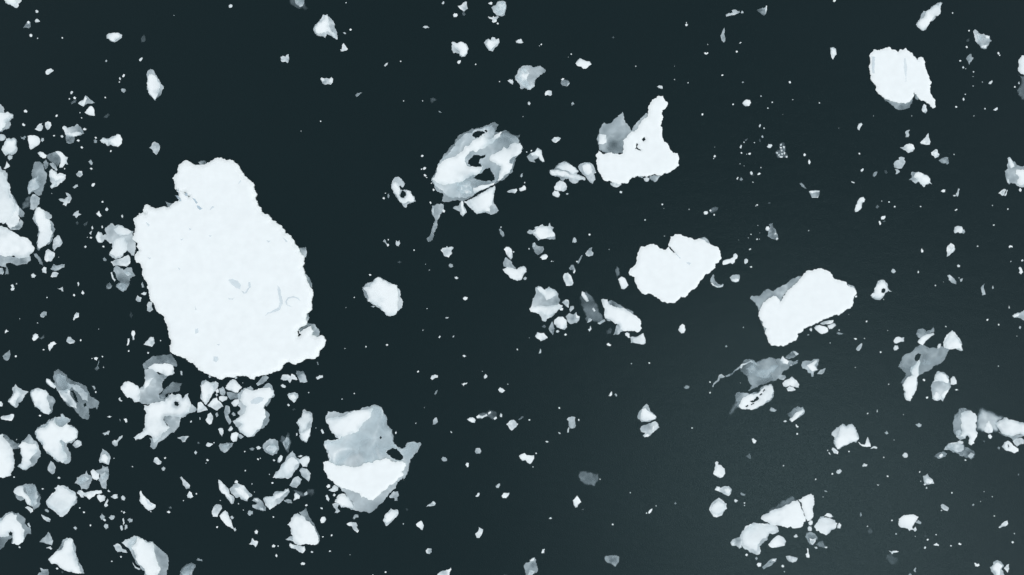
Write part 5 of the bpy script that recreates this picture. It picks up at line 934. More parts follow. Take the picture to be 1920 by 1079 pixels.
3 1153.1,506.5 1156.4,498.2 1160.2,502.7 1162.2,514 1161.4,517.7 1158.9,516.5 1157.1,522.8 1155.1,514
P|ice_chip|ice chip|pale stubby chip just right of the grey-and-white stack
7 1053.6,567.5 1060.1,562 1065.1,562.5 1067.1,570 1066.3,577.5 1060.6,574
P|ice_chip|ice chip|bird-shaped white sliver touching the bottom of the grey drum-shaped lump
8 914.7,31.3 918.2,32.5 922.7,33.8 925.2,30.5 927.7,33 933.2,30 935.7,32.5 931.5,36.3 930.7,41.3 925.2,43 922.2,41.3 923.2,37 918.2,35.5
P|ice_chip|ice chip|small grey oval chip in open water above right of the white helmet-shaped floe
7 1763.6,947.9 1766.4,945.4 1772.6,947.9 1779.1,952.9 1776.4,958.6 1770.1,957.1 1764.6,952.9
P|ice_chip|ice chip|grey slanting sliver just below the grey arch with white ends
5 92.6,306.8 98.8,304.5 105.1,310.5 108.1,318.8 105.1,321.3 98.8,315.5
P|ice_chip|ice chip|pale flat oblong chip above right of the bracket-shaped fragment
8 1033.8,262.8 1038.8,257.8 1046.3,257.3 1051.6,259.8 1046.3,265.3 1042.6,268.3 1036.3,265.8
P|ice_chip|ice chip|grey and white upright oblong chip left of the small oval floe near the top left
4 43.8,52.6 47.5,46.3 50.8,41.3 53.5,39.5 57,42.5 57.5,51.3 53.8,53.8 48.8,52.1
W 51.3,41.3 53.8,39.5 56,42 54.5,45 52,44.5
P|ice_chip|ice chip|grey flat oblong chip just right of the smoky drowned floe
5 1457.1,705.7 1462.6,702.7 1471.4,703.9 1473.9,708.2 1468.9,713.2 1461.4,711.4
P|ice_chip|ice chip|small grey drop below the pointed tail of the ragged round floe
7 1728.1,206.5 1732.6,195.2 1736.4,197.7 1738.1,209 1735.1,213.2 1730.1,210.2
P|ice_chip|ice chip|white rectangular chip, right of three under the parallelogram floe's lower right edge
9 1551.5,611.3 1557.7,608.1 1565.2,606.3 1567.7,611.3 1560.2,617.1 1554.7,617.6
P|ice_chip|ice chip|pale knobbly chip just below right of the faceted tent floe
8 638.7,96.3 641.3,90.1 642,83.8 644.5,81.6 648,86.3 652,92.1 649.5,95.1 643.8,96.6
P|ice_chip|ice chip|white lump with a dark grey hooked tail in open water left of the giant floe
3 71.3,631.3 76.3,633.8 80.1,630.1 82.6,626.3 84.1,633.8 77.6,637.1
W 60.5,636.3 62,628.8 66.3,625.6 71.3,627.6 72.6,632.6 67.1,638.1 63.8,639.6
P|ice_chip|ice chip|small pale stub tucked under the white mushroom-cap fragment
8 1474.6,728.9 1480.2,724.7 1487.7,726.2 1492.2,731.4 1485.2,733.9 1477.6,733.9
P|ice_chip|ice chip|pale slanting sliver above the bottom right block
8 1872.2,989.2 1876.5,985.4 1879,981.7 1884,977.9 1889,976.2 1890.2,981.7 1885.2,987.2 1879,987.9 1874,990.4
P|ice_chip|ice chip|white flat oblong chip just left of the dark drowned chain
W 875.7,786.5 880.2,783.2 886.4,782.7 892.2,787.7 890.2,793.3 883.9,792.3
P|ice_chip|ice chip|white flat oblong chip below the puzzle-piece chip
W 940.7,929.6 944,924.6 955.2,924.1 952.7,930.4 949,934.6 942.7,934.1
P|ice_chip|ice chip|dark grey upright oblong chip just above right of the grey capsule floe
4 81.3,305 86.3,299.5 91.3,306.3 88.8,315 85.1,318
P|ice_chip|ice chip|grey and white upright oblong chip above the dark grey sunken slab
4 1066.6,502.7 1071.3,497.2 1075.1,496.5 1078.8,506.5 1077.6,512.2 1074.6,512.7 1073.8,506.5 1068.8,506.5
W 1074.6,511.5 1077.1,505.2 1079.1,509 1076.6,513.2
P|ice_chip|ice chip|pale slanting sliver just below the white cushion floe
8 77.6,964.7 82.6,967.2 90.1,970.4 95.1,974.2 93.1,979.2 86.3,976.7 81.3,972.9
P|ice_chip|ice chip|pale stubby chip right of the lower left-edge floe
8 95.1,519 98.8,510.7 103.8,510.2 110.1,513.2 106.3,519.7 98.8,520.3
P|ice_chip|ice chip|pale slanting oblong chip above left of the winged white fragment
8 85.1,135.1 88.1,131.1 96.3,129.1 101.1,132.6 95.1,137.1 89.1,140.6 86.3,139.1
P|ice_chip|ice chip|grey upright sliver right of the grey lozenge chip
5 1838.9,539.8 1843.9,534 1846.4,532.3 1843.9,539 1846.4,545.3 1847.7,552.8 1841.4,554 1840.2,545.3
P|ice_chip|ice chip|white stubby chip below the boat-shaped white wedge
W 1012,482.7 1017.5,478.2 1023.8,476.7 1027.1,481.5 1023.8,486.5 1017.5,487.7
P|ice_chip|ice chip|pale knobbly chip below right of the mottled grey club-shaped floe
8 1021.5,176.4 1023,172.2 1028.8,169.7 1033.8,170.7 1034.6,178.2 1031.3,180.2 1026.3,178.2 1022.5,179.7
P|ice_chip|ice chip|pale stubby chip left of the upward-pointing white dagger fragment
8 350.5,929.1 355,921.1 359.5,924.1 362.5,931.6 357.5,934.6 352,933.6
P|ice_chip|ice chip|dim sunken squat chip just below left of the white whale-shaped floe
2 1136.4,621.3 1143.9,613.8 1148.9,618.8 1145.1,626.3 1138.9,627.6
P|ice_chip|ice chip|grey stubby chip below right of the grey arch with white ends
6 142.6,327.1 147.1,321.3 153.9,321.3 155.1,328.8 150.1,332.6 145.1,330.6
P|ice_chip|ice chip|pale flat sliver below right of the ring-shaped floe
8 950.2,360.1 955.7,356.8 962.7,355.1 968.2,353.8 969.7,357.6 965.2,363.1 960.2,361.6 954.7,361.6
P|ice_chip|ice chip|grey slanting oblong chip below the lower left-edge floe
5 75.6,590.1 81.3,584.5 87.6,585.5 87.6,591.3 81.3,596.3 76.3,594.6
P|ice_chip|ice chip|grey stubby chip below the dark drowned chain
6 890.2,846.5 892.2,841 898.9,840.3 902.2,845.3 900.7,850.3 893.9,851.5
P|ice_chip|ice chip|pale slanting oblong chip just below the middle right-edge floe
8 1871.7,362.6 1876.5,358.8 1882.7,354.6 1886.5,356.3 1882.7,366.3 1879,367.6 1875.2,363.8
P|ice_chip|ice chip|pale upright oblong chip just above the grey gem-shaped chip
8 408.8,805.3 412.6,802.8 418.1,804 418.8,812.8 416.3,819 412.6,814
P|ice_chip|ice chip|pale knobbly chip right of the tall frayed white floe
7 136.4,403.9 140.1,398.9 147.6,395.1 147.6,400.1 152.6,402.6 146.4,405.1 143.1,408.9 140.1,405.1
P|ice_chip|ice chip|white stubby chip just right of the white sail-shaped floe
W 600.2,975.4 602.7,970.4 609,969.2 611.5,974.2 607.7,980.4 602.2,981.2
P|ice_chip|ice chip|grey slanting sliver just right of the frilled white fragment
5 1532.2,701.4 1537.7,693.9 1545.2,691.4 1547.7,690.2 1545.7,697.7 1540.2,702.2
P|ice_chip|ice chip|pale upright oblong chip just right of the bottom right block
8 1882.2,1065.5 1887.7,1059.3 1891.5,1058 1892.2,1066.8 1889,1074.3 1885.2,1069.3
P|ice_chip|ice chip|pale stubby chip above left of the bottom-edge white scrap
7 798.1,1033 801.4,1028.7 808.9,1029.2 809.6,1035.5 805.1,1039.2 800.1,1038
P|ice_chip|ice chip|grey upright oblong chip right of the heart-shaped floe
5 811.6,796.5 812.1,787.7 815.1,784 818.9,783.2 821.4,791.5 816.4,795.8
P|ice_chip|ice chip|pale slanting oblong chip just below the half-white half-grey block
8 47,952.1 52.5,949.6 61.3,954.6 62,959.2 57.5,962.7 55,958.4
P|ice_chip|ice chip|small pale tadpole-shaped chip right of the white brick-shaped fragment
6 798.9,950.4 805.1,945.4 812.6,939.6 817.6,944.1 815.1,947.9 806.4,949.6
W 810.1,942.9 813.9,940.9 816.6,944.1 813.9,946.6
P|ice_chip|ice chip|dark grey upright sliver below the three-pointed fragment
4 935.7,430.2 939,428.9 944.7,436.4 945.7,442.7 942.2,445.2 937.7,438.9
P|ice_chip|ice chip|white slanting oblong chip just above left of the white arrow-shaped floe
9 520.2,866.6 521.4,859.1 526.4,853.5 530.2,856.5 528.9,862.8 523.9,868.1
P|ice_chip|ice chip|pale slanting sliver above the grey manta-shaped floe
8 137.1,599.6 139.6,591.3 143.9,586 148.1,587.5 147.6,595.1 141.4,597.1 138.9,601.1
P|ice_chip|ice chip|white stubby chip below right of the ring-shaped floe
W 973,353.8 978.8,351.3 982.5,347.6 986,352.1 986,356.3 981.3,357.6 975.5,359.1
P|ice_chip|ice chip|pale slanting oblong chip just below the thumb-shaped white floe
8 1559,842.8 1561.5,839.5 1567.7,843.5 1572.2,847.8 1570.7,852 1564,850.3
P|ice_chip|ice chip|grey stubby chip just left of the giant floe
6 254.7,562.5 257.7,553.8 261.4,557.5 265.7,558.8 263.9,566.3 258.9,566.3
P|ice_chip|ice chip|dark grey squat chip below the lumpy pale floe
4 199.6,535.3 205.2,530.3 210.7,536.5 207.7,541.5 200.2,541.5
P|ice_chip|ice chip|small white cap touching the top of the smooth turtle-shaped floe
W 1545.2,967.9 1550.2,962.9 1557.7,963.7 1563.2,969.2 1557.7,970.7 1551.5,969.2
P|ice_chip|ice chip|grey slanting sliver right of the parallelogram floe
6 1604.5,655.1 1608.8,648.9 1616.3,643.9 1615.5,650.1 1611.3,657.6 1607.5,658.1
P|ice_chip|ice chip|grey flat oblong chip just right of the white bird-beak fragment
5 532.2,939.1 540.2,936.1 546.4,937.9 548.2,944.1 540.2,944.1
P|ice_chip|ice chip|dim sunken squat chip left of the white helmet-shaped floe
2 1626.3,995.4 1631.3,989.2 1636.3,994.2 1635,1000.4 1628.8,1002.2
P|ice_chip|ice chip|dim sunken stubby chip above the ring-shaped floe
2 806.4,185.2 812.6,183.2 819.6,187.2 815.1,189.7 810.1,194.7 807.1,191.4
P|ice_chip|ice chip|pale flat oblong chip above left of the dark drowned chain
8 807.1,710.2 809.6,704.7 815.1,702.7 821.4,704.7 820.6,708.2 815.1,709.2 810.1,712.7
P|ice_chip|ice chip|white stubby chip above the dark drowned chain
9 934,731.4 937.7,726.4 942.7,728.9 947.2,732.7 941.5,737.2 936.5,735.2
P|ice_chip|ice chip|pale squat chip right of the lower left-edge floe
8 78.6,505.2 82.6,500.7 87.1,502.2 87.1,512.7 80.1,511.5
P|ice_chip|ice chip|pale flat oblong chip left of the white bowl-shaped sliver
8 207.7,932.1 212.7,927.9 220.2,927.1 221.4,934.1 213.9,935.6
P|ice_chip|ice chip|grey upright oblong chip just above the comma-shaped white fragment
6 1697.1,247.7 1703.1,244 1706.1,244 1703.1,249 1705.1,254 1702.6,257.8 1697.6,257.8 1698.8,252.8
P|ice_chip|ice chip|small white keyhole-shaped upright chip left of the giant floe's lower flank
W 246.2,626.3 248.2,620.1 252.2,620.6 253.7,626.3 251.4,631.3 252.2,637.1 249.2,638.1 248.9,631.3
P|ice_chip|ice chip|small pale hooked splinter at the top corner of the upper left-edge floe
8 7,316.3 11.3,308.8 12.5,302.5 15.5,307.5 18.8,312.5 13.8,315 10,317.5
P|ice_chip|ice chip|small white nub at the right side of the smooth turtle-shaped floe
W 1569,986.2 1573.2,980.4 1577.2,984.2 1575.2,991.2 1569.7,990.4
P|ice_chip|ice chip|thin bright twig-shaped sliver above the dim hexagonal sunken flake
7 1665.5,1033 1671.3,1034.7 1677.6,1033 1685.1,1034.2 1680.1,1036.2 1675.1,1036.7 1673.1,1039.7 1670.6,1036.2
"""
SMALL = """
2 264.7,75.1 266.7,68.8 270.7,66.3 273.2,72.6 270.2,79.6 265.7,79.6
8 967,77.6 972,74.6 977.5,73.6 978.8,77.1 981.3,80.6 972.5,81.6 968,80.6
8 1607.5,239 1610,232.7 1615,230.7 1617,234 1613,240.2 1611.3,245.2 1608,242.7
W 1512.7,1029.2 1514.7,1028 1517.2,1040.5 1517.2,1046.2 1512.7,1045.5 1510.2,1039.7 1513.2,1037.2
8 1691.6,854.5 1695.1,849.5 1699.6,849.5 1702.1,854 1700.1,858.5 1694.6,858.5
5 187.1,969.2 191.4,962.9 196.4,967.9 195.1,974.2 190.1,974.7
8 1675.1,652.6 1678.1,647.6 1682.6,648.1 1685.1,653.9 1681.3,657.1 1677.1,657.6
9 1171.4,626.3 1175.2,623.1 1180.2,626.3 1181.4,633.8 1177.7,633.8 1172.7,630.1
9 1909.2,502.7 1912.7,500.7 1915.7,505.2 1918.2,510.7 1914,514.7 1910.2,512.2 1911.7,506.5
8 951.5,151.4 955.7,148.9 961.5,149.6 962.7,153.9 961.5,158.9 955.7,155.7
8 592.7,707.2 599,703.9 605.2,703.9 605.7,708.2 600.2,709.7 595.2,712.2
6 1067.6,581.3 1069.6,574.5 1075.1,573.8 1076.6,578.8 1072.6,582.5 1068.8,586.3
5 463.9,962.9 467.6,957.1 473.9,959.2 473.9,964.2 468.9,967.2
6 14.5,293 17.5,291 23.8,293 23,298 17.5,301 15,298
7 1567.7,886.1 1569.7,881.6 1574.7,879.6 1579,883.6 1575.2,887.8 1571.5,889.1
5 1442.6,769 1445.6,764 1451.4,766.5 1456.4,769.7 1450.1,772.2 1445.1,771.5
7 741.6,456.4 743.1,451.4 746.3,453.9 748.6,450.7 750.1,457.7 747.6,462.2 743.6,461.2
8 386,835.3 388.8,830.3 393.8,831 399.6,833.5 395.1,837 388.8,837.5
6 203.9,970.4 208.9,966.2 215.2,967.9 213.9,972.9 208.9,975.4
6 1792.1,363.8 1796.4,353.8 1799.4,354.6 1797.6,362.6 1795.1,369.6 1791.6,367.1
8 1206.4,335.1 1211.4,332.1 1217.7,335.1 1215.7,340.1 1210.2,340.6
5 827.1,860.3 830.6,856.5 837.6,860.3 838.1,864.6 832.6,865.6
6 194.6,987.2 197.6,982.2 203.2,984.2 203.2,989.7 198.9,992.9
8 1513.9,990.4 1516.4,986.2 1521.4,987.9 1521.4,996.2 1515.2,995.4
9 180.6,400.1 185.6,395.6 187.1,400.1 191.4,405.1 186.4,407.1 182.6,403.9
3 177.6,692.7 183.9,682.6 185.6,675.1 186.4,677.6 183.9,687.6 186.4,690.7 181.4,695.2
8 195.1,947.9 197.6,942.9 201.4,935.4 203.2,937.9 200.2,944.1 203.2,947.9 197.6,951.1
3 1398.1,856 1405.1,850.3 1408.1,855.3 1407.1,861.1 1402.6,859.1
8 1395.1,491.5 1395.6,487.2 1398.8,484.7 1402.6,487.2 1402.1,492.7 1397.6,495.7
5 1716.3,796.5 1722.6,793.3 1727.6,795.8 1727.1,799.8 1722.1,801.5
6 192.1,812.8 197.6,811.5 202.7,807.7 205.2,810.3 203.9,816 200.2,814 196.4,816.5
5 238.9,975.4 243.9,971.7 248.9,974.2 247.7,979.2 242.7,980.4
4 1499.2,345.1 1501.2,343.3 1507.7,347.6 1512.7,354.6 1507.7,353.1 1502.2,349.6
5 661.3,971.7 666.3,964.7 671.3,965.4 672.5,970.4 667.5,970.4 663.8,974.2
8 58.3,516.5 62.5,512.7 68.1,516.5 64.5,521.5 60,521
9 1409.1,823.5 1412.6,822 1418.4,827 1416.4,831 1412.6,831.5 1410.6,827.8
8 1438.1,275 1440.6,270.5 1446.1,270.5 1448.1,273.5 1443.9,278 1440.1,277.5
8 207.7,511.5 210.2,510.2 212.7,520.3 217.2,525.3 214.7,528.3 210.2,521.5
5 226.7,168.9 229.7,166.2 235.2,167.2 236.2,170.7 232.2,174.7 228.2,172.2
6 1677.1,317 1682.6,317.5 1687.1,322.1 1681.3,327.1 1678.8,326.3 1680.1,321.3
6 1073.3,455.2 1075.1,446.4 1077.6,445.2 1081.3,453.9 1077.6,455.7
4 1282,726.4 1286.3,722.7 1292.5,723.9 1293,727.2 1287.5,729.7 1283.8,728.9
8 610.2,930.4 613.2,927.9 617.7,935.4 616.5,940.4 611.5,936.6
9 1515.2,980.4 1518.9,975.9 1523.2,976.7 1523.2,982.9 1518.9,985.4
9 1418.4,1059.3 1422.1,1055.2 1427.6,1056.7 1427.1,1061.8 1422.6,1063.8
4 9.5,515.2 11.3,505.2 12.5,500.2 16.3,514
W 1826.4,1056.2 1828.9,1055.5 1831.4,1058 1835.2,1056.7 1837.2,1060.5 1832.7,1063 1828.2,1062.3
9 849.4,28 852.2,25 856.4,25.5 858.4,29 855.2,32.5 850.7,32.5
2 193.9,220.2 197.6,217.2 202.2,212.7 205.7,215.2 202.2,220.2 197.6,221.7
7 227.2,931.6 230.2,929.1 235.2,934.1 233.9,938.6 228.9,937.9
6 1670.6,509 1672.6,504.7 1677.1,505.2 1679.6,509.7 1676.3,512.7 1672.6,511.7
8 1795.1,827.8 1800.2,826 1806.4,829 1805.2,832.8 1798.9,832
4 1636.5,330.1 1640,322.6 1644.5,322.1 1643,328.8 1639.5,332.6
6 929,911.6 932.7,908.6 936.5,906.6 937.7,910.4 935.2,915.4 931.5,915.4
5 1716.3,979.2 1722.6,975.4 1727.1,979.2 1726.3,982.9 1720.1,981.7
9 1651.5,408.9 1653.8,405.6 1660,405.1 1660,408.9 1656.3,412.1 1652.5,412.1
4 666.3,178.2 670,174.7 678.8,173.7 673.8,178.2 668,182.2
5 165.1,303.8 170.1,300 173.9,305 172.6,310 168.9,307.5
5 841.2,497.7 843.9,494.7 848.9,495.7 849.7,499.7 846.4,502.2 842.2,500.7
8 427.6,806.5 433.8,799 437.1,804 431.3,809
4 1082.6,494 1086.3,485.2 1090.1,478.2 1092.1,479 1088.1,487.7 1085.1,494.7
1 242.7,590.1 245.7,585 249.7,591.3 246.4,597.6
8 1757.1,650.1 1760.1,645.1 1763.9,644.6 1762.6,652.6 1758.1,654.6
9 1319,399.6 1321.3,396.4 1326.3,396.1 1328,399.6 1324.5,402.6 1320.5,402.6
4 38,256.5 42.5,257.8 46.3,255.3 49.5,257.3 45,262.8 40.5,260.8
9 237.7,647.6 239.7,635.1 242.7,634.6 242.2,643.9 238.9,648.6
8 1231.5,163.2 1236.5,160.2 1241.5,161.4 1242,167.2 1237.7,166.4 1234,163.9
8 480.1,839 485.1,836.5 490.1,839.5 487.1,842.8 482.6,843.5
4 1567.7,625.1 1571.5,622.6 1581.5,625.6 1579,627.6 1571.5,627.6
9 868.2,559.5 872.2,556.5 877.2,558 876.4,561 872.2,563.8 868.9,562
8 526.4,722.7 530.2,720.2 536.4,725.2 533.9,727.7 528.9,726.4
6 136.4,352.1 141.4,347.1 145.6,346.3 146.4,350.1 140.1,353.8
8 264.2,551.3 270.2,547.5 275.2,548.8 274,553 267.7,553
9 1852.7,816 1856.4,814.5 1860.2,819.5 1857.2,823.5 1853.9,821.5
8 65.5,40 68.1,35.8 71.1,36.3 75.1,40.8 71.3,42 67.1,42.5
4 368,1050.5 371.3,1046.7 378.8,1049.2 380,1053 373.8,1051.7
7 108.1,540.8 117.6,538.3 118.8,546.5 116.3,546.5 114.6,543.3
3 132.6,193.9 136.4,190.7 140.1,188.2 143.9,188.9 141.4,192.7 137.1,193.9 134.6,196.7
6 302.7,878.6 306.5,874.6 310.2,877.8 308.2,882.8 304.7,882.8
8 1616.5,873.6 1619.5,869.1 1623,870.6 1626.5,871.1 1625,874.6 1620.5,874.6 1617.5,875.6
9 872.7,871.6 875.2,867.6 878.9,868.6 878.9,874.6 875.7,876.6
4 1387.1,925.4 1390.1,923.6 1397.6,927.1 1395.1,930.4 1389.6,928.6
8 1710.6,993.4 1716.3,987.9 1718.8,992.9 1715.1,997.2
2 156.4,420.2 165.1,415.1 162.6,422.7 158.9,424.7
W 611.5,912.1 615.2,908.1 619.2,909.6 618.2,914.6 614,915.6
6 233.9,984.2 237.7,984.2 238.9,990.4 233.9,994.2
7 792.1,51.6 796.4,48.8 801.4,49 805.1,52.6 800.1,53.1 795.1,52.6
8 907.2,707.7 910.2,701.4 914,705.2 913.2,708.2 909,710.7
9 403.8,732.7 407.6,728.9 411.3,736.4 406.3,737.7
4 467.1,841.5 471.4,839.5 477.1,841 475.1,845 470.1,844.5
7 247.7,1054.2 250.2,1056.7 253.9,1063 263.9,1066.8 261.4,1068.8 253.9,1065.5
9 477.1,996.7 480.1,993.7 483.9,996.7 482.6,1001.7 478.9,1001.2
8 86.3,1028 91.3,1025.5 95.1,1024.7 98.1,1029.2 95.6,1031.2 92.6,1028.7
4 175.6,263.3 178.9,261.5 182.1,264 180.6,269 176.6,268.3
9 563.2,1057.2 567.2,1054.2 572.2,1056.2 571.2,1059.3 565.2,1059.8
5 433.8,776.5 437.6,772.7 442.1,779 437.6,780.7
8 1488.2,1005.2 1492.2,1001.7 1496.7,1006.7 1492.7,1008.4 1488.9,1007.9
W 1137.1,645.6 1140.6,643.1 1146.4,647.1 1143.9,649.6 1138.9,648.1
W 1215.2,962.2 1217.7,957.1 1223.2,953.6 1221.7,958.6 1217.7,963.7
9 1763.9,359.1 1767.6,355.6 1772.6,356.3 1771.6,360.6 1767.6,361.1
8 1853.2,157.7 1855.7,153.2 1860.2,150.7 1861.2,153.9 1857.7,158.2
5 264.7,532.8 267.2,529 270.2,539 266.4,539.8
8 1861.2,206.5 1865.2,204 1870.2,201 1870.7,205.2 1866.7,208.2
9 176.1,671.4 180.1,669.6 184.1,671.4 181.4,676.4 177.6,674.6
9 1750.1,1022.2 1756.4,1018.2 1760.6,1021.7 1760.1,1024.2 1755.6,1023.2
8 229.7,972.9 232.2,971.7 233.9,980.4 231.4,985.4
8 428.8,11.3 432.6,8.3 435.8,10 434.6,14.5 430.1,15
8 891.4,930.4 895.2,925.4 898.7,924.1 897.7,930.4 893.9,932.1
6 225.2,986.7 228.9,985.4 230.2,994.2 227.2,995.4
6 76.3,262.8 78.8,259 82.6,259.8 82.6,264 79.6,266.5
3 971.3,786.5 977.5,781.5 982.5,781.5 978.8,785.2 972.5,788.2
9 1015,1037.2 1017,1030.5 1021.3,1029.2 1021.5,1031 1018.5,1032.2 1021,1034.2 1018.5,1035.5 1021.3,1037.2 1017.5,1037.7
8 20,542.5 22.5,539.5 27.5,540 26.3,544.5 22,545.5
9 1140.6,742.2 1143.9,737.7 1146.6,733.9 1147.6,740.2 1145.1,743.2
8 1102.1,618.1 1105.6,616.3 1107.6,611.3 1108.9,617.6 1105.1,622.6
8 1632,842 1637.5,837 1645,839.5 1643.8,842 1637.5,840.3
9 864.7,720.2 869.7,718.7 876.4,717.7 875.2,720.2 870.7,721.7 868.9,724.7 867.7,721.7
5 83.8,956.6 87.6,954.1 92.1,959.2 90.1,961.2 86.3,959.7
4 192.6,485.2 196.4,482.7 200.2,487.7 195.1,490.2
3 1642,387.6 1645,383.9 1648.8,387.1 1645.5,391.4 1642.5,390.6
5 717.6,452.7 721.3,448.9 723.8,453.9 726.3,460.2 722.6,456.4
9 1515.2,302.5 1516.7,298 1519.7,303.8 1518.2,308.8 1515.7,307.5
5 1658,811.5 1662.5,807.7 1666,812.8 1662.5,815
5 403.8,776.5 407.6,773.2 409.6,779 406.3,782.7
9 232.2,785.7 236.4,784.7 238.9,791.5 235.7,792.8
9 857.2,117.6 860.2,113.9 863.9,113.1 863.4,117.6 860.2,120.6
4 814.1,738.9 816.4,733.9 820.6,731.4 819.1,737.7 816.1,740.7
9 1048.8,580 1052.6,576.8 1056.3,578.5 1054.6,582.5 1050.6,582.5
6 51.5,981.7 54.5,980.2 58,987.9 55.5,989.7
8 260.7,112.6 262.7,109.6 267.2,108.1 266.7,111.6 264.2,115.1 261.2,114.6
8 1376.3,937.9 1379.6,936.1 1384.1,939.1 1379.6,942.6 1377.6,941.1
9 171.4,348.1 173.1,344.6 178.1,343.6 177.6,347.1 173.9,350.6
3 1015.5,612.6 1019.5,609.1 1023.8,612.6 1021.3,615.6
8 1882.7,366.8 1887,357.6 1889.2,356.3 1887.7,362.6 1884.5,368.1
4 726.3,365.1 729.1,363.1 730.6,367.1 729.1,372.1 726.6,371.1
6 981,522.8 985,519 988,521.5 986.3,525.3 982.5,524.8
6 431.3,970.4 435.1,967.2 438.8,970.4 434.6,974.2
6 437.6,707.2 442.6,704.7 445.1,708.9 441.3,711.4
9 152.1,550 155.1,545 158.6,550 155.6,553
9 509.6,1024.2 512.6,1020.7 516.4,1023 514.6,1026.7 511.1,1026.7
7 197.1,392.6 200.2,389.1 203.2,392.1 201.2,396.1 197.6,395.1
4 1386.3,337.6 1389.6,332.1 1393.1,336.3 1390.1,339.6
7 1063.1,811.5 1066.3,801.5 1068.1,802.8 1066.3,811.5
9 44.5,208.2 48,205.7 51.3,208.7 49.5,211.7 46,211.2
8 1406.1,323.8 1408.8,321.3 1411.6,325.1 1410.1,329.1 1407.1,327.1
W 439.6,904.1 442.6,900.6 446.3,902.8 445.1,906.1 440.6,906.1
8 20,535.8 23.8,533.3 27,537.8 23.8,540.3
6 137.6,990.4 141.4,987.2 144.6,990.4 142.1,994.2
2 1811.4,75.1 1816.4,72.6 1817.2,78.1 1812.7,79.1
9 829.1,395.1 831.4,392.1 834.6,395.1 833.1,399.1 830.1,398.6
8 937.2,779 939,774.7 941.7,777.2 940.7,782.7 937.7,782.2
8 851.7,519.7 856.4,518.7 859.7,521.3 856.2,524 853.2,522.3
9 915.2,6.3 919,4.5 923.2,5 922.7,8.5 917.7,8.5
8 720.1,124.1 722.6,120.1 727.6,117.6 726.3,121.6 722.6,125.1
8 66,20.5 68.8,18.8 72.1,21 71.1,24.5 67.6,24.5
7 1042.6,620.6 1046.3,618.8 1049.1,621.3 1046.3,624.6 1043.1,623.8
9 9,625.1 12,617.6 16.5,622.1
5 172.6,723.9 176.4,723.9 178.9,728.9 176.4,731.4
7 989.5,193.2 992.5,190.7 995,193.9 993,197.7 990,196.4
9 1910.2,356.3 1912.7,352.6 1915.7,356.3 1914,360.1 1911.2,358.8
2 1658,320.1 1661.3,319 1664.5,323.8 1662,326.6
8 601.5,806.5 604,804.8 607.7,811.5 605.2,813.3
9 55,65.6 58,63.8 60.8,66.1 60,69.6 56.5,69.6
5 1070.8,193.9 1073.8,191.4 1077.1,195.2 1073.8,196.4 1072.1,199.7
W 1891.2,462.7 1894,460.2 1897.7,461.4 1898.7,464.7 1894.7,463.7 1892.2,465.7
8 1517.7,617.1 1520.7,614.3 1522.7,618.1 1521.4,622.1 1518.2,619.6
7 363.8,849 367,845.3 370,848.5 367.5,852.5
W 1726.6,471.5 1728.6,465.7 1731.1,470.2 1730.1,473.7 1727.6,474
5 975.5,331.3 977.5,326.3 980.5,325.1 980,330.1 977,333.1
6 338,696.4 340.5,695.7 342.5,703.9 339.5,703.9
W 1320,99.6 1322,98.3 1324.5,100.1 1327.5,98.1 1328,100.6 1324.5,102.9 1321.3,101.9
9 792.6,317 795.1,313.5 798.6,314 798.6,317 795.1,319
5 1195.7,330.1 1206.4,332.1 1203.9,334.6 1197.7,332.6
2 142.1,417.6 145.1,414.6 148.1,418.9 144.6,421.7
5 1712.6,1069.3 1716.3,1064.3 1718.1,1065.5 1715.6,1068 1717.6,1073 1714.6,1072.3
7 437.6,992.9 441.3,989.2 443.1,994.2 440.6,996.7
8 222.2,747.7 225.2,745.2 226.4,750.2 229.7,752.2 225.2,752.7
1 546.4,768.2 551.4,765.7 555.7,768.2 550.2,770.2
9 137.1,183.2 140.1,181.2 143.1,183.7 142.1,186.7 138.6,186.2
6 1799.6,524.8 1803.2,522.8 1805.7,521.5 1804.2,526.5 1801.2,528.8
4 1612,965.4 1614.5,960.4 1616.3,966.7 1613.8,969.7
8 1386.6,276.3 1389.1,271.5 1391.1,273.5 1390.1,278.8 1387.6,278.5
9 41.5,232.7 44,231.2 47.5,234.2 46.5,236.7 43,236.2
8 1794.1,499 1797.1,496.2 1800.2,498.2 1798.9,501.5 1795.6,501.2
W 1647.5,415.1 1650,414.6 1652,420.2 1650,422.7 1648.5,419.6
6 1011.3,661.4 1013,653.9 1014.5,656.4 1014,662.6 1009.5,663.1
8 131.6,174.7 134.1,171.2 137.1,172.2 135.1,176.7 132.6,177.2
9 1419.6,326.6 1423.1,323.8 1426.6,325.6 1424.6,328.1 1421.1,328.6
8 558.9,855.8 563.9,853.3 567.7,855 563.2,857.8
4 1869.7,840.3 1872.7,837 1875.7,840.3 1873.2,843.5
9 155.6,242.2 158.9,240.2 162.6,242.2 160.1,244.7 157.1,244.7
W 1796.1,1019.7 1798.9,1017.7 1803.2,1020.2 1801.4,1022.7 1798.1,1021.7
9 228.9,143.1 231.4,139.1 234.2,140.1 233.2,143.9 230.2,145.1
7 168.9,435.2 172.6,432.7 171.4,440.2 168.1,438.9
9 867.2,667.6 870.7,665.6 874.7,668.1 870.7,670.6
9 312.7,960.4 316.5,957.9 320.2,960.4 317.7,962.9
9 1464.6,1061.8 1467.6,1058.7 1470.6,1061.8 1468.1,1064.8
8 1613.5,320.6 1617.5,316 1619.5,317 1617,321.6 1614.5,322.1
8 113.6,254.8 116.3,253.3 119.1,256.3 117.1,258.8 114.1,257.3
9 1506.2,289.5 1508.7,287.5 1511.2,290.5 1508.7,293.5 1506.7,292.5
6 390.1,705.2 393.8,703.9 396.3,707.7 392.1,708.9
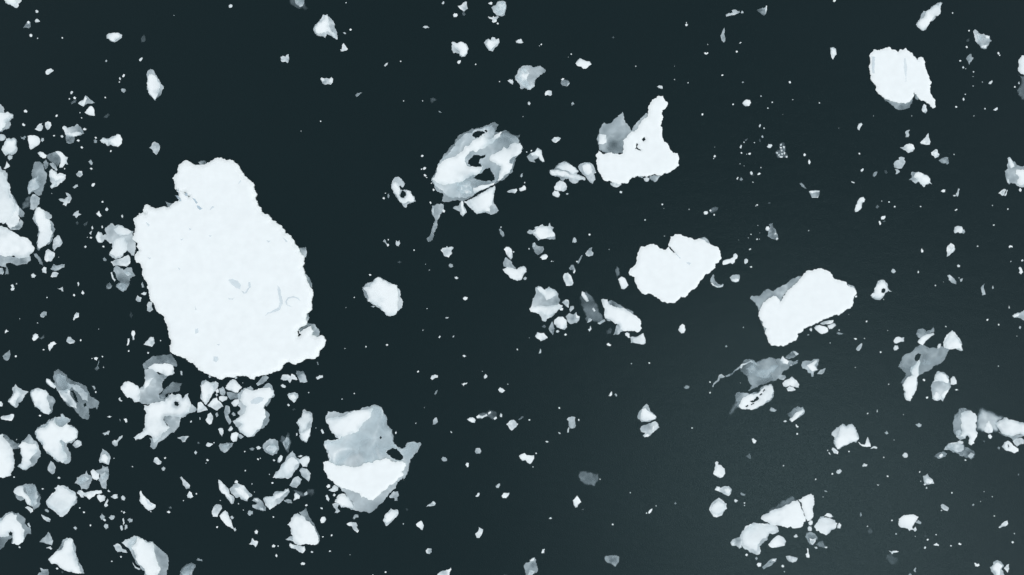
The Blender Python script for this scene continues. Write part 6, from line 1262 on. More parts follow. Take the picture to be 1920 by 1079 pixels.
8 1161.4,360.1 1163.9,358.1 1167.2,360.1 1165.2,363.1 1162.2,362.1
8 624,929.1 626.5,925.4 629.7,927.9 627.2,931.1
9 1396.6,1041.2 1399.6,1038.2 1402.6,1040.7 1400.1,1043.7
9 1284.5,46.5 1287.5,44.5 1290,47 1288,49.5 1285.5,49
8 192.6,975.2 196.4,972.7 198.9,975.4 196.4,977.9
4 1703.1,1078 1706.3,1074.8 1709.6,1078 1705.1,1079.8
8 145.1,530.3 147.6,529 148.1,535.3 146.1,537.3
9 794.6,327.6 797.1,326.6 800.1,329.6 798.1,331.6 795.6,330.6
9 1492.2,795.3 1494.7,798.8 1497.7,800.3 1494.7,802.3 1491.7,799
7 1526.4,1026.2 1531.4,1025.5 1533.2,1028.2 1529.7,1029.7
8 602.7,809 606.5,809 607.7,812.8 604.7,814
1 1731.3,1005.4 1735.1,1002.9 1737.6,1005.4 1734.6,1007.9
5 1152.1,740.2 1154.6,737.7 1157.1,743.2 1154.6,744
2 745.1,491.7 750.1,489.7 752.6,492.2 747.6,493.7
6 1910.2,615.1 1912.2,611.1 1914.7,613.1 1913.2,617.6
1 760.1,955.4 763.1,952.9 766.3,956.1 763.1,957.9
8 200.9,781.5 205.2,779.7 209.7,781.5 206.4,783.2
8 1468.1,790.3 1472.1,788.2 1475.6,790.3 1472.1,792.3
5 1415.9,1046.7 1418.9,1044.2 1420.6,1048 1418.1,1050.5
8 107.6,896.6 110.6,893.6 113.6,896.6 111.1,898.6
7 828.1,7 831.1,2.5 833.1,4 831.1,8.5
5 695.5,575.5 700,573.5 704,574.5 700,577
W 1729.6,712.2 1732.1,710.2 1735.1,712.7 1733.1,715.7
6 1388.8,23.8 1391.6,20.5 1394.1,24.5 1391.1,26
8 403.8,740.2 406.3,738.2 408.8,741.5 406.3,744
9 143.6,264.3 146.4,261.5 149.6,264.3 148.1,266.3
9 725.1,458.9 727.6,457.2 729.6,460.7 727.1,463.2
9 1337.5,293.8 1340,290.5 1342.5,293 1340.5,296
8 1731.6,908.6 1735.1,906.6 1737.6,909.1 1733.9,911.1
8 157.1,463.2 160.1,460.7 162.6,463.2 160.1,465.7
9 717.1,371.4 719.6,369.6 722.1,371.6 720.6,374.1 718.1,373.6
9 1057.6,627.6 1060.1,625.1 1063.1,628.1 1060.6,630.1
9 516.4,1043 518.1,1038.7 520.2,1041.7 519.1,1045.5
8 171.4,426.4 173.9,423.9 174.6,430.2 172.1,430.2
9 168.1,316.3 171.1,314.5 174.1,317 171.1,319
2 1423.1,262.8 1425.1,260.3 1426.6,265.3 1424.1,267.3
8 538.2,759 540.7,757.2 543.7,760.2 541.2,762.2
8 227.2,404.6 229.7,402.6 231.2,406.4 229.2,409.1
8 223.2,146.4 225.2,145.1 227.2,148.1 225.9,150.7 223.9,149.6
8 230.2,960.4 233.2,958.6 235.2,961.7 232.2,963.7
6 643,62.1 646.3,60.6 649.5,63.6 646,64.6
8 821.6,633.1 823.9,629.6 826.6,631.1 824.6,634.6
8 1804.7,185.2 1806.7,183.2 1808.7,187.2 1806.7,189.7
3 1396.3,262.8 1401.3,259.8 1400.1,264 1397.1,265.3
7 1422.6,236.5 1424.1,233.7 1426.4,233.2 1424.6,239 1423.1,239.2
9 789.1,293 791.6,290.5 794.1,291.5 792.6,294.5 790.1,294.5
2 115.1,1071.8 117.6,1070.5 119.6,1073.8 116.3,1075.5
9 1896.2,1017.2 1898.7,1014.7 1901.2,1017.2 1898.7,1019.7
9 386.5,862.8 388.8,860.6 392.1,863.1 389.6,865.1
7 201.4,920.4 203.9,918.6 207.2,922.1 203.9,922.9
5 1427.1,255.8 1429.6,254 1431.6,257.8 1429.1,259.3
9 1869.7,99.6 1872.2,97.6 1874.2,100.6 1872.2,103.1
9 1380.6,335.6 1383.1,332.1 1385.1,333.1 1383.1,337.6
9 1402.6,289.5 1405.1,287 1408.1,287.5 1406.1,291
9 1478.6,153.7 1481.7,152.2 1483.2,155.7 1480.2,156.7
9 571.4,947.9 574.7,945.6 577.2,947.9 574.7,949.6
9 151.1,276.3 153.6,274.5 156.1,277.5 153.1,279
8 555.2,812.8 557.7,812 557.7,816.5 555.2,817.5
4 821.4,208.2 825.1,208.7 828.9,211.7 823.9,211.2
9 1600.5,635.1 1603.8,634.1 1607,636.1 1603.8,637.6
4 594,678.9 596,678.9 597.7,683.9 595.7,684.6
9 1029.1,972.7 1032.6,969.9 1035.1,972.2 1032.1,973.7
5 1822.2,947.1 1825.2,944.6 1827.2,947.1 1824.2,949.1
9 1022,828.5 1025.5,827 1028.8,828.8 1025.5,830.3
3 370,830.3 373,828.5 374.5,831.5 371.5,833
9 177.1,257.8 180.1,256.8 182.1,259.8 179.1,260.8
8 582.2,1035.2 584.7,1033.2 587.7,1035.2 585.2,1037.2
W 1735.6,745.2 1740.1,744 1740.1,746.2 1737.1,748.2
8 600.2,952.1 604,951.6 605.2,955.1 601.7,954.6
9 168.1,446.4 170.6,443.9 173.1,445.7 171.1,448.2
6 1860.2,539 1861.7,535.8 1863.2,540.3 1861.2,542.8
8 1595.7,340.1 1599,341.3 1602.7,343.1 1601.2,344.1 1597.7,343.1
8 1732.1,1028.2 1734.6,1024.7 1736.6,1026.2 1734.1,1029.7
9 1790.1,731.2 1793.9,729.7 1797.1,731.7 1793.1,732.7
4 1264,944.1 1266.2,941.6 1268.7,944.1 1266.2,946.1
5 1545.2,920.4 1549,920.1 1551.7,922.6 1547.7,922.9
8 511.4,862.8 513.9,861.1 516.4,863.6 513.9,865.3
3 316.5,952.9 320.2,949.6 321.5,954.1
8 1914.2,489 1917.2,486.2 1918.7,489.2 1915.7,490.7
5 197.1,115.1 199.6,112.1 201.2,114.6 199.1,117.1
W 781.6,697.2 784.1,694.7 786.1,697.2 783.6,699.2
9 1810.2,88.1 1812.7,86.3 1814.7,89.6 1812.2,90.6
9 805.1,379.6 807.1,378.1 809.1,381.4 807.1,383.1
W 723.1,647.1 725.6,645.1 728.1,647.1 725.6,649.1
9 104.6,1066.3 107.1,1064.3 109.6,1066.8 107.1,1068.3
6 1908.7,156.4 1910.2,153.2 1912.2,157.2 1910.2,158.9
9 1789.6,394.6 1793.9,391.6 1795.1,393.1 1791.4,395.9
9 1720.1,510.7 1721.6,506.7 1723.1,510.7 1721.6,513.2
7 1803.9,126.4 1806.4,124.6 1807.7,128.1 1805.2,129.1
8 190.1,425.2 192.1,423.2 193.1,427.7 191.1,428.7
8 356.3,790.3 359.5,788.5 360,791.5 357,792.8
8 1403.8,467.7 1407.1,465.7 1408.6,467.2 1405.6,469.7
9 307.2,859.1 309.7,857 311.7,859.1 309.2,861.1
8 1786.4,366.3 1791.4,366.1 1792.1,368.1 1787.6,368.1
9 691.5,515.2 694,514.2 696.5,516.2 693.5,517.7
9 1405.6,500.2 1408.6,499.2 1410.6,501.2 1408.1,502.7
5 1359.6,650.1 1362.1,647.6 1364.1,650.1 1361.6,651.6
9 1737.1,1012.2 1739.6,1010.2 1741.6,1012.2 1739.1,1014.2
8 1553.2,847.8 1556.5,850.3 1557.2,853.5 1554.2,851.5
6 1060.6,364.1 1063.8,362.6 1066.6,363.6 1063.1,365.6
7 834.6,596.3 838.1,595.1 841.7,596.1 837.6,597.6
9 1608.8,287.5 1611.3,286.5 1613,289.5 1611,290.5
9 1790.6,200.7 1792.6,198.9 1795.1,201.2 1792.6,202.7
8 1385.6,81.6 1388.1,79.1 1390.6,80.1 1387.6,82.6
3 1654,415.6 1658.8,413.6 1660,415.1 1656.3,416.6
8 1890.7,577.5 1891.5,573 1893.2,577 1892.2,579.5
8 34.5,1025.7 37,1024.7 39,1027.2 36.5,1028.2
9 1798.1,114.1 1800.7,112.6 1802.7,114.6 1800.2,116.1
8 77.6,916.6 80.1,915.4 82.6,917.1 79.6,918.6
8 616.2,1033.7 618.7,1032.2 620.7,1034.2 618.2,1035.7
3 1842.7,827.8 1846.4,826 1846.4,830.3
8 1046.3,810.3 1051.3,812.8 1050.1,814.5 1047.6,812.8
3 1148.1,70.1 1150.6,68.1 1151.6,71.1 1149.1,72.1
8 1545.2,1026.2 1551.5,1025.7 1550.2,1028.2
3 1439.6,381.6 1442.6,380.1 1445.6,381.1 1442.1,382.6
8 1735.6,915.4 1737.6,912.9 1739.1,915.4 1736.6,917.1
7 1643.8,770.2 1645,767.7 1646,771.5 1644.5,774
9 1675.6,387.6 1677.6,386.1 1679.6,388.6 1677.1,389.6
6 1678.1,1001.2 1680.6,999.7 1682.1,1001.7 1679.6,1003.2
9 1079.6,490.2 1082.1,489 1083.6,491.2 1081.1,492.2
5 1390.6,154.7 1393.1,153.2 1395.1,155.2 1392.6,156.2
6 848.2,632.6 850.7,629.1 852.2,630.1 849.7,633.1
9 1861.2,422.2 1863.7,420.7 1865.2,422.7 1862.7,423.9
7 373.8,782.7 375.5,783.2 375.5,787.7 374.3,787.2
9 1808.2,862.8 1810.7,861.6 1812.2,863.6 1810.2,864.6
5 1513.2,628.6 1515.7,626.8 1517.7,628.1 1515.2,629.6
8 1417.6,449.2 1419.6,447.2 1421.1,449.2 1419.1,450.7
8 1845.2,204 1847.2,202.2 1848.2,205.2 1846.2,205.7
8 1752.1,535.8 1754.1,534 1755.6,535.8 1753.6,537.3
8 1431.1,240.2 1432.6,239 1434.1,241.7 1431.6,242.2
9 1665,379.1 1666.5,377.6 1668.6,379.6 1666.5,380.6
4 223.9,787.7 225.2,784.7 226.2,790.3
4 1908.2,891.1 1910.2,887.8 1910.7,892.1
7 29.5,533.3 32,530.8 32.5,534
5 1796.4,521.5 1798.9,520.3 1800.2,523.3
4 1090.1,956.6 1095.1,953.6 1093.9,956.1
3 1410.6,327.1 1414.6,329.1 1412.1,329.6
8 280.7,959.7 283.2,958.6 284.7,960.7
2 1778.1,288 1780.6,288 1779.6,290
8 1643.8,907.8 1646,910.1 1648.5,908.6 1646.5,911.1
7 1809.7,128.9 1811.7,128.1 1810.7,130.6
"""
SPECKS = "70.6,72.1,1.25 116.8,71.3,1.75 223.9,154.2,1.5 130.1,185.9,1.5 197.6,183.4,1.75 150.1,211.7,1.25 153.1,221.5,1.5 106.1,217.7,2.5 101.3,254.8,2 601.2,227.7,1.5 564.7,246.2,1 639,93.8,1.25 326.3,29.5,0.75 649,5.5,1.25 657.3,56.1,2 891.9,120.9,1.75 751.3,115.4,1.5 936.7,153.4,1.5 792.6,189.7,1.25 756.8,189.7,1.25 933.2,44.5,2 790.6,317.5,1.5 800.1,333.1,1.5 813.1,356.3,2.25 808.9,343.8,1.5 722.6,362.6,1.25 728.1,449.7,1.5 776.4,469.2,1.5 805.1,506.7,1 797.9,496,0.75 939.2,426.2,1.5 952.2,720.7,1.25 904.4,696.7,1 664.3,558,1.5 648.8,577,1 800.6,579,1.25 792.9,619.6,1.25 686.3,650.4,1.5 646.8,653.9,1.25 664.3,738.2,1.75 641.3,748.5,1.25 779.6,793.8,1.25 795.6,764.5,0.75 742.6,809.5,1 845.2,809.5,1 970.2,795.8,1.75 1015,83.8,1.75 1011.3,86.3,1 1071.1,101.9,1.5 1065.6,107.6,0.75 1191.9,124.4,1.5 1264.7,149.6,1.25 1264.5,124.6,0.75 980.5,219,1 987.5,285.5,1.5 996.3,283,1.75 1116.4,324.1,1.5 983.8,342.8,1.5 1242,383.9,1.75 1244.7,391.4,0.75 1209.4,412.6,1.5 1142.1,468.2,1 1105.6,440.2,2.25 1245.7,443.2,1 992,466.9,1.5 963,472.7,1.5 1034.1,490.2,1.5 1037.1,490.7,1 1287,43,1.25 1327,83.8,1 1381.3,97.1,2 1354.3,141.6,2 1290,155.7,1.5 1426.9,180.7,1.25 1448.1,192.2,1.5 1439.6,203.2,1.5 1486.4,187.2,1.25 1536.4,193.4,1.5 1374.6,196.2,1.75 1317,214.7,2.25 1467.6,215.2,0.75 1572.7,240.7,0.75 1395.1,267,1.25 1414.4,267.8,1.25 1390.1,287,1.75 1400.1,289.5,1 1338,297.5,1.25 1387.6,307.5,1 1395.1,311.3,0.75 1340,276.3,0.75 1426.6,314.5,1.5 1411.8,342.1,1.5 1339,402.9,2 1292,392.9,1.25 1419.6,384.6,2 1417.1,386.6,1 1420.9,423.2,1 1408.1,439.9,1.5 1403.1,446.4,1 1424.6,437.2,0.75 1423.9,448.7,1 1516.2,432.7,1.25 1385.1,450.2,0.75 1573.2,619.3,1.5 1393.8,614.3,1.25 1591.5,590.1,0.75 1556.5,643.4,1 1331.3,716.7,1.75 1331.3,736.7,1.75 1388.3,718.4,0.75 1297.5,802.8,1.5 1483.4,685.1,1.5 1551.7,845,1.5 1592,846.8,1.75 1395.8,943.4,1.5 1395.8,948.1,1.25 1494.7,814,2 1468.9,873.6,1.5 1529.4,899.1,1.75 1560.7,888.8,2 1543.2,932.1,1 1470.6,1072.3,1 1785.9,25,1.5 1816.9,58.3,1.75 1874.2,103.9,1.5 1825.2,135.1,1.5 1824.4,143.9,1 1841.9,154.2,1 1824.7,161.7,1.25 1809.9,177.4,1.25 1825.9,217.7,1.25 1709.3,217.7,1 1638,217.7,1 1902.7,163.4,1.75 1788.9,290,1.25 1653.3,377.4,1 1726.1,387.6,1.5 1889.5,392.6,1.75 1860.7,385.6,1.25 1832.9,462.2,1.5 1895.2,490.7,1.25 1768.9,529,0.75 1600.8,342.6,1.5 1656.8,562,1.25 1605,556.3,2.25 1625,603.1,2 1851.4,600.1,2.25 1872.7,609.3,2 1906.5,630.6,1 1872,686.9,1.25 1651.3,660.6,2 1666.3,720.7,1.25 1693.8,777.7,1 1626.8,775.7,1.75 1664.3,620.1,1 1773.4,612.6,1.5 1620.8,635.1,1.25 1603.5,689.4,1.25 1657,857.8,1.5 1676.3,825.3,1 1664.3,893.3,2 1724.3,885.3,2 1726.3,902.6,1.25 1784.6,924.4,1.75 1845.2,922.1,1 1860.7,931.6,1.25 1838.4,940.6,1 1864.4,967.7,1.75 1902,1000.9,1.5 1755.1,1002.9,1.5 1782.9,1023.7,1.75 1716.1,1005.9,1 1626.3,987.2,1.5 1672.3,976.2,1.75 1765.1,957.4,1.5 970,655.6,1.75 992.5,633.8,0.75 1183.9,682.1,1.25 1217.7,680.9,2 1048.8,765.5,2 1085.1,787.7,2 992.5,787.7,2 1005.3,850.3,1.75 999.3,875.8,1.25 1181.7,924.1,1.25 1230.2,949.1,1.25 1148.9,983.7,2 1125.1,899.1,1.5 1212.2,962.4,1.5 1223.9,809.8,1.75 207.7,283.8,2 192.1,379.1,2 163.9,445.2,1 121.3,316.8,1.75 97.1,363.1,1 193.9,462.7,2.25 110.1,482.7,1 138.9,553.8,2.25 88.1,558,1.25 37,598.1,1 70.6,605.8,1.25 185.1,617.6,1 151.4,638.3,2 81.8,656.1,1.75 29.5,668.1,2 241.4,658.6,1.75 192.1,668.9,1.5 194.1,688.9,1.25 301,639.1,1.5 277.7,661.9,1.75 179.6,735.7,1.75 75.1,779.7,2.25 172.6,672.6,1.25 204.7,809,1.25 228.2,959.2,1.25 169.6,985.4,1.75 157.6,960.7,2 149.6,952.9,1.5 213.9,859.8,1.25 209.7,1053,1.5 226.9,1044.2,1.75 26.3,894.8,1.75 31.3,824.5,1.25 248.4,875.3,1.5 578.9,736.4,1.25 592.2,802.8,1 455.1,718.2,1 756.3,982.7,1.25 723.1,1072.8,2 656.3,1040.7,1 846.4,811,1.5 742.1,812,2 698.8,1078.5,1.5 401.3,830.3,1.5 386.3,868.6,1 368.3,926.1,1.75 343.8,939.1,1.25 413.3,938.6,1.25 407.1,988.7,2.25 460.1,882.8,1.5 472.6,907.8,1.25 505.1,889.8,1.25 510.9,905.8,2 447.1,944.9,1.25 477.1,922.9,1 456.4,956.6,1.25 483.9,861.6,2 488.1,859.6,1.25 458.9,847,1.75 512.6,969.7,1.75 621.7,1004.2,2 605.7,1006.7,1.75 521.4,1024.2,1.5"

COVER = {'1': .04, '2': .075, '3': .15, '4': .31, '5': .46, '6': .59, '7': .69, '8': .79, '9': .92, 'W': 1.0, 'M': .28}

def value_noise(p, seed):
    """Smooth 2-D noise in -1..1 at unit scale."""
    i = np.floor(p).astype(np.int64); f = p - i
    f = f * f * (3 - 2 * f)
    def h(a, b):
        n = (a * 374761393 + b * 668265263 + seed * 974634777) & 0x7fffffff
        n = ((n ^ (n >> 13)) * 1274126177) & 0x7fffffff
        return ((n ^ (n >> 16)) & 0xffff) / 32767.5 - 1.0
    x, y = i[:, 0], i[:, 1]
    a = h(x, y) * (1 - f[:, 0]) + h(x + 1, y) * f[:, 0]
    b = h(x, y + 1) * (1 - f[:, 0]) + h(x + 1, y + 1) * f[:, 0]
    return a * (1 - f[:, 1]) + b * f[:, 1]

def fbm(p, scale, seed, octs=4):
    r = 0; a = 1.0; t = 0
    for o in range(octs):
        r = r + a * value_noise(p / scale, seed + o * 17); t += a
        a *= .55; scale *= .5
    return r / t

def roughen(poly, rng, amp, stop):
    pts = list(poly)
    while True:
        out = []; split = False
        for i in range(len(pts)):
            a = pts[i]; b = pts[(i + 1) % len(pts)]
            out.append(a)
            dx, dy = b[0] - a[0], b[1] - a[1]
            l = math.hypot(dx, dy)
            if l > stop:
                k = max(-1.6, min(1.6, rng.gauss(0, 1))) * amp
                t = rng.uniform(.38, .62)
                out.append((a[0] + dx * t - dy * k, a[1] + dy * t + dx * k)); split = True
        pts = out
        if not split:
            return np.array(pts)

def inside(p, poly):
    x, y = p[:, 0][:, None], p[:, 1][:, None]
    x0, y0 = poly[:, 0][None], poly[:, 1][None]
    q = np.roll(poly, -1, 0); x1, y1 = q[:, 0][None], q[:, 1][None]
    cond = (y0 > y) != (y1 > y)
    dy = np.where(y1 == y0, 1e-9, y1 - y0)
    xi = x0 + (y - y0) * (x1 - x0) / dy
    return (np.sum(cond & (x < xi), axis=1) % 2) == 1

def edge_dist(p, polys):
    best = np.full(len(p), 1e9)
    for poly in polys:
        a = poly; d = np.roll(poly, -1, 0) - a
        dd = np.maximum((d ** 2).sum(1), 1e-12)
        d0 = d[:, 0]; d1 = d[:, 1]
        for s in range(0, len(p), 1500):
            wx = p[s:s + 1500, 0][:, None] - a[:, 0]; wy = p[s:s + 1500, 1][:, None] - a[:, 1]
            t = np.clip((wx * d0 + wy * d1) / dd, 0, 1)
            wx -= t * d0; wy -= t * d1
            best[s:s + 1500] = np.minimum(best[s:s + 1500], np.sqrt((wx * wx + wy * wy).min(1)))
    return best

def sstep(t):
    t = np.clip(t, 0, 1)
    return t * t * (3 - 2 * t)

def poly_area(p):
    x, y = p[:, 0], p[:, 1]
    return abs(np.dot(x, np.roll(y, -1)) - np.dot(y, np.roll(x, -1))) / 2

class Layer:
    def __init__(self, code, poly, holes, seed, rng):
        self.caps = []
        self.code = code; self.soft = code.endswith('f'); self.k = code[0]; self.seed = seed
        raw = np.array(poly); self.area = poly_area(raw); size = math.sqrt(self.area)
        self.poly = roughen(poly, rng, (.06 if size < 24 else .11 if size < 75 else .125) if self.k != 'M' else .05, max(1.4, min(2.0, size / 7)))
        self.holes = [h for h in holes if inside(h, self.poly).any()]
        self.cover = COVER[self.k]
        if self.k == 'M' and code[1:].isdigit():
            self.cover = int(code[1:]) / 10
        a = rng.uniform(0, 6.283); self.mid = raw.mean(0); self.lean = np.array([math.cos(a), math.sin(a)])
        self.size = size
        if self.k == 'W':
            self.t = .05 + .0019 * size; self.lip = .45; self.ew = max(1.2, min(5, size / 14))
        elif self.k == 'M':
            self.t = .012; self.lip = .6; self.ew = 2
        else:
            self.t = .018 + .05 * self.cover; self.lip = .35; self.ew = max(1.5, min(6, size / 6))
        self.fade = 7 if self.soft else {'W': .01, 'M': 1.3}.get(self.k, 3.0 if self.cover < .25 else 1.0)
        self.fade = min(self.fade, size / 3)

    def signed(self, p):
        """Depth inside the outline; points outside its box are simply outside."""
        r = np.full(len(p), -5.0)
        near = ((p >= self.poly.min(0)) & (p <= self.poly.max(0))).all(1)
        q = p[near]
        if len(q):
            ins = inside(q, self.poly)
            for h in self.holes:
                ins &= ~inside(q, h)
            v = np.full(len(q), -5.0)
            if ins.any():
                v[ins] = edge_dist(q[ins], [self.poly] + self.holes)
            r[near] = v
        return r

    def lift(self, p, sd):
        prof = np.where(sd >= -1e-6, self.lip + (1 - self.lip) * sstep(sd / self.ew), 0.0)
        z = self.t * prof
        if self.k == 'W':
            f = sstep(sd / (self.ew * 2))
            z = z + f * self.t * (.16 * fbm(p, 60, 3, 3) + .06 * fbm(p, 13, 9, 3))
        return z

    def covers(self, p, sd):
        """Thick ice hides the water fully; thin ice has folds, veins and a wet rim of its own."""
        z = self.size
        tilt = np.clip(((p - self.mid) / max(z, 6)) @ self.lean, -.8, .8)     # the side that lies deeper in the water
        if self.k in 'W9':
            n = fbm(p, max(9, z * .45), self.seed + 5, 3)
            if z < 75:
                lip = 1 - sstep(sd / (1.5 + z * .10))
                c = 1 - lip * (.06 + .34 * np.clip(n + .2, 0, 1)) - .24 * np.clip(n - .15, 0, 1) - (.20 if z < 45 else .10) * np.clip(tilt + .1, 0, 1)
            else:
                c = 1 - .10 * (1 - sstep(sd / 2.5)) * np.clip(n + .4, 0, 1)
            c = np.clip(c, .55, 1) * self.cover
            return np.where(sd >= -1e-6, c, 0.0)
        e = sstep((sd + (0 if self.soft else .8)) / self.fade)
        if self.k == 'M':
            return np.where(sd >= -1e-6, self.cover * e, 0.0)
        n = fbm(p, max(8, z * .55), self.seed + 5, 3)
        q = fbm(p, max(7, z * .40), self.seed + 11, 2)
        vein = (1 - np.abs(q)) ** 9
        rim = np.exp(-(np.maximum(sd, 0) / 1.3) ** 2) * np.clip(fbm(p, 9, self.seed + 23, 2) + .15, 0, 1)
        amp = 1 - self.cover * .75
        slope = 1.0
        if self.caps:                       # the shelf slopes away under water from the thick ice
            k = 1 - self.cover * self.cover * 1.7
            slope = 1 + max(k, .1) * (.42 * np.exp(-edge_dist(p, self.caps) / max(5, .28 * z)) - .22)
        c = self.cover * (1 + amp * (.95 * n + .45 * (vein - .35) - .45 * tilt) + (0 if self.soft else .5 * rim)) * e * slope
        return np.where(sd >= -1e-6, np.clip(c, 0, 1), 0.0)

    @staticmethod
    def _rim(F):
        cnt = {(t[i], t[(i + 1) % 3]) for t in F.tolist() for i in range(3)}
        return sorted(e for e in cnt if (e[1], e[0]) not in cnt)

    def build(self, name, below, parent, origin, draft):
        """One solid slab: upper surface, side wall, underside."""
        sp = max(1.3, min(5.0 if self.size > 150 else 2.6, self.size / 8))
        lo, hi = self.poly.min(0), self.poly.max(0)
        gx, gy = np.meshgrid(np.arange(lo[0], hi[0], sp), np.arange(lo[1], hi[1], sp))
        g = np.stack([gx.ravel(), gy.ravel()], 1)
        r = np.random.RandomState(self.seed % 99991)
        g = g + (r.rand(*g.shape) - .5) * sp * .8
        g = g[self.signed(g) > sp * .45]
        loops = [self.poly] + self.holes
        verts = np.concatenate(loops + [g]) if len(g) else np.concatenate(loops)
        edges = []; k = 0
        for l in loops:
            n = len(l); edges += [(k + i, k + (i + 1) % n) for i in range(n)]; k += n
        vv, ee, ff, *_ = delaunay_2d_cdt([Vector(v) for v in verts], edges, [], 0, 1e-5)
        P = np.array([(v.x, v.y) for v in vv])
        F = np.array([f for f in ff])
        c = P[F].mean(1)
        ok = inside(c, self.poly)
        for h in self.holes:
            ok &= ~inside(c, h)
        F = F[ok]
        used = np.unique(F); remap = -np.ones(len(P), int); remap[used] = np.arange(len(used))
        P = P[used]; F = remap[F]
        a, b, cc = P[F[:, 0]], P[F[:, 1]], P[F[:, 2]]
        cr = (b[:, 0] - a[:, 0]) * (cc[:, 1] - a[:, 1]) - (b[:, 1] - a[:, 1]) * (cc[:, 0] - a[:, 0])
        F[cr > 0] = F[cr > 0][:, ::-1]          # the plan's y runs down, so clockwise there faces up here
        sd = np.zeros(len(P))
        inner = np.ones(len(P), bool); inner[[v for e in self._rim(F) for v in e]] = False
        sd[inner] = np.maximum(self.signed(P[inner]), 0)
        z = self.lift(P, sd)
        under = np.zeros(len(P))
        for l in below:
            s2 = l.signed(P)
            z = z + l.lift(P, s2)
            under = 1 - (1 - under) * (1 - l.covers(P, s2))
        cov = self.covers(P, sd)
        if self.k in 'MW9':
            final = cov
        else:
            final = np.clip((cov - under) / np.maximum(1 - under, .02), 0, 1)
        rim = self._rim(F)
        wx = (P[:, 0] - 960) * S; wy = -(P[:, 1] - 539.5) * S
        top = np.stack([wx, wy, z], 1)
        n = len(P)
        ring = sorted({v for e in rim for v in e}); ri = {v: n + i for i, v in enumerate(ring)}; m = len(ring)
        up = top[ring]; dn = up.copy(); dn[:, 2] = -draft if self.k != 'M' else up[:, 2] - .03
        faces = F.tolist(); smooth = [True] * len(faces)
        V = [top, up, dn]; C = [final, final[ring], final[ring]]
        for (i, j) in rim:
            faces.append([ri[j], ri[i], ri[i] + m, ri[j] + m]); smooth.append(False)
        if self.k != 'M':
            bot = top.copy(); bot[:, 2] = -draft
            o = n + 2 * m
            faces += [[t[2] + o, t[1] + o, t[0] + o] for t in F.tolist()]; smooth += [False] * len(F)
            V.append(bot); C.append(final)
        mat = POOL if self.k == 'M' else ICE
        return mesh_object(name, np.concatenate(V), faces, mat, parent, np.concatenate(C), smooth, origin)

def parse(txt):
    return [tuple(map(float, t.split(','))) for t in txt.split()]

def build_piece(head, rows, index):
    _, name, cat, label = head.split('|')
    rng = random.Random(index * 7919 + 13)
    holes = [roughen(parse(r[2:]), rng, .12, 1.8) for r in rows if r.startswith('H')]
    layers = []
    for j, r in enumerate(rows):
        code, txt = r.split(' ', 1)
        if code != 'H':
            layers.append(Layer(code, parse(txt), holes, index * 31 + j * 7 + 1, rng))
    caps = [l.poly for l in layers if l.k == 'W']
    for l in layers:
        if l.k not in 'WM9':
            l.caps = caps
    allp = np.concatenate([l.poly for l in layers])
    c = (allp.min(0) + allp.max(0)) / 2
    origin = ((c[0] - 960) * S, -(c[1] - 539.5) * S, 0.0)
    if len(layers) == 1:
        root = layers[0].build(name, [], None, origin, .25 + .002 * layers[0].size)
    else:
        root = bpy.data.objects.new(name, None)
        root.empty_display_size = .5
        root.location = origin
        scene.collection.objects.link(root)
        cap = None; cap_size = 0
        for j, l in enumerate(layers):
            part = ('melt_pool' if l.k == 'M' else 'snow_cap' if l.k in 'W9' else 'submerged_shelf' if l.cover < .25 else 'wet_ice_shelf')
            o = l.build(part, [b for b in layers[:j] if b.k != 'M'], cap if l.k == 'M' and cap else root, origin, .25 + .002 * l.size + .013 * j)
            if l.k == 'W' and (cap is None or l.size > cap_size):
                cap, cap_size = o, l.size          # pools lie on the largest cap
    root["label"] = label
    root["category"] = cat
    root["group"] = "drifting ice pieces"
    return root

head = None; rows = []; index = 0
for line in PIECES.strip().split('\n') + ['P|end']:
    if line.startswith('P|'):
        if head:
            index += 1
            build_piece(head, rows, index)
        head, rows = line, []
    else:
        rows.append(line)

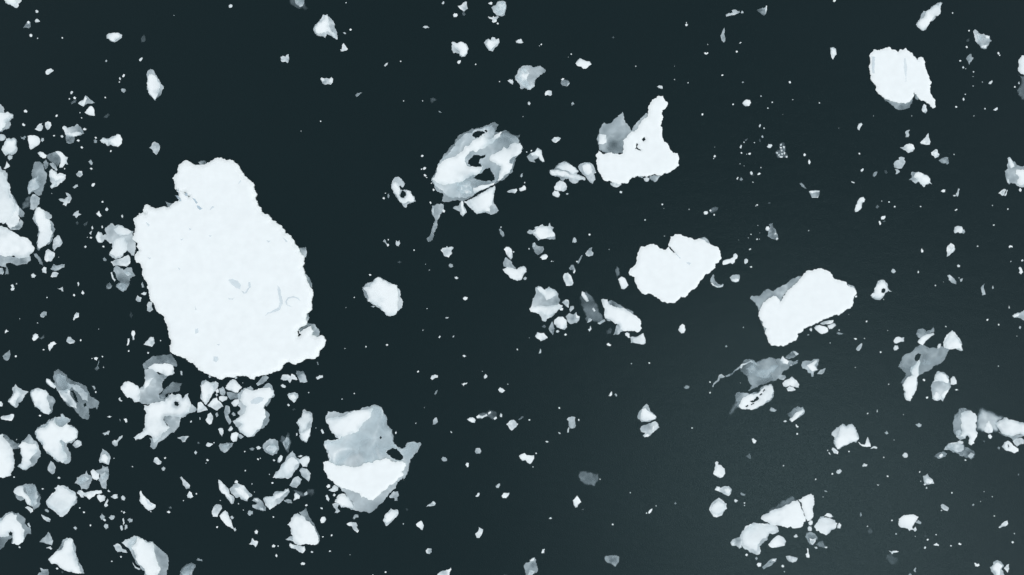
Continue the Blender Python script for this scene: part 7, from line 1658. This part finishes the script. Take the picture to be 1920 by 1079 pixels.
# ---------------------------------------------------------------- countless crumbs of brash ice between the floes
rng = random.Random(5)
bv, bf, bc = [], [], []
def crumb(poly, cover):
    n = len(poly); o = len(bv)
    cx = sum(p[0] for p in poly) / n; cy = sum(p[1] for p in poly) / n
    size = math.sqrt(poly_area(np.array(poly)))
    h = .02 + .006 * size
    ar = sum(poly[i][0] * poly[(i + 1) % n][1] - poly[(i + 1) % n][0] * poly[i][1] for i in range(n))
    if ar > 0:
        poly = poly[::-1]
    for x, y in poly:
        bv.append(((x - 960) * S, -(y - 539.5) * S, -.12)); bc.append(cover * .85)
    for x, y in poly:
        bv.append(((x - 960) * S, -(y - 539.5) * S, h * .35)); bc.append(cover * .8)
    for x, y in poly:
        k = rng.uniform(.55, .75)
        bv.append(((cx + (x - cx) * k - 960) * S, -(cy + (y - cy) * k - 539.5) * S, h * rng.uniform(.7, 1.2))); bc.append(min(1, cover * rng.uniform(.9, 1.15)))
    bv.append(((cx - 960) * S, -(cy - 539.5) * S, h * 1.1)); bc.append(min(1, cover * 1.05))
    for i in range(n):
        j = (i + 1) % n
        bf.append((o + i, o + j, o + n + j, o + n + i))
        bf.append((o + n + i, o + n + j, o + 2 * n + j, o + 2 * n + i))
        bf.append((o + 2 * n + i, o + 2 * n + j, o + 3 * n))

for line in SMALL.strip().split('\n'):
    code, txt = line.split(' ', 1)
    poly = [tuple(p) for p in roughen(parse(txt), rng, .09, 2.4)]
    crumb(poly, COVER[code[0]])
for t in SPECKS.split():
    x, y, r = map(float, t.split(','))
    n = rng.randint(5, 7); a0 = rng.random() * 6.28; sq = rng.uniform(.7, 1.0); th = rng.random() * 3.14
    poly = []
    for i in range(n):
        a = a0 + i * 2 * math.pi / n; rr = r * rng.uniform(.75, 1.2)
        u, v = rr * math.cos(a), rr * math.sin(a) * sq
        poly.append((x + u * math.cos(th) - v * math.sin(th), y + u * math.sin(th) + v * math.cos(th)))
    crumb(poly, min(1, .30 + .34 * r))
brash = mesh_object("brash_ice", bv, bf, ICE, None, bc, [False] * len(bf))
brash["kind"] = "stuff"
brash["label"] = "tiny scattered crumbs of white brash ice between the floes"
brash["category"] = "brash ice"
